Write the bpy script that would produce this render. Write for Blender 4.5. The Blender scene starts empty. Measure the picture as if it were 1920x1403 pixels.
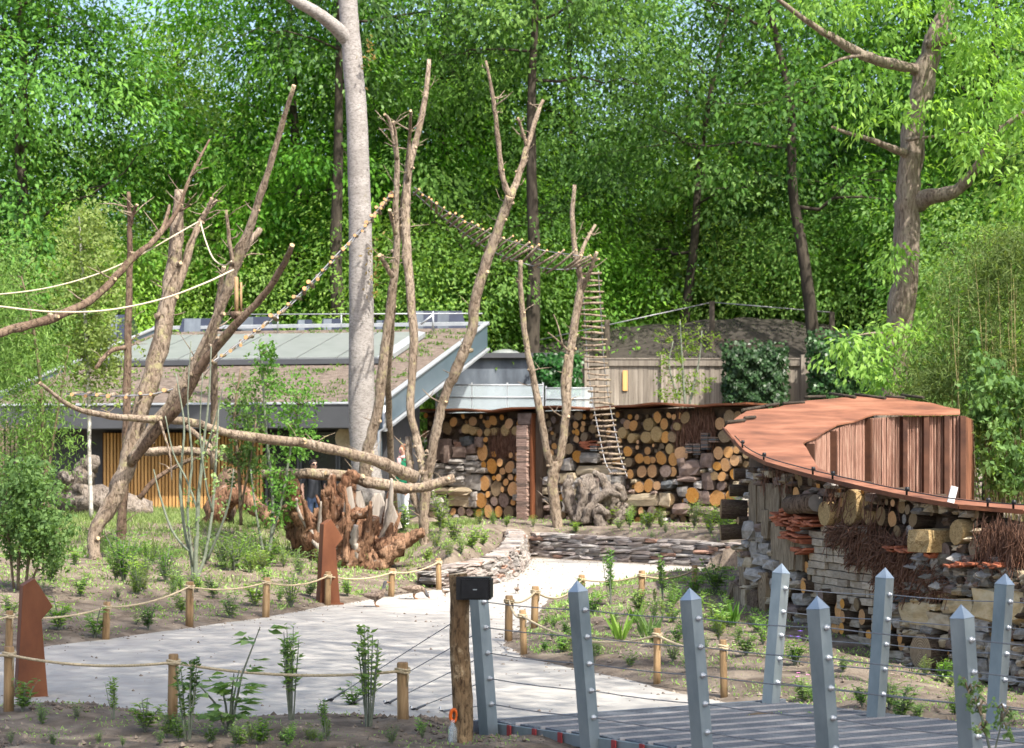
import bpy, bmesh, math, random
import numpy as np
from mathutils import Vector, Matrix

random.seed(7)
RS = np.random.RandomState(7)
R = math.radians
sc = bpy.context.scene
col = sc.collection

# ------------------------------------------------------------------ camera
F = 70.0 / 36.0 * 1920.0          # focal length in photo pixels
HC = 2.15                         # eye height above the path
HOR = 866.0                       # horizon row in the photo
cam_d = bpy.data.cameras.new('camera')
cam = bpy.data.objects.new('camera', cam_d)
col.objects.link(cam)
cam.location = (0, 0, HC)
cam.rotation_euler = (R(90), 0, 0)
cam_d.sensor_width = 36.0
cam_d.lens = 70.0
cam_d.shift_y = (HOR - 701.5) / 1920.0
cam_d.clip_start = 0.1
cam_d.clip_end = 3000
cam_d.dof.use_dof = True
cam_d.dof.focus_distance = 20.0
cam_d.dof.aperture_fstop = 4.2
sc.camera = cam

# ------------------------------------------------------------------ sky, sun, exposure
SUN_AZ = Vector((0.55, -0.835, 0)).normalized()     # towards the sun, on the ground
SUN_EL = 54.0
w = bpy.data.worlds.new('World')
sc.world = w
w.use_nodes = True
nt = w.node_tree
nt.nodes.clear()
sky = nt.nodes.new('ShaderNodeTexSky')
sky.sky_type = 'NISHITA'
sky.sun_disc = False
sky.sun_elevation = R(SUN_EL)
sky.sun_rotation = math.atan2(SUN_AZ.x, SUN_AZ.y)
sky.air_density = 1.0
sky.dust_density = 4.0
sky.ozone_density = 1.0
bg = nt.nodes.new('ShaderNodeBackground')
bg.inputs['Strength'].default_value = 0.15
wo = nt.nodes.new('ShaderNodeOutputWorld')
nt.links.new(sky.outputs[0], bg.inputs['Color'])
nt.links.new(bg.outputs[0], wo.inputs['Surface'])
sun_d = bpy.data.lights.new('sun', 'SUN')
sun_d.energy = 3.8
sun_d.angle = R(0.6)
sun_d.color = (1.0, 0.95, 0.86)
sun = bpy.data.objects.new('sun', sun_d)
col.objects.link(sun)
sdir = Vector((SUN_AZ.x * math.cos(R(SUN_EL)), SUN_AZ.y * math.cos(R(SUN_EL)), math.sin(R(SUN_EL))))
sun.rotation_euler = sdir.to_track_quat('Z', 'Y').to_euler()
sun.location = (12, -20, 40)
sc.render.engine = 'CYCLES'
sc.view_settings.view_transform = 'Standard'
sc.view_settings.look = 'None'
sc.view_settings.gamma = 1.0
sc.view_settings.exposure = 1.25
try:
    sc.cycles.max_bounces = 8
    sc.cycles.transparent_max_bounces = 12
except Exception:
    pass

# ------------------------------------------------------------------ photo geometry helpers
def P(px, py, D):
    """world point seen at photo pixel (px, py) at depth D metres"""
    return Vector(((px - 960.0) / F * D, D, HC - (py - HOR) / F * D))

def GD(py, z=0.0):
    return (HC - z) * F / (py - HOR)

def G0(px, py):
    D = GD(py)
    return ((px - 960.0) / F * D, D)

PATH_PX = [(-300, 1250), (0, 1222), (85, 1212), (240, 1193), (345, 1178), (500, 1157), (600, 1138), (720, 1120),
           (830, 1103), (900, 1098), (945, 1090), (980, 1072), (988, 1055), (1000, 1046), (1100, 1052), (1200, 1057),
           (1300, 1063), (1420, 1072), (1420, 1087), (1300, 1090), (1200, 1098), (1090, 1106), (1030, 1125),
           (1000, 1160), (960, 1192), (950, 1210), (985, 1232), (1060, 1250), (1160, 1270), (1290, 1303), (1370, 1318),
           (1470, 1326), (1470, 1345), (925, 1378), (860, 1347), (760, 1348), (600, 1338), (450, 1345), (330, 1345),
           (200, 1325), (90, 1318), (0, 1328), (-300, 1345)]
PATH = np.array([G0(*p) for p in PATH_PX])

def path_dist(X, Y):
    """signed distance to the path outline, positive outside"""
    X = np.asarray(X, float); Y = np.asarray(Y, float)
    best = np.full(X.shape, 1e9)
    inside = np.zeros(X.shape, bool)
    n = len(PATH)
    for i in range(n):
        ax, ay = PATH[i]; bx, by = PATH[(i + 1) % n]
        dx, dy = bx - ax, by - ay
        t = np.clip(((X - ax) * dx + (Y - ay) * dy) / (dx * dx + dy * dy + 1e-12), 0, 1)
        d = np.hypot(X - (ax + t * dx), Y - (ay + t * dy))
        best = np.minimum(best, d)
        if ay != by:
            c = ((ay > Y) != (by > Y)) & (X < (bx - ax) * (Y - ay) / (by - ay) + ax)
            inside ^= c
    return np.where(inside, -best, best)

def sstep(a, b, x):
    t = np.clip((np.asarray(x, float) - a) / (b - a), 0, 1)
    return t * t * (3 - 2 * t)

def wnoise(X, Y, s, ph=0.0):
    return (np.sin(X * s + 1.3 + ph) * np.cos(Y * s * 1.17 + .7 + ph) + .5 * np.sin(X * s * 2.3 + Y * s * 1.9 + ph * 2)) / 1.5

def terrain(X, Y):
    X = np.asarray(X, float); Y = np.asarray(Y, float)
    d = path_dist(X, Y)
    do = np.maximum(d, 0)
    # far beds (left mound, raised bed behind the stone walls)
    wl = sstep(-2.3, -1.1, X)
    A = 0.95 + (0.68 - 0.95) * sstep(-6, -2, X)
    L = 7.0 + (2.2 - 7.0) * sstep(34, 40, Y)
    L = L + (0.22 - L) * wl
    db = np.maximum(do - .34 * wl, 0)
    zf = A * (1 - np.exp(-db / L)) + 0.05 * wnoise(X, Y, 1.1) * sstep(.3, 2, db)
    # foreground bed
    zn = 0.05 * sstep(0, .6, do) + 0.03 * wnoise(X, Y, 2.2, 1.0) * sstep(0, .5, do)
    # dip under the footbridge
    bx, by = 2.2, 12.4
    e = ((X - bx) * .70 + (Y - by) * -.73)
    e2 = ((X - bx) * .73 + (Y - by) * .70)
    dip = sstep(-3.2, -1.6, e)
    zn = zn - .75 * dip * (1 - sstep(2.2, 3.3, np.abs(e2)))
    # planted island beside the near wall
    zi = 0.10 * sstep(0, .8, do) + .22 * sstep(21.5, 26, Y) * sstep(0, 2, do) - .22 * sstep(3.0, 5.0, X) * (1 - sstep(20, 24, Y)) \
        + 0.04 * wnoise(X, Y, 1.9, 2.0) * sstep(0, .6, do)
    near = (Y < 17.2 + np.maximum(0, X) * .35) & ~((X > 1.2) & (Y > 15.6 + .35 * (X - 1.2)))
    isl = (~near) & (X > -0.1) & (Y < 36.5 - .35 * X + np.where(X > 4, 4, 0)) & (Y > 15)
    zf = zf - .36 * np.exp(-(((X + 4.35) / 1.5) ** 2 + ((Y - 44.2) / 2.2) ** 2)) + .26 * np.exp(-(((X + 2.3) / .9) ** 2 + ((Y - 42) / 1.2) ** 2))
    z = np.where(near, zn, np.where(isl, zi, zf))
    z = z + 0.018 * sstep(0, .12, d)
    z = np.where(d < 0, -0.035 * sstep(0, .25, -d), z)
    # beyond the scene the ground levels out
    return z

def hz(x, y):
    return float(terrain(np.array([x]), np.array([y]))[0])

_DS = np.linspace(11.0, 75.0, 900)
def G(px, py):
    """first point of the terrain seen at this pixel"""
    X = (px - 960.0) / F * _DS
    Z = HC - (py - HOR) / F * _DS
    T = terrain(X, _DS)
    i = np.argmax(Z <= T)
    if Z[i] > T[i]:
        i = len(_DS) - 1
    return Vector((X[i], _DS[i], T[i]))

# ------------------------------------------------------------------ object helpers
def tag(o, label=None, cat=None, group=None, kind=None):
    if label: o['label'] = label
    if cat: o['category'] = cat
    if group: o['group'] = group
    if kind: o['kind'] = kind
    return o

def empty(name, loc, label=None, cat=None, group=None, rz=0.0):
    o = bpy.data.objects.new(name, None)
    o.empty_display_size = 0.2
    col.objects.link(o)
    o.location = loc
    o.rotation_euler = (0, 0, rz)
    o['_m'] = 1
    del o['_m']
    return tag(o, label, cat, group)

def link(name, me, parent=None, matrix=None):
    """link a mesh whose matrix is given in world space under a parent"""
    o = bpy.data.objects.new(name, me)
    col.objects.link(o)
    M = matrix if matrix is not None else Matrix.Identity(4)
    if parent is not None:
        o.parent = parent
        pm = Matrix.LocRotScale(parent.location, parent.rotation_euler, parent.scale)
        if parent.parent is not None:
            q = parent.parent
            pm = Matrix.LocRotScale(q.location, q.rotation_euler, q.scale) @ pm
        M = pm.inverted() @ M
    loc, rot, scl = M.decompose()
    o.location = loc
    o.rotation_euler = rot.to_euler()
    o.scale = scl
    return o

def copy_tree(o, parent=None):
    c = o.copy()
    col.objects.link(c)
    if parent is not None:
        c.parent = parent
    for ch in list(o.children):
        copy_tree(ch, c)
    return c

class MB:
    def __init__(s):
        s.v = []; s.f = []; s.m = []; s.sm = []
    def add(s, vs, fs, mi=0, smooth=False):
        b = len(s.v)
        s.v += [tuple(v) for v in vs]
        for f in fs:
            s.f.append(tuple(b + i for i in f)); s.m.append(mi); s.sm.append(smooth)
        return b
    def box(s, c, sx, sy, sz, M=None, mi=0):
        vs = [Vector((dx * sx / 2, dy * sy / 2, dz * sz / 2)) for dz in (-1, 1) for dy in (-1, 1) for dx in (-1, 1)]
        if M is not None:
            vs = [M @ v for v in vs]
        c = Vector(c)
        s.add([v + c for v in vs], [(0, 2, 3, 1), (4, 5, 7, 6), (0, 1, 5, 4), (2, 6, 7, 3), (0, 4, 6, 2), (1, 3, 7, 5)], mi)
    def hexa(s, p, mi=0):
        s.add(p, [(3, 2, 1, 0), (4, 5, 6, 7), (0, 1, 5, 4), (1, 2, 6, 5), (2, 3, 7, 6), (3, 0, 4, 7)], mi)
    def prism(s, pts, off, mi=0):
        n = len(pts); off = Vector(off)
        a = [Vector(p) for p in pts]
        s.add(a + [p + off for p in a], [tuple(range(n))[::-1], tuple(range(n, 2 * n))] +
              [(i, (i + 1) % n, n + (i + 1) % n, n + i) for i in range(n)], mi)
    def tube(s, pts, rad, n=10, jit=0.0, caps=(True, True), cap_mi=0, mi=0, rng=random, squash=1.0, groove=0.0):
        gv = [rng.uniform(-1, 1) * groove for _ in range(n)]
        pts = [Vector(p) for p in pts]
        m = len(pts)
        if not hasattr(rad, '__len__'):
            rad = [rad] * m
        T = []
        for i in range(m):
            a = pts[max(0, i - 1)]; b = pts[min(m - 1, i + 1)]
            t = (b - a)
            T.append(t.normalized() if t.length > 1e-9 else Vector((0, 0, 1)))
        u = T[0].orthogonal().normalized()
        vs = []
        for i in range(m):
            t = T[i]
            u = (u - t * u.dot(t))
            u = u.normalized() if u.length > 1e-6 else t.orthogonal().normalized()
            v = t.cross(u)
            for k in range(n):
                a = 2 * math.pi * k / n
                r = rad[i] * (1 + jit * rng.uniform(-1, 1) + gv[k])
                vs.append(pts[i] + (u * math.cos(a) + v * math.sin(a) * squash) * r)
        fs = []
        for i in range(m - 1):
            for k in range(n):
                k2 = (k + 1) % n
                fs.append((i * n + k, i * n + k2, (i + 1) * n + k2, (i + 1) * n + k))
        b = s.add(vs, fs, mi, True)
        if caps[0]:
            s.f.append(tuple(b + k for k in range(n))[::-1]); s.m.append(cap_mi); s.sm.append(False)
        if caps[1]:
            s.f.append(tuple(b + (m - 1) * n + k for k in range(n))); s.m.append(cap_mi); s.sm.append(False)
    def mesh(s, name, mats):
        me = bpy.data.meshes.new(name)
        me.from_pydata(s.v, [], s.f)
        if not isinstance(mats, (list, tuple)):
            mats = [mats]
        for m in mats:
            me.materials.append(m)
        if len(mats) > 1:
            me.polygons.foreach_set('material_index', s.m)
        me.polygons.foreach_set('use_smooth', s.sm)
        me.update()
        return me
    def build(s, name, mats, parent=None):
        """vertices are world coordinates; the origin goes to the middle of the bottom"""
        if not s.v:
            return None
        a = np.array(s.v)
        o = (a.max(0) + a.min(0)) / 2
        o[2] = a[:, 2].min()
        s.v = [tuple(p) for p in (a - o)]
        return link(name, s.mesh(name, mats), parent, Matrix.Translation(Vector(o)))

def spline(pts, sub=4):
    """Catmull-Rom through tuples of floats"""
    pts = [np.array(p, float) for p in pts]
    if len(pts) < 3:
        out = []
        for k in range(sub + 1):
            out.append(pts[0] + (pts[-1] - pts[0]) * k / sub)
        return out
    q = [2 * pts[0] - pts[1]] + pts + [2 * pts[-1] - pts[-2]]
    out = []
    for i in range(1, len(q) - 2):
        for k in range(sub):
            t = k / sub
            p0, p1, p2, p3 = q[i - 1], q[i], q[i + 1], q[i + 2]
            out.append(.5 * (2 * p1 + (p2 - p0) * t + (2 * p0 - 5 * p1 + 4 * p2 - p3) * t * t + (3 * p1 - p0 - 3 * p2 + p3) * t ** 3))
    out.append(pts[-1])
    return out

# ------------------------------------------------------------------ materials
def newmat(name):
    m = bpy.data.materials.new(name)
    m.use_nodes = True
    n = m.node_tree
    return m, n, n.nodes['Principled BSDF']

def ramp(n, cols, pos=None):
    r = n.nodes.new('ShaderNodeValToRGB')
    el = r.color_ramp.elements
    k = len(cols)
    pos = pos or [i / (k - 1) for i in range(k)]
    el[0].position = pos[0]; el[0].color = (*cols[0], 1)
    el[1].position = pos[-1]; el[1].color = (*cols[-1], 1)
    for i in range(1, k - 1):
        e = el.new(pos[i]); e.color = (*cols[i], 1)
    return r

def mat(name, cols, scale=5.0, rough=.8, bump=.3, bscale=None, detail=6, stretch=(1, 1, 1), rnd=0.0, metal=0.0,
        spec=.3, coords='Object', bdist=.02, pos=None, distort=0.0, hue=0.0):
    m, n, b = newmat(name)
    tc = n.nodes.new('ShaderNodeTexCoord')
    mp = n.nodes.new('ShaderNodeMapping')
    mp.inputs['Scale'].default_value = stretch
    n.links.new(tc.outputs[coords], mp.inputs['Vector'])
    vec = mp.outputs[0]
    oi = n.nodes.new('ShaderNodeObjectInfo')
    ad = n.nodes.new('ShaderNodeVectorMath'); ad.operation = 'ADD'
    cb = n.nodes.new('ShaderNodeCombineXYZ')
    mu = n.nodes.new('ShaderNodeMath'); mu.operation = 'MULTIPLY'; mu.inputs[1].default_value = 37.0
    n.links.new(oi.outputs['Random'], mu.inputs[0])
    for i in range(3):
        n.links.new(mu.outputs[0], cb.inputs[i])
    n.links.new(vec, ad.inputs[0]); n.links.new(cb.outputs[0], ad.inputs[1])
    vec = ad.outputs[0]
    no = n.nodes.new('ShaderNodeTexNoise')
    no.inputs['Scale'].default_value = scale
    no.inputs['Detail'].default_value = detail
    no.inputs['Roughness'].default_value = .62
    no.inputs['Distortion'].default_value = distort
    n.links.new(vec, no.inputs['Vector'])
    rp = ramp(n, cols, pos or [0.28 + 0.44 * i / (len(cols) - 1) for i in range(len(cols))])
    n.links.new(no.outputs[0], rp.inputs[0])
    out = rp.outputs[0]
    if rnd > 0 or hue > 0:
        hs = n.nodes.new('ShaderNodeHueSaturation')
        mr = n.nodes.new('ShaderNodeMapRange')
        mr.inputs['To Min'].default_value = 1 - rnd
        mr.inputs['To Max'].default_value = 1 + rnd
        n.links.new(oi.outputs['Random'], mr.inputs[0])
        n.links.new(mr.outputs[0], hs.inputs['Value'])
        if hue > 0:
            m2 = n.nodes.new('ShaderNodeMath'); m2.operation = 'MULTIPLY'; m2.inputs[1].default_value = 7.31
            fr = n.nodes.new('ShaderNodeMath'); fr.operation = 'FRACT'
            m3 = n.nodes.new('ShaderNodeMapRange')
            m3.inputs['To Min'].default_value = 1 - hue * 8; m3.inputs['To Max'].default_value = 1 + hue * 8
            n.links.new(oi.outputs['Random'], m2.inputs[0]); n.links.new(m2.outputs[0], fr.inputs[0])
            n.links.new(fr.outputs[0], m3.inputs[0]); n.links.new(m3.outputs[0], hs.inputs['Saturation'])
        n.links.new(out, hs.inputs['Color'])
        out = hs.outputs[0]
    n.links.new(out, b.inputs['Base Color'])
    b.inputs['Roughness'].default_value = rough
    b.inputs['Metallic'].default_value = metal
    b.inputs['Specular IOR Level'].default_value = spec
    if bump > 0:
        n2 = n.nodes.new('ShaderNodeTexNoise')
        n2.inputs['Scale'].default_value = bscale or scale * 3
        n2.inputs['Detail'].default_value = 8
        n2.inputs['Roughness'].default_value = .7
        n.links.new(vec, n2.inputs['Vector'])
        bp = n.nodes.new('ShaderNodeBump')
        bp.inputs['Strength'].default_value = bump
        bp.inputs['Distance'].default_value = bdist
        n.links.new(n2.outputs[0], bp.inputs['Height'])
        n.links.new(bp.outputs[0], b.inputs['Normal'])
    return m

def leafmat(name, cols, trans=.4, rough=.6, tmul=1.6):
    m, n, b = newmat(name)
    at = n.nodes.new('ShaderNodeAttribute'); at.attribute_name = 'val'
    rp = ramp(n, cols)
    n.links.new(at.outputs['Fac'], rp.inputs[0])
    oi = n.nodes.new('ShaderNodeObjectInfo'); hs = n.nodes.new('ShaderNodeHueSaturation')
    for off, k, lo, hi, sock in ((0.0, 1.0, .49, .512, 'Hue'), (.3, 5.7, .78, 1.05, 'Saturation'), (.6, 9.1, .78, 1.28, 'Value')):
        ml = n.nodes.new('ShaderNodeMath'); ml.operation = 'MULTIPLY_ADD'; ml.inputs[1].default_value = k; ml.inputs[2].default_value = off
        fr = n.nodes.new('ShaderNodeMath'); fr.operation = 'FRACT'; mr = n.nodes.new('ShaderNodeMapRange')
        mr.inputs['To Min'].default_value = lo; mr.inputs['To Max'].default_value = hi
        n.links.new(oi.outputs['Random'], ml.inputs[0]); n.links.new(ml.outputs[0], fr.inputs[0]); n.links.new(fr.outputs[0], mr.inputs[0]); n.links.new(mr.outputs[0], hs.inputs[sock])
    n.links.new(rp.outputs[0], hs.inputs['Color'])
    rp = hs
    n.links.new(rp.outputs[0], b.inputs['Base Color'])
    b.inputs['Roughness'].default_value = rough
    b.inputs['Specular IOR Level'].default_value = .2
    tr = n.nodes.new('ShaderNodeBsdfTranslucent')
    mx = n.nodes.new('ShaderNodeMix'); mx.data_type = 'RGBA'; mx.blend_type = 'MULTIPLY'
    mx.inputs[0].default_value = 1
    n.links.new(rp.outputs[0], mx.inputs[6])
    mx.inputs[7].default_value = (tmul * 1.15, tmul * 1.15, tmul * .5, 1)
    n.links.new(mx.outputs[2], tr.inputs['Color'])
    ms = n.nodes.new('ShaderNodeMixShader')
    ms.inputs[0].default_value = trans
    out = n.nodes['Material Output']
    n.links.new(b.outputs[0], ms.inputs[1]); n.links.new(tr.outputs[0], ms.inputs[2])
    n.links.new(ms.outputs[0], out.inputs['Surface'])
    return m

def logend_mat(name, c0, c1, c2):
    """sawn log end: growth rings round the pith, radial cracks"""
    m, n, b = newmat(name)
    tc = n.nodes.new('ShaderNodeTexCoord')
    oi = n.nodes.new('ShaderNodeObjectInfo')
    wv = n.nodes.new('ShaderNodeTexWave')
    wv.wave_type = 'RINGS'; wv.rings_direction = 'Z'
    wv.inputs['Scale'].default_value = 2.6
    wv.inputs['Distortion'].default_value = 1.6
    wv.inputs['Detail'].default_value = 3
    wv.inputs['Detail Scale'].default_value = 1.2
    n.links.new(tc.outputs['Object'], wv.inputs['Vector'])
    no = n.nodes.new('ShaderNodeTexNoise'); no.inputs['Scale'].default_value = 3.0; no.inputs['Detail'].default_value = 7
    n.links.new(tc.outputs['Object'], no.inputs['Vector'])
    mx = n.nodes.new('ShaderNodeMix'); mx.data_type = 'FLOAT'
    mx.inputs[0].default_value = .62
    n.links.new(wv.outputs['Fac'], mx.inputs[2]); n.links.new(no.outputs[0], mx.inputs[3])
    rp = ramp(n, [c0, c1, c2], [.2, .5, .8])
    n.links.new(mx.outputs[0], rp.inputs[0])
    hs = n.nodes.new('ShaderNodeHueSaturation')
    mr = n.nodes.new('ShaderNodeMapRange'); mr.inputs['To Min'].default_value = .72; mr.inputs['To Max'].default_value = 1.12
    n.links.new(oi.outputs['Random'], mr.inputs[0]); n.links.new(mr.outputs[0], hs.inputs['Value'])
    m2 = n.nodes.new('ShaderNodeMath'); m2.operation = 'MULTIPLY'; m2.inputs[1].default_value = 9.7
    fr = n.nodes.new('ShaderNodeMath'); fr.operation = 'FRACT'
    m3 = n.nodes.new('ShaderNodeMapRange'); m3.inputs['To Min'].default_value = .82; m3.inputs['To Max'].default_value = 1.1
    n.links.new(oi.outputs['Random'], m2.inputs[0]); n.links.new(m2.outputs[0], fr.inputs[0]); n.links.new(fr.outputs[0], m3.inputs[0])
    n.links.new(m3.outputs[0], hs.inputs['Saturation'])
    n.links.new(rp.outputs[0], hs.inputs['Color'])
    n.links.new(hs.outputs[0], b.inputs['Base Color'])
    b.inputs['Roughness'].default_value = .85
    b.inputs['Specular IOR Level'].default_value = .15
    bp = n.nodes.new('ShaderNodeBump'); bp.inputs['Strength'].default_value = .35; bp.inputs['Distance'].default_value = .02
    n.links.new(mx.outputs[0], bp.inputs['Height']); n.links.new(bp.outputs[0], b.inputs['Normal'])
    return m

def barkmat(name, dark, mid, light, moss=None, s=1.0, bump=1.0, vert=.4, moss_amt=.56):
    """fissured bark: broad tone, fine flecks, dark knots, patches of lichen"""
    m, n, b = newmat(name)
    tc = n.nodes.new('ShaderNodeTexCoord'); mp = n.nodes.new('ShaderNodeMapping'); mp.inputs['Scale'].default_value = (1, 1, vert)
    n.links.new(tc.outputs['Object'], mp.inputs['Vector'])
    def noise(sc, d=6, vec=mp.outputs[0], dist=0.0):
        t = n.nodes.new('ShaderNodeTexNoise'); t.inputs['Scale'].default_value = sc * s; t.inputs['Detail'].default_value = d
        t.inputs['Roughness'].default_value = .65; t.inputs['Distortion'].default_value = dist; n.links.new(vec, t.inputs['Vector']); return t.outputs[0]
    big = noise(3.0, 5); fine = noise(22, 8, dist=.6)
    r1 = ramp(n, [mid, light], [.35, .65]); n.links.new(big, r1.inputs[0])
    r2 = ramp(n, [dark, dark, (1, 1, 1)], [.0, .36, .56]); n.links.new(fine, r2.inputs[0])
    mx = n.nodes.new('ShaderNodeMix'); mx.data_type = 'RGBA'
    fr_ = ramp(n, [(0, 0, 0), (1, 1, 1)], [.36, .54]); n.links.new(fine, fr_.inputs[0])
    n.links.new(fr_.outputs[0], mx.inputs[0]); mx.inputs[6].default_value = (*dark, 1); n.links.new(r1.outputs[0], mx.inputs[7])
    out = mx.outputs[2]
    if moss:
        mo = noise(5.5, 6, tc.outputs['Object']); mr = ramp(n, [(0, 0, 0), (1, 1, 1)], [moss_amt, moss_amt + .1]); n.links.new(mo, mr.inputs[0])
        m2 = n.nodes.new('ShaderNodeMix'); m2.data_type = 'RGBA'; n.links.new(mr.outputs[0], m2.inputs[0]); n.links.new(out, m2.inputs[6]); m2.inputs[7].default_value = (*moss, 1)
        out = m2.outputs[2]
    vo = n.nodes.new('ShaderNodeTexVoronoi'); vo.inputs['Scale'].default_value = 4.5 * s; n.links.new(tc.outputs['Object'], vo.inputs['Vector'])
    vr = ramp(n, [(.25, .22, .2), (1, 1, 1)], [.06, .13]); n.links.new(vo.outputs['Distance'], vr.inputs[0])
    m3 = n.nodes.new('ShaderNodeMix'); m3.data_type = 'RGBA'; m3.blend_type = 'MULTIPLY'; m3.inputs[0].default_value = .8
    n.links.new(out, m3.inputs[6]); n.links.new(vr.outputs[0], m3.inputs[7])
    n.links.new(m3.outputs[2], b.inputs['Base Color'])
    b.inputs['Roughness'].default_value = .92; b.inputs['Specular IOR Level'].default_value = .15
    bp = n.nodes.new('ShaderNodeBump'); bp.inputs['Strength'].default_value = bump; bp.inputs['Distance'].default_value = .05
    n.links.new(fine, bp.inputs['Height']); n.links.new(bp.outputs[0], b.inputs['Normal'])
    return m

M = {}
M['earth'] = mat('earth', [(.085, .066, .05), (.20, .16, .125), (.31, .26, .205)], scale=2.6, rough=.95, bump=.9, bscale=26, bdist=.05, spec=.1, detail=12)
M['gravel'] = mat('gravel', [(.30, .28, .255), (.36, .34, .31), (.415, .395, .36)], scale=3.1, rough=.95, bump=.55, bscale=70, bdist=.015, spec=.15, detail=14)
M['bark_dead'] = barkmat('weathered_bark', (.085, .06, .042), (.22, .165, .12), (.40, .325, .25), (.34, .30, .17))
M['bark_mid'] = barkmat('brown_bark', (.05, .032, .022), (.13, .085, .06), (.25, .18, .13), (.19, .16, .09))
M['bark_dark'] = mat('dark_bark', [(.022, .017, .012), (.05, .04, .03), (.085, .07, .05)], scale=6, stretch=(1, 1, .25), rough=.95, bump=.8, bscale=14, bdist=.05)
M['bark_right'] = barkmat('grey_brown_bark', (.09, .066, .052), (.19, .148, .118), (.29, .24, .195), (.25, .215, .16), vert=.18, bump=.55)
M['bark_pale'] = barkmat('pale_smooth_bark', (.17, .15, .135), (.255, .235, .22), (.36, .335, .315), (.22, .20, .165), s=.7, bump=.35, vert=2.2, moss_amt=.62)
M['cut'] = mat('cut_wood', [(.38, .26, .14), (.55, .42, .26)], scale=12, rough=.9, bump=.2)
M['orange_cut'] = mat('fresh_cut_wood', [(.55, .28, .12), (.66, .40, .2)], scale=12, rough=.9, bump=.1)
M['logend'] = logend_mat('log_end', (.38, .165, .05), (.58, .29, .095), (.70, .42, .18))
M['logend_dull'] = logend_mat('dull_log_end', (.14, .095, .055), (.25, .175, .10), (.36, .26, .15))
M['straw'] = mat('straw', [(.16, .10, .04), (.42, .29, .135), (.60, .45, .24)], scale=7, rough=.95, bump=1.0, bscale=24, distort=1.5, coords='Object', rnd=.15)
M['stone_grey'] = mat('grey_stone', [(.16, .145, .13), (.31, .285, .26), (.45, .42, .385)], scale=3, rough=.92, bump=.7, bscale=9, rnd=.25, hue=.02)
M['stone_slate'] = mat('slate_stone', [(.13, .11, .105), (.26, .225, .205), (.40, .355, .32)], scale=2.2, rough=.9, bump=.7, bscale=8, rnd=.32, hue=.05)
M['stone_red'] = mat('red_stone', [(.16, .09, .065), (.30, .18, .13), (.40, .28, .22)], scale=2.2, rough=.9, bump=.7, bscale=8, rnd=.25)
M['stone_beige'] = mat('beige_stone', [(.25, .195, .125), (.43, .35, .24), (.55, .465, .335)], scale=2.5, rough=.92, bump=.8, bscale=8, rnd=.2)
M['stone_yellow'] = mat('yellow_limestone', [(.34, .25, .13), (.56, .435, .255), (.70, .58, .39)], scale=2.5, rough=.95, bump=.9, bscale=9, rnd=.15)
M['stone_brown'] = mat('brown_stone', [(.10, .07, .06), (.20, .145, .12), (.29, .22, .19)], scale=2.5, rough=.92, bump=.6, bscale=8, rnd=.2)
M['brick'] = mat('grey_brick', [(.21, .17, .125), (.36, .30, .23), (.46, .395, .31)], scale=3, rough=.95, bump=.5, bscale=12, rnd=.22)
M['tile'] = mat('red_tile', [(.22, .06, .03), (.38, .12, .06), (.46, .20, .12)], scale=3, rough=.85, bump=.4, bscale=12, rnd=.3)
M['tile_pale'] = mat('pale_flat_tile', [(.20, .12, .09), (.36, .245, .20), (.48, .36, .30)], scale=3, rough=.9, bump=.4, bscale=12, rnd=.25)
M['slate_dark'] = mat('dark_slate', [(.05, .055, .06), (.12, .125, .13)], scale=4, rough=.7, bump=.3, rnd=.3)
M['brush'] = mat('brushwood', [(.06, .028, .018), (.17, .085, .055), (.28, .165, .115)], scale=16, stretch=(1, 1, .3), rough=.95, bump=.9, bscale=36)
M['plank'] = mat('weathered_plank', [(.075, .055, .036), (.22, .17, .115), (.37, .30, .21)], scale=5, stretch=(2.2, .45, 1.5), rough=.9, bump=.6, bscale=14, rnd=.2)
M['concrete_rubble'] = mat('pale_rubble', [(.18, .165, .14), (.31, .285, .245), (.42, .39, .34)], scale=5, rough=.95, bump=1.0, bscale=12, bdist=.06)
M['core'] = mat('dark_wall_core', [(.045, .032, .023), (.12, .085, .06)], scale=6, rough=1.0, bump=.5)
M['corten'] = mat('weathering_steel', [(.09, .036, .021), (.21, .084, .046), (.32, .15, .088)], scale=1.3, stretch=(1, 1.1, 1), rough=.75, bump=.06, bscale=30, detail=10, spec=.3)
M['corten_dark'] = mat('dark_weathering_steel', [(.065, .022, .01), (.14, .047, .019), (.205, .076, .031)], scale=2.4, stretch=(1, 1, .5), rough=.7, bump=.06, bscale=40, detail=8, spec=.35)
M['corten_post'] = mat('rusted_post_steel', [(.03, .012, .008), (.065, .027, .015), (.10, .043, .024)], scale=3, rough=.75, bump=.05)
M['reed'] = mat('reed_stalk', [(.13, .06, .042), (.27, .15, .11), (.42, .28, .215)], scale=9, stretch=(4, 4, .3), rough=.85, bump=.3)
M['steel'] = mat('galvanised_steel', [(.16, .20, .22), (.245, .29, .31), (.33, .375, .395)], scale=3, stretch=(1, 1, .5), rough=.42, bump=.03, metal=.55, spec=.5)
M['steel_cap'] = mat('bare_steel_cap', [(.30, .35, .38), (.42, .47, .50)], scale=4, rough=.35, bump=.02, metal=.6, spec=.5)
M['bolt'] = mat('zinc_bolt', [(.45, .46, .48), (.62, .63, .65)], scale=9, rough=.35, bump=.02, metal=.6)
M['cable'] = mat('wire_cable', [(.18, .18, .19), (.30, .30, .31)], scale=30, rough=.45, bump=.0, metal=.6)
M['deck'] = mat('grey_deck_grating', [(.115, .13, .155), (.175, .195, .22)], scale=60, rough=.6, bump=.6, bscale=90, spec=.4, metal=.2)
M['deck_edge'] = mat('bright_deck_lip', [(.30, .29, .30), (.42, .40, .41)], scale=50, rough=.5, bump=.2, bscale=80, metal=.2)
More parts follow.
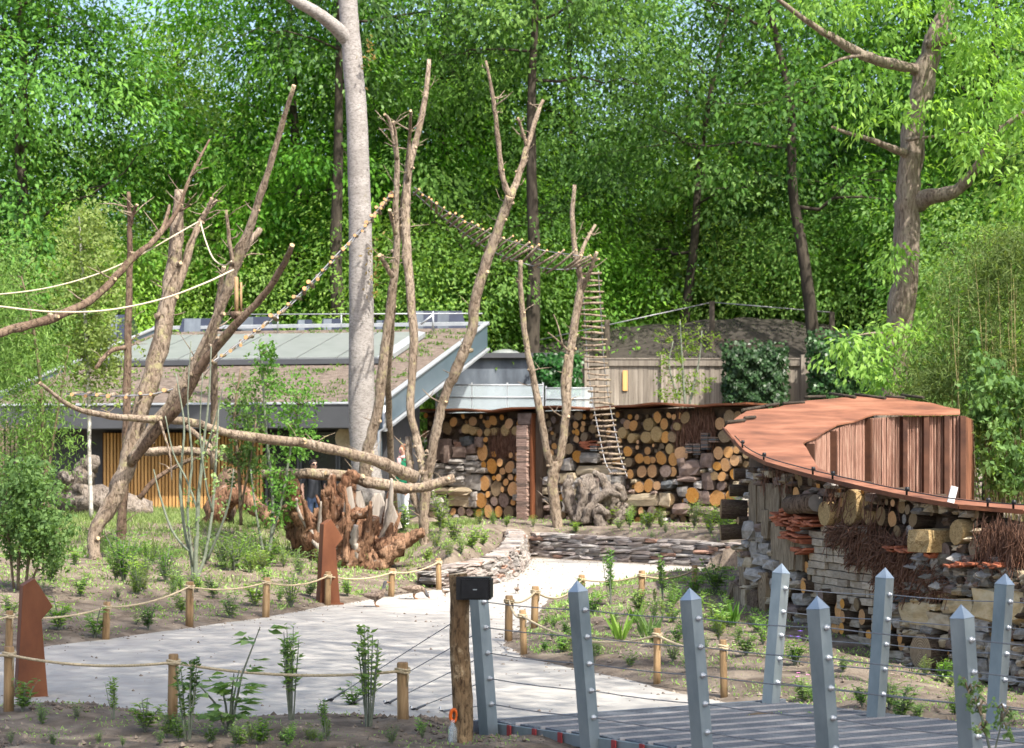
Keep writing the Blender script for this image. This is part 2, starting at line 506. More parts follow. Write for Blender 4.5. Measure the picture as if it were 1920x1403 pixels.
M['deck_wood'] = mat('deck_beam', [(.09, .07, .05), (.20, .165, .125)], scale=4, stretch=(.3, 3, 3), rough=.9, bump=.5)
M['red_paint'] = mat('red_marker', [(.24, .03, .03), (.36, .06, .06)], scale=20, rough=.7, bump=.1)
M['post_wood'] = mat('fence_post_wood', [(.13, .078, .036), (.28, .18, .09), (.40, .275, .15)], scale=7, stretch=(2.5, 2.5, .3), rough=.85, bump=.5, bscale=20, rnd=.3, detail=9)
M['post_bark'] = barkmat('peeling_post_bark', (.06, .038, .022), (.22, .135, .07), (.36, .25, .14), (.44, .33, .2), s=1.6, vert=.3)
M['post_top'] = mat('sawn_post_top', [(.16, .09, .05), (.28, .18, .11)], scale=20, rough=.9, bump=.2, rnd=.2)
M['rope'] = mat('hemp_rope', [(.34, .26, .15), (.52, .42, .27), (.62, .52, .36)], scale=60, rough=.95, bump=.6, bscale=120)
M['rope_pale'] = mat('pale_rope', [(.45, .39, .27), (.62, .55, .41)], scale=60, rough=.95, bump=.6, bscale=120)
M['black'] = mat('black_plastic', [(.008, .008, .009), (.018, .018, .02)], scale=20, rough=.4, bump=.05)
M['white_plastic'] = mat('white_plastic', [(.6, .6, .6), (.75, .75, .75)], scale=10, rough=.5, bump=.0)
M['orange_plastic'] = mat('orange_plastic', [(.62, .10, .01), (.75, .15, .02)], scale=10, rough=.4, bump=.0)
M['fascia'] = mat('dark_grey_fascia', [(.050, .052, .058), (.072, .075, .082)], scale=1.2, rough=.45, bump=.02, spec=.5)
M['fascia_side'] = mat('sky_tinted_fascia', [(.075, .115, .145), (.11, .155, .19)], scale=1.2, rough=.35, bump=.02, spec=.6)  # side fascia: blue sky reflection mixed into the base colour
M['zinc'] = mat('zinc_trim', [(.33, .35, .37), (.46, .48, .50)], scale=5, rough=.45, bump=.03, metal=.4)
M['sedum'] = mat('sedum_substrate', [(.07, .05, .04), (.16, .125, .10), (.25, .20, .16)], scale=6, rough=.95, bump=.9, bscale=24, bdist=.06)
M['panel'] = mat('pale_roof_panel', [(.17, .185, .18), (.235, .25, .245)], scale=2.2, rough=.3, bump=.02, spec=.5, detail=10)
M['solar'] = mat('solar_module', [(.012, .016, .03), (.025, .032, .055)], scale=3, rough=.2, bump=.0, spec=.6)
M['housewall'] = mat('dark_house_wall', [(.045, .045, .05), (.075, .075, .08)], scale=4, rough=.8, bump=.1)
M['glass_dark'] = mat('dark_window', [(.008, .011, .013), (.016, .02, .023)], scale=2, rough=.08, bump=.0, spec=.6)
M['slat'] = mat('larch_slat', [(.36, .18, .06), (.50, .28, .10), (.60, .36, .15)], scale=5, stretch=(3, 3, .2), rough=.75, bump=.2, rnd=.2)
M['slatback'] = mat('slat_backing', [(.05, .025, .01), (.10, .05, .02)], scale=5, rough=.9, bump=.0)
M['shed'] = mat('blue_grey_shed', [(.045, .055, .07), (.10, .12, .145), (.17, .20, .23)], scale=1.6, stretch=(1, 1, .35), rough=.6, bump=.05, pos=[.3, .55, .75])
M['fence_board'] = mat('grey_fence_board', [(.12, .10, .08), (.22, .19, .155), (.31, .275, .23)], scale=3, stretch=(4, 4, .25), rough=.9, bump=.4, rnd=.22)
M['aviary_roof'] = mat('brown_roof_board', [(.06, .042, .03), (.13, .095, .07), (.20, .15, .11)], scale=2, stretch=(.4, .4, 3), rough=.95, bump=.5)
M['driftwood'] = barkmat('grey_driftwood', (.055, .043, .035), (.17, .14, .118), (.32, .275, .235), (.20, .16, .12), vert=.5)
M['rootwood'] = barkmat('red_brown_root_wood', (.045, .022, .013), (.17, .08, .045), (.35, .215, .135), (.40, .34, .29), vert=.3, moss_amt=.6)
M['rootpale'] = mat('bleached_root_wood', [(.20, .17, .14), (.46, .41, .36)], scale=5, stretch=(3, 3, .4), rough=.9, bump=.6, bscale=10)
M['stem_green'] = mat('grey_green_stem', [(.10, .12, .085), (.20, .22, .165)], scale=14, rough=.8, bump=.2)
M['stem_brown'] = mat('twig', [(.10, .075, .045), (.20, .155, .10)], scale=14, rough=.85, bump=.2)
M['birch'] = mat('pale_sapling_bark', [(.20, .185, .16), (.46, .44, .40), (.58, .56, .52)], scale=8, stretch=(1, 1, 2), rough=.8, bump=.2)
M['bamboo'] = mat('bamboo_cane', [(.20, .17, .07), (.36, .31, .15)], scale=8, rough=.6, bump=.1)
M['skin'] = mat('skin', [(.50, .30, .22), (.58, .36, .27)], scale=6, rough=.55, bump=.0)
M['shirt_dark'] = mat('charcoal_shirt', [(.018, .02, .026), (.035, .038, .046)], scale=18, rough=.9, bump=.2)
M['jeans'] = mat('blue_jeans', [(.03, .05, .10), (.06, .09, .16)], scale=30, rough=.9, bump=.2)
M['hair_dark'] = mat('dark_hair', [(.012, .009, .007), (.03, .022, .016)], scale=30, rough=.6, bump=.4)
M['hair_red'] = mat('auburn_hair', [(.17, .07, .035), (.32, .16, .09)], scale=30, rough=.6, bump=.4, stretch=(3, 3, .4))
M['jacket'] = mat('green_jacket', [(.015, .20, .10), (.03, .34, .17)], scale=10, rough=.8, bump=.2)
M['white_cloth'] = mat('white_trousers', [(.62, .62, .63), (.74, .74, .75)], scale=10, rough=.9, bump=.2)
M['scarf'] = mat('dusty_pink_scarf', [(.36, .23, .23), (.50, .36, .35)], scale=14, rough=.95, bump=.4)
M['duck'] = mat('mottled_brown_feather', [(.06, .04, .03), (.17, .125, .095), (.32, .25, .19)], scale=26, rough=.85, bump=.3, pos=[.35, .5, .65])
M['duck_head'] = mat('dark_grey_feather', [(.06, .06, .065), (.13, .125, .13)], scale=20, rough=.8, bump=.1)
M['duck_bill'] = mat('orange_brown_bill', [(.25, .10, .03), (.33, .15, .05)], scale=20, rough=.5, bump=.0)
M['duckling'] = mat('dark_down', [(.05, .04, .025), (.16, .13, .07)], scale=20, rough=.95, bump=.5)
M['stick'] = mat('cut_stick', [(.09, .065, .045), (.20, .155, .11)], scale=8, stretch=(2, 2, .3), rough=.9, bump=.3, rnd=.3)
M['flower'] = mat('purple_petal', [(.16, .07, .5), (.28, .14, .65)], scale=9, rough=.7, bump=.0)
M['flower_pink'] = mat('pink_petal', [(.6, .14, .38), (.7, .25, .48)], scale=9, rough=.7, bump=.0)

M['leaf_tree'] = leafmat('tree_leaf', [(.016, .055, .008), (.05, .14, .017), (.115, .26, .033), (.21, .39, .06)], tmul=1.45)
M['leaf_bright'] = leafmat('bright_leaf', [(.06, .145, .02), (.14, .27, .04), (.245, .395, .068)], tmul=1.5, trans=.46)
M['leaf_far'] = leafmat('haze_toned_leaf', [(.065, .14, .026), (.13, .24, .045), (.21, .34, .075)], tmul=1.5)  # paler tones paint distance haze into the foliage colour
M['leaf_ivy'] = leafmat('ivy_leaf', [(.010, .038, .008), (.022, .075, .015), (.045, .12, .025)], trans=.2, rough=.35)
M['leaf_shrub'] = leafmat('shrub_leaf', [(.045, .11, .02), (.095, .20, .035), (.17, .30, .06)], tmul=1.4)
M['leaf_plant'] = leafmat('young_plant_leaf', [(.10, .21, .04), (.19, .33, .07), (.30, .45, .12)], tmul=1.3)
M['leaf_grey'] = leafmat('silver_leaf', [(.17, .22, .15), (.30, .36, .26)], tmul=1.1, trans=.25)
M['leaf_bamboo'] = leafmat('bamboo_leaf', [(.05, .10, .022), (.12, .20, .045), (.21, .29, .08)], tmul=1.4)
M['leaf_yellow'] = leafmat('yellow_green_leaf', [(.12, .20, .025), (.22, .31, .05)], tmul=1.4)
M['leaf_dry'] = leafmat('dry_leaf', [(.22, .14, .03), (.36, .26, .06)], tmul=1.2)
M['grass'] = leafmat('grass_blade', [(.09, .16, .02), (.19, .29, .045), (.30, .38, .09)], tmul=1.2)
M['litter'] = mat('dry_clod', [(.07, .05, .038), (.18, .145, .115), (.30, .25, .20)], scale=.8, rough=.95, bump=.3, coords='Object')

def netmat():
    m, n, b = newmat('dark_netting')
    b.inputs['Base Color'].default_value = (.045, .038, .03, 1)
    b.inputs['Roughness'].default_value = .9
    t = n.nodes.new('ShaderNodeBsdfTransparent')
    ms = n.nodes.new('ShaderNodeMixShader'); ms.inputs[0].default_value = .8
    n.links.new(t.outputs[0], ms.inputs[1]); n.links.new(b.outputs[0], ms.inputs[2])
    n.links.new(ms.outputs[0], n.nodes['Material Output'].inputs['Surface'])
    return m
M['net'] = netmat()
def glassmat():
    m, n, b = newmat('clear_pane')
    b.inputs['Base Color'].default_value = (.62, .72, .76, 1)
    b.inputs['Roughness'].default_value = .08
    t = n.nodes.new('ShaderNodeBsdfTransparent')
    ms = n.nodes.new('ShaderNodeMixShader'); ms.inputs[0].default_value = .28
    n.links.new(t.outputs[0], ms.inputs[1]); n.links.new(b.outputs[0], ms.inputs[2])
    n.links.new(ms.outputs[0], n.nodes['Material Output'].inputs['Surface'])
    return m
M['glass'] = glassmat()

# ------------------------------------------------------------------ leaves
def norm(a):
    return a / np.maximum(np.linalg.norm(a, axis=1, keepdims=True), 1e-9)

def leafmesh(name, Pn, A, Nn, L, Wd, mt, val, extra=None):
    """one small folded blade per row"""
    Pn = np.asarray(Pn, float); n = len(Pn)
    A = norm(np.asarray(A, float)); S = norm(np.cross(A, Nn)); Nn = norm(np.cross(S, A))
    L = np.broadcast_to(np.asarray(L, float), (n,))[:, None]; Wd = np.broadcast_to(np.asarray(Wd, float), (n,))[:, None]
    v = np.empty((n, 4, 3))
    v[:, 0] = Pn
    v[:, 1] = Pn + A * L * .45 + S * Wd * .5 + Nn * Wd * .14
    v[:, 2] = Pn + A * L - Nn * L * .12
    v[:, 3] = Pn + A * L * .45 - S * Wd * .5 + Nn * Wd * .14
    me = bpy.data.meshes.new(name)
    me.vertices.add(4 * n)
    me.vertices.foreach_set('co', v.reshape(-1).astype(np.float32))
    me.loops.add(4 * n)
    me.loops.foreach_set('vertex_index', np.arange(4 * n, dtype=np.int32))
    me.polygons.add(n)
    me.polygons.foreach_set('loop_start', np.arange(0, 4 * n, 4, dtype=np.int32))
    at = me.attributes.new('val', 'FLOAT', 'POINT')
    at.data.foreach_set('value', np.repeat(np.clip(val, 0, 1), 4).astype(np.float32))
    me.materials.append(mt)
    me.update(calc_edges=True)
    return me

def rdir(rs, n):
    return norm(rs.normal(size=(n, 3)))

def sprays(rs, C, Rr, out, per, leaf, wid, droop=.5, flat=.35, mt=None, name='crown', tone=None):
    """leaf sprays: at each centre C a flattened, outward hanging cluster of leaves"""
    k = len(C)
    O = norm(out)
    up = np.array([0, 0, 1.0])
    nrm = norm(O * .55 + up * .75 + rs.normal(size=(k, 3)) * .28)
    t1 = norm(np.cross(nrm, rs.normal(size=(k, 3)))); t2 = np.cross(nrm, t1)
    idx = np.repeat(np.arange(k), per)
    n = len(idx)
    ang = rs.uniform(0, 2 * np.pi, n); rad = np.sqrt(rs.uniform(0, 1, n))
    hh = rs.normal(size=n) * flat * .5
    loc = (t1[idx] * (np.cos(ang) * rad)[:, None] + t2[idx] * (np.sin(ang) * rad)[:, None] + nrm[idx] * (hh - .35 * rad ** 2)[:, None])
    Pn = C[idx] + loc * Rr[idx][:, None]
    A = norm(loc * 1.0 + O[idx] * .35 + rs.normal(size=(n, 3)) * .33 + np.array([0, 0, -droop]))
    Nn = norm(nrm[idx] + rs.normal(size=(n, 3)) * .24)
    if tone is None:
        tone = rs.uniform(.2, .8, k)
    val = tone[idx] + rs.normal(size=n) * .10 + .12 * (1 - rad)
    L = leaf * rs.uniform(.7, 1.3, n); W = wid * rs.uniform(.75, 1.25, n)
    return leafmesh(name, Pn, A, Nn, L, W, mt, val)

# ================================================================== SETTING
def axis_grid(lo, hi, step, far):
    a = list(np.arange(lo, hi + 1e-6, step))
    g, s = [], step
    x = hi
    while x < far[1]:
        s *= 1.35; x += s; g.append(x)
    h, s = [], step
    x = lo
    while x > far[0]:
        s *= 1.35; x -= s; h.append(x)
    return np.array(h[::-1] + a + g)

gx = axis_grid(-11, 9.5, .11, (-500, 500))
gy = axis_grid(13.2, 50, .11, (-120, 900))
XX, YY = np.meshgrid(gx, gy)
ZZ = terrain(XX + .025 * np.sin(YY * 4.1) + .012 * np.sin(YY * 17.), YY + .03 * np.sin(XX * 4.3) + .012 * np.sin(XX * 19.))
dd = path_dist(XX, YY)
lump = RS.normal(size=XX.shape)
lump = (lump + np.roll(lump, 1, 0) + np.roll(lump, 1, 1) + np.roll(lump, (1, 1), (0, 1))) / 4
ZZ = ZZ + np.where(dd > .15, lump * .022 * sstep(.1, .7, dd), 0)
nv = XX.size
me = bpy.data.meshes.new('ground')
me.vertices.add(nv)
me.vertices.foreach_set('co', np.stack([XX, YY, ZZ], -1).reshape(-1).astype(np.float32))
ny, nx = XX.shape
ii = (np.arange(ny - 1)[:, None] * nx + np.arange(nx - 1)[None]).reshape(-1)
quads = np.stack([ii, ii + 1, ii + nx + 1, ii + nx], -1).astype(np.int32)
me.loops.add(quads.size); me.loops.foreach_set('vertex_index', quads.reshape(-1))
me.polygons.add(len(quads)); me.polygons.foreach_set('loop_start', np.arange(0, quads.size, 4, dtype=np.int32))
me.polygons.foreach_set('use_smooth', np.ones(len(quads), bool))
me.materials.append(M['earth'])
me.update(calc_edges=True)
ground = bpy.data.objects.new('ground', me)
col.objects.link(ground)
tag(ground, 'bare brown earth of the planting beds either side of the gravel path', 'ground', kind='structure')

mb = MB()
cx, cy = PATH.mean(0)
mb.add([(x, y, 0.0) for x, y in PATH], [tuple(range(len(PATH)))[::-1]])
po = mb.build('path', M['gravel'])
if po.data.polygons[0].normal.z < 0:
    po.data.flip_normals()
tag(po, 'pale grey gravel path winding between the rope fences', 'path', kind='structure')

# ------------------------------------------------------------------ shared small meshes
def rock_mesh(seed, mt, sq=.55, jit=.16):
    """rounded irregular block filling about a unit cube"""
    rg = random.Random(seed)
    bm = bmesh.new()
    bmesh.ops.create_cube(bm, size=1.0)
    bmesh.ops.subdivide_edges(bm, edges=bm.edges[:], cuts=1, use_grid_fill=True)
    for v in bm.verts:
        l = max(abs(c) for c in v.co)
        sp = v.co.normalized() * .62
        v.co = v.co.lerp(sp, sq if l > .01 else 0)
        v.co += Vector((rg.uniform(-1, 1), rg.uniform(-1, 1), rg.uniform(-1, 1))) * jit * .5
    me = bpy.data.meshes.new('rock')
    bm.to_mesh(me); bm.free()
    me.materials.append(mt)
    return me

_rk = {}
def rock(mt, seed, sq=.45, jit=.16):
    k = (mt, seed % 4, sq, jit)
    if k not in _rk:
        _rk[k] = rock_mesh(seed % 4 + 10, M[mt], sq, jit)
    return _rk[k]

def brick_mesh(mt):
    bm = bmesh.new()
    bmesh.ops.create_cube(bm, size=1.0)
    bmesh.ops.bevel(bm, geom=bm.edges[:], offset=.05, segments=1, affect='EDGES')
    me = bpy.data.meshes.new('brick')
    bm.to_mesh(me); bm.free()
    me.materials.append(M[mt])
    return me
_bk = {}
def brick(mt):
    if mt not in _bk:
        _bk[mt] = brick_mesh(mt)
    return _bk[mt]

def log_mesh(seed, bark, end, n=14):
    rg = random.Random(seed)
    ov = rg.uniform(0, 6.28); rr = [1 + rg.uniform(-.06, .06) + .06 * math.cos(2 * (6.283 * i / n) + ov) for i in range(n)]
    m = MB()
    vs = []
    for z, k in ((-1.0, 1.0), (-.04, 1.0), (0.0, .95)):
        for i in range(n):
            a = 2 * math.pi * i / n
            vs.append((math.cos(a) * rr[i] * k, math.sin(a) * rr[i] * k, z))
    fs = []
    for j in range(2):
        for i in range(n):
            fs.append((j * n + i, j * n + (i + 1) % n, (j + 1) * n + (i + 1) % n, (j + 1) * n + i))
    m.add(vs, fs, 0, True)
    m.f.append(tuple(2 * n + i for i in range(n))); m.m.append(1); m.sm.append(False)
    m.f.append(tuple(i for i in range(n))[::-1]); m.m.append(0); m.sm.append(False)
    return m.mesh('log', [M[bark], M[end]])
_lg = {}
def logm(kind, seed):
    k = (kind, seed % 4)
    if k not in _lg:
        b, e = {'o': ('bark_mid', 'logend'), 'd': ('bark_mid', 'logend_dull'), 's': ('straw', 'straw'), 'g': ('bark_mid', 'stone_grey'),
                'b': ('bark_mid', 'stone_brown')}[kind]
        _lg[k] = log_mesh(seed % 4 + 40, b, e, 14)
    return _lg[k]

def frame(pos, t, n, sx, sy, sz, roll=0.0, tilt=0.0):
    """local x along t, local y up, local z out along n"""
    t = Vector((t[0], t[1], 0)).normalized(); n = Vector((n[0], n[1], 0)).normalized()
    Rm = Matrix((t, Vector((0, 0, 1)), n)).transposed().to_4x4()
    return Matrix.Translation(pos) @ Rm @ Matrix.Rotation(tilt, 4, 'X') @ Matrix.Rotation(roll, 4, 'Z') @ Matrix.Diagonal((sx, sy, sz, 1))

class WallFace:
    def __init__(s, pts):
        s.p = [Vector((a, b)) for a, b in pts]
    def at(s, px):
        k = (px - 960.0) / F
        best = None
        for a, b in zip(s.p[:-1], s.p[1:]):
            # a.x + u dx = k (a.y + u dy)
            dx, dy = b.x - a.x, b.y - a.y
            den = dx - k * dy
            if abs(den) < 1e-9: continue
            u = (k * a.y - a.x) / den
            if -1e-6 <= u <= 1 + 1e-6:
                q = a + (b - a) * u
                if best is None or q.y < best[0].y:
                    t = (b - a).normalized()
                    n = Vector((t.y, -t.x))
                    if n.dot(-q) < 0: n = -n
                    best = (q, t, n)
        return best
    def place(s, px, py, proud=0.0):
        r = s.at(px)
        if r is None: return None
        q, t, n = r
        z = HC - (py - HOR) / F * q.y
        dp = F * abs(t.x * q.y - q.x * t.y) / q.y ** 2      # photo pixels per metre along the wall
        return Vector((q.x, q.y, z)) + Vector((n.x, n.y, 0)) * proud, t, n, F / q.y, dp

_seed = [0]
def nseed():
    _seed[0] += 1
    return _seed[0]

def put_log(wall, root, px, py, ry, kind='o', proud=None, length=.55, name='log'):
    pr = random.uniform(.02, .10) if proud is None else proud
    r = wall.place(px, py, pr)
    if r is None: return
    pos, t, n, s, dp = r
    rad = ry / s
    o = link(name, logm(kind, nseed()), root, frame(pos, t, n, rad * random.uniform(.9, 1.0), rad * random.uniform(.96, 1.04), length,
             roll=random.uniform(0, 6.28), tilt=random.uniform(-.06, .06)))
    return o

def put_stone(wall, root, px, py, rx, ry, mt='stone_grey', proud=None, depth=.34, name='stone', sq=.4, jit=.16, roll=None):
    pr = random.uniform(-.10, -.02) if proud is None else proud
    r = wall.place(px, py, pr)
    if r is None: return
    pos, t, n, s, dp = r
    o = link(name, rock(mt, nseed(), sq, jit), root, frame(pos, t, n, 2 * rx / max(dp, s * .25), 2 * ry / s, depth,
             roll=random.uniform(-.06, .06) if roll is None else roll))
    return o

def put_block(wall, root, x0, x1, y0, y1, mesh, proud=.0, depth=.2, name='plank', roll=0.0):
    r = wall.place((x0 + x1) / 2, (y0 + y1) / 2, proud)
    if r is None: return
    pos, t, n, s, dp = r
    return link(name, mesh, root, frame(pos, t, n, (x1 - x0) / max(dp, s * .25), (y1 - y0) / s, depth, roll=roll))

def extrude_core(pts, thick, zb, zt, off=-.12, side=None):
    """solid strip behind a wall face; pts (x,y), zt callable"""
    m = MB()
    A, B = [], []
    n = len(pts)
    for i in range(n):
        a = Vector(pts[max(0, i - 1)]); b = Vector(pts[min(n - 1, i + 1)])
        t = (b - a).normalized(); nn = Vector((t.y, -t.x))
        q = Vector(pts[i])
        if side is None:
            if nn.dot(-q) < 0: nn = -nn
        else:
            nn = nn * side
        A.append(q + nn * off); B.append(q + nn * (off - thick))
    for i in range(n - 1):
        z0 = zb
        m.hexa([(*B[i], z0), (*B[i + 1], z0), (*A[i + 1], z0), (*A[i], z0),
                (*B[i], zt(B[i])), (*B[i + 1], zt(B[i + 1])), (*A[i + 1], zt(A[i + 1])), (*A[i], zt(A[i]))])
    return m

def twigs(wall, x0, x1, y0, y1, count, rad=.006, ln=.35, tilt=0.0, spread=.5, proud=(.0, .12), zmax=None):
    m = MB()
    for _ in range(count):
        px, py = random.uniform(x0, x1), random.uniform(y0, y1)
        r = wall.place(px, py, random.uniform(*proud))
        if r is None: continue
        pos, t, n, s, dp = r
        if zmax is not None and pos.z + ln * .55 > zmax(pos.y): continue
        a = tilt + random.gauss(0, spread)
        d = Vector((t.x, t.y, 0)) * math.sin(a) + Vector((0, 0, 1)) * math.cos(a) + Vector((n.x, n.y, 0)) * random.uniform(-.15, .2)
        l = ln * random.uniform(.5, 1.2)
        b = Vector((random.uniform(-1, 1), random.uniform(-1, 1), random.uniform(-1, 1))) * l * .1
        m.tube([pos - d * l / 2, pos + b, pos + d * l / 2], [rad, rad * .9, rad * .5], 3, caps=(False, False))
    return m

# ------------------------------------------------------------------ dry stone walls
def polyline_walk(pts, step):
    pts = [Vector(p) for p in pts]
    L = [0.0]
    for a, b in zip(pts[:-1], pts[1:]):
        L.append(L[-1] + (b - a).length)
    def at(s):
        s = max(0, min(L[-1], s))
        for i in range(len(pts) - 1):
            if s <= L[i + 1] + 1e-9:
                u = (s - L[i]) / max(1e-9, L[i + 1] - L[i])
                t = (pts[i + 1] - pts[i]).normalized()
                return pts[i].lerp(pts[i + 1], u), t
        return pts[-1], (pts[-1] - pts[-2]).normalized()
    return L[-1], at

def dry_wall(px_pts, hfun, label, wmin, wmax, rows, redp, flip=1, back=0.25, group=None):
    base = [G0(*p) for p in px_pts]
    total, at = polyline_walk(base, .1)
    q0, _ = at(total / 2)
    root = empty('dry_stone_wall', (q0.x, q0.y, 0), label, 'stone wall', group)
    cnt = 0
    m = MB()
    ps = [at(total * i / 14) for i in range(15)]
    cc = [(q - Vector((t.y, -t.x)) * flip * (back * .5 + .06), q - Vector((t.y, -t.x)) * flip * (back + .22)) for q, t in ps]
    for i, ((a, b), (c, d)) in enumerate(zip(cc[:-1], cc[1:])):
        h0, h1 = hfun(i / 14) * .93, hfun((i + 1) / 14) * .93
        m.hexa([(*b, -.05), (*d, -.05), (*c, -.05), (*a, -.05), (*b, h0), (*d, h1), (*c, h1), (*a, h0)])
    m.build('packed_core', M['core'], root)
    for r in range(rows):
        s = -random.uniform(0, wmin)
        while s < total:
            wd = random.uniform(wmin, wmax)
            c = s + wd / 2
            s += wd * .97
            q, t = at(c)
            H = hfun(c / total)
            rh = H / rows
            if c < 0 or c > total: continue
            n = Vector((t.y, -t.x)) * flip
            z = rh * (r + .5) + random.uniform(-.012, .012)
            pos = Vector((q.x, q.y, z)) - Vector((n.x, n.y, 0)) * (back * .5 + .035 * r * .6 + random.uniform(-.03, .03))
            mt = 'stone_red' if random.random() < redp else ('stone_slate' if random.random() < .75 else 'stone_grey')
            link('stone', rock(mt, nseed(), .22, .2), root,
                 frame(pos, t, n, wd * random.uniform(.98, 1.12), rh * random.uniform(.80, 1.12), back * random.uniform(1.2, 1.6), roll=random.uniform(-.07, .07)))
            cnt += 1
    return root

dry_wall([(905, 1026), (945, 1034), (1000, 1045), (1100, 1051), (1200, 1056), (1300, 1062), (1395, 1070)],
         lambda u: .60 - .10 * u, 'long low dry stone wall of flat grey and rusty stones along the raised bed', .30, .66, 6, .07)
dry_wall([(818, 1104), (850, 1102), (900, 1098), (945, 1090), (978, 1073), (988, 1056), (982, 1044), (965, 1036)],
         lambda u: .36 + .26 * min(1, u * 1.6), 'short curved dry stone wall of pale stones below the upturned stump', .22, .42, 6, .05)

# ------------------------------------------------------------------ far log wall
FW = [((795 - 960) / F * 53, 53.0), ((1090 - 960) / F * 49.4, 49.4), ((1402 - 960) / F * 46, 46.0)]
fw = WallFace(FW)
zg = .5
far_root = empty('log_stack', (FW[1][0], FW[1][1], zg), 'long wall stacked with sawn logs and stones under a thin rusty steel lid', 'log stack')
extrude_core(FW, .7, zg, lambda q: 3.43, off=-.13).build('wall_core', M['core'], far_root)
# lid, slightly wavy
lm = MB()
N = 36
dv = Vector(FW[2]) - Vector(FW[0])
tt = dv.normalized(); nn = Vector((tt.y, -tt.x))
if nn.dot(-Vector(FW[0])) < 0: nn = -nn
for i in range(N):
    vs = []
    for j in (i, i + 1):
        u = -.01 + 1.03 * j / N
        q = Vector(FW[0]) + dv * u
        zz = 3.47 + .035 * math.sin(u * 19) + .02 * math.sin(u * 41 + 1)
        fo = .34 + .06 * math.sin(u * 27)
        a = q + nn * fo; b = q - nn * .95
        vs.append((a, b, zz))
    (a0, b0, z0), (a1, b1, z1) = vs
    lm.hexa([(*b0, z0 - .02), (*b1, z1 - .02), (*a1, z1), (*a0, z0), (*b0, z0 + .02), (*b1, z1 + .02), (*a1, z1 + .045), (*a0, z0 + .045)])
lm.build('lid', M['corten_dark'], far_root)

def zA(v): return (780 + v[0] / 5.847, 740 + v[1] / 5.847, v[2] / 5.847, v[3] / 5.847)
def zB(v): return (1080 + v[0] / 5.503, 740 + v[1] / 5.503, v[2] / 5.503, v[3] / 5.503)
logsA = [(125, 230, 30, 35), (435, 300, 50, 60), (630, 295, 45, 60), (795, 325, 40, 50), (860, 285, 45, 60), (1040, 320, 42, 60), (1140, 310, 25, 45),
         (105, 430, 28, 40), (350, 370, 60, 75, 'd'), (570, 380, 50, 58, 's'), (640, 400, 50, 52, 's'), (705, 420, 25, 45), (800, 415, 40, 45, 's'), (860, 405, 45, 45, 's'),
         (990, 390, 60, 65, 's'), (1100, 400, 50, 50, 's'), (790, 495, 30, 35), (735, 635, 60, 92), (870, 655, 25, 38), (1050, 665, 25, 35), (1118, 685, 35, 50),
         (760, 770, 30, 40), (838, 785, 63, 90), (945, 745, 32, 48), (955, 840, 38, 45), (1048, 795, 52, 72), (860, 915, 28, 30), (925, 910, 35, 45),
         (1045, 905, 35, 40), (1110, 915, 30, 38), (770, 975, 55, 88), (890, 1030, 55, 88, 'd'), (970, 1040, 27, 32), (1070, 1035, 55, 82), (995, 960, 32, 45),
         (732, 1160, 55, 88), (810, 1095, 28, 38), (870, 1170, 40, 55, 'b'), (970, 1160, 65, 85, 'b'), (1078, 1180, 28, 38), (700, 1300, 40, 50),
         (815, 1280, 55, 70), (915, 1285, 45, 65), (1040, 1290, 60, 75, 'd'), (420, 1285, 45, 45), (520, 1285, 45, 52, 'b'), (600, 1290, 45, 52, 'b'), (240, 250, 30, 34), (330, 230, 24, 28), (540, 240, 26, 30), (720, 240, 24, 28), (950, 250, 26, 34)]
logsB = [(45, 220, 40, 55, 'd'), (100, 230, 25, 28), (170, 225, 22, 30), (5, 315, 20, 40), (95, 300, 28, 30), (70, 355, 25, 35), (30, 390, 26, 38),
         (180, 355, 28, 50, 'd'), (10, 460, 28, 40), (95, 440, 38, 50, 'd'), (440, 210, 15, 32), (535, 310, 40, 55), (615, 320, 40, 60), (575, 230, 25, 32), (645, 235, 25, 32),
         (750, 310, 55, 70, 's'), (850, 235, 30, 60), (915, 305, 42, 58), (980, 215, 20, 35), (1028, 230, 20, 32), (1085, 220, 28, 35), (1150, 240, 30, 65, 'd'),
         (1060, 330, 45, 50, 's'), (1490, 300, 55, 70), (1595, 225, 40, 70, 'd'), (1685, 235, 40, 65, 'd'), (1540, 430, 45, 80, 'd'), (490, 395, 55, 60, 's'),
         (590, 450, 70, 55, 's'), (740, 440, 65, 65, 's'), (840, 410, 45, 80, 's'), (930, 440, 45, 65), (1010, 440, 30, 60, 'd'), (480, 475, 28, 28), (650, 490, 18, 22),
         (640, 545, 20, 25), (820, 525, 20, 18), (560, 585, 50, 60), (665, 660, 45, 60), (745, 580, 40, 45), (755, 675, 42, 52), (885, 655, 58, 75),
         (970, 560, 50, 55, 's'), (1010, 670, 52, 72), (1105, 610, 55, 85), (810, 675, 18, 40), (560, 700, 40, 55, 'd'), (690, 795, 50, 68), (790, 790, 58, 72),
         (575, 820, 55, 50), (935, 790, 45, 75, 'b'), (1005, 797, 40, 55), (660, 955, 45, 68), (760, 940, 45, 68), (845, 940, 42, 55), (1225, 1040, 55, 90),
         (1465, 1070, 58, 100), (1605, 1070, 45, 90), (1480, 605, 45, 72), (1580, 595, 42, 65), (1675, 575, 25, 40), (1480, 740, 32, 55), (1560, 725, 45, 70),
         (1650, 680, 32, 62), (1530, 845, 42, 55), (1650, 825, 45, 65), (1510, 940, 45, 60, 'b'), (985, 1080, 45, 65, 'd'), (690, 1200, 50, 40), (800, 1200, 70, 55, 'b'),
         (30, 640, 45, 75), (-60, 560, 40, 60, 'd'), (1450, 840, 30, 50, 'd')]
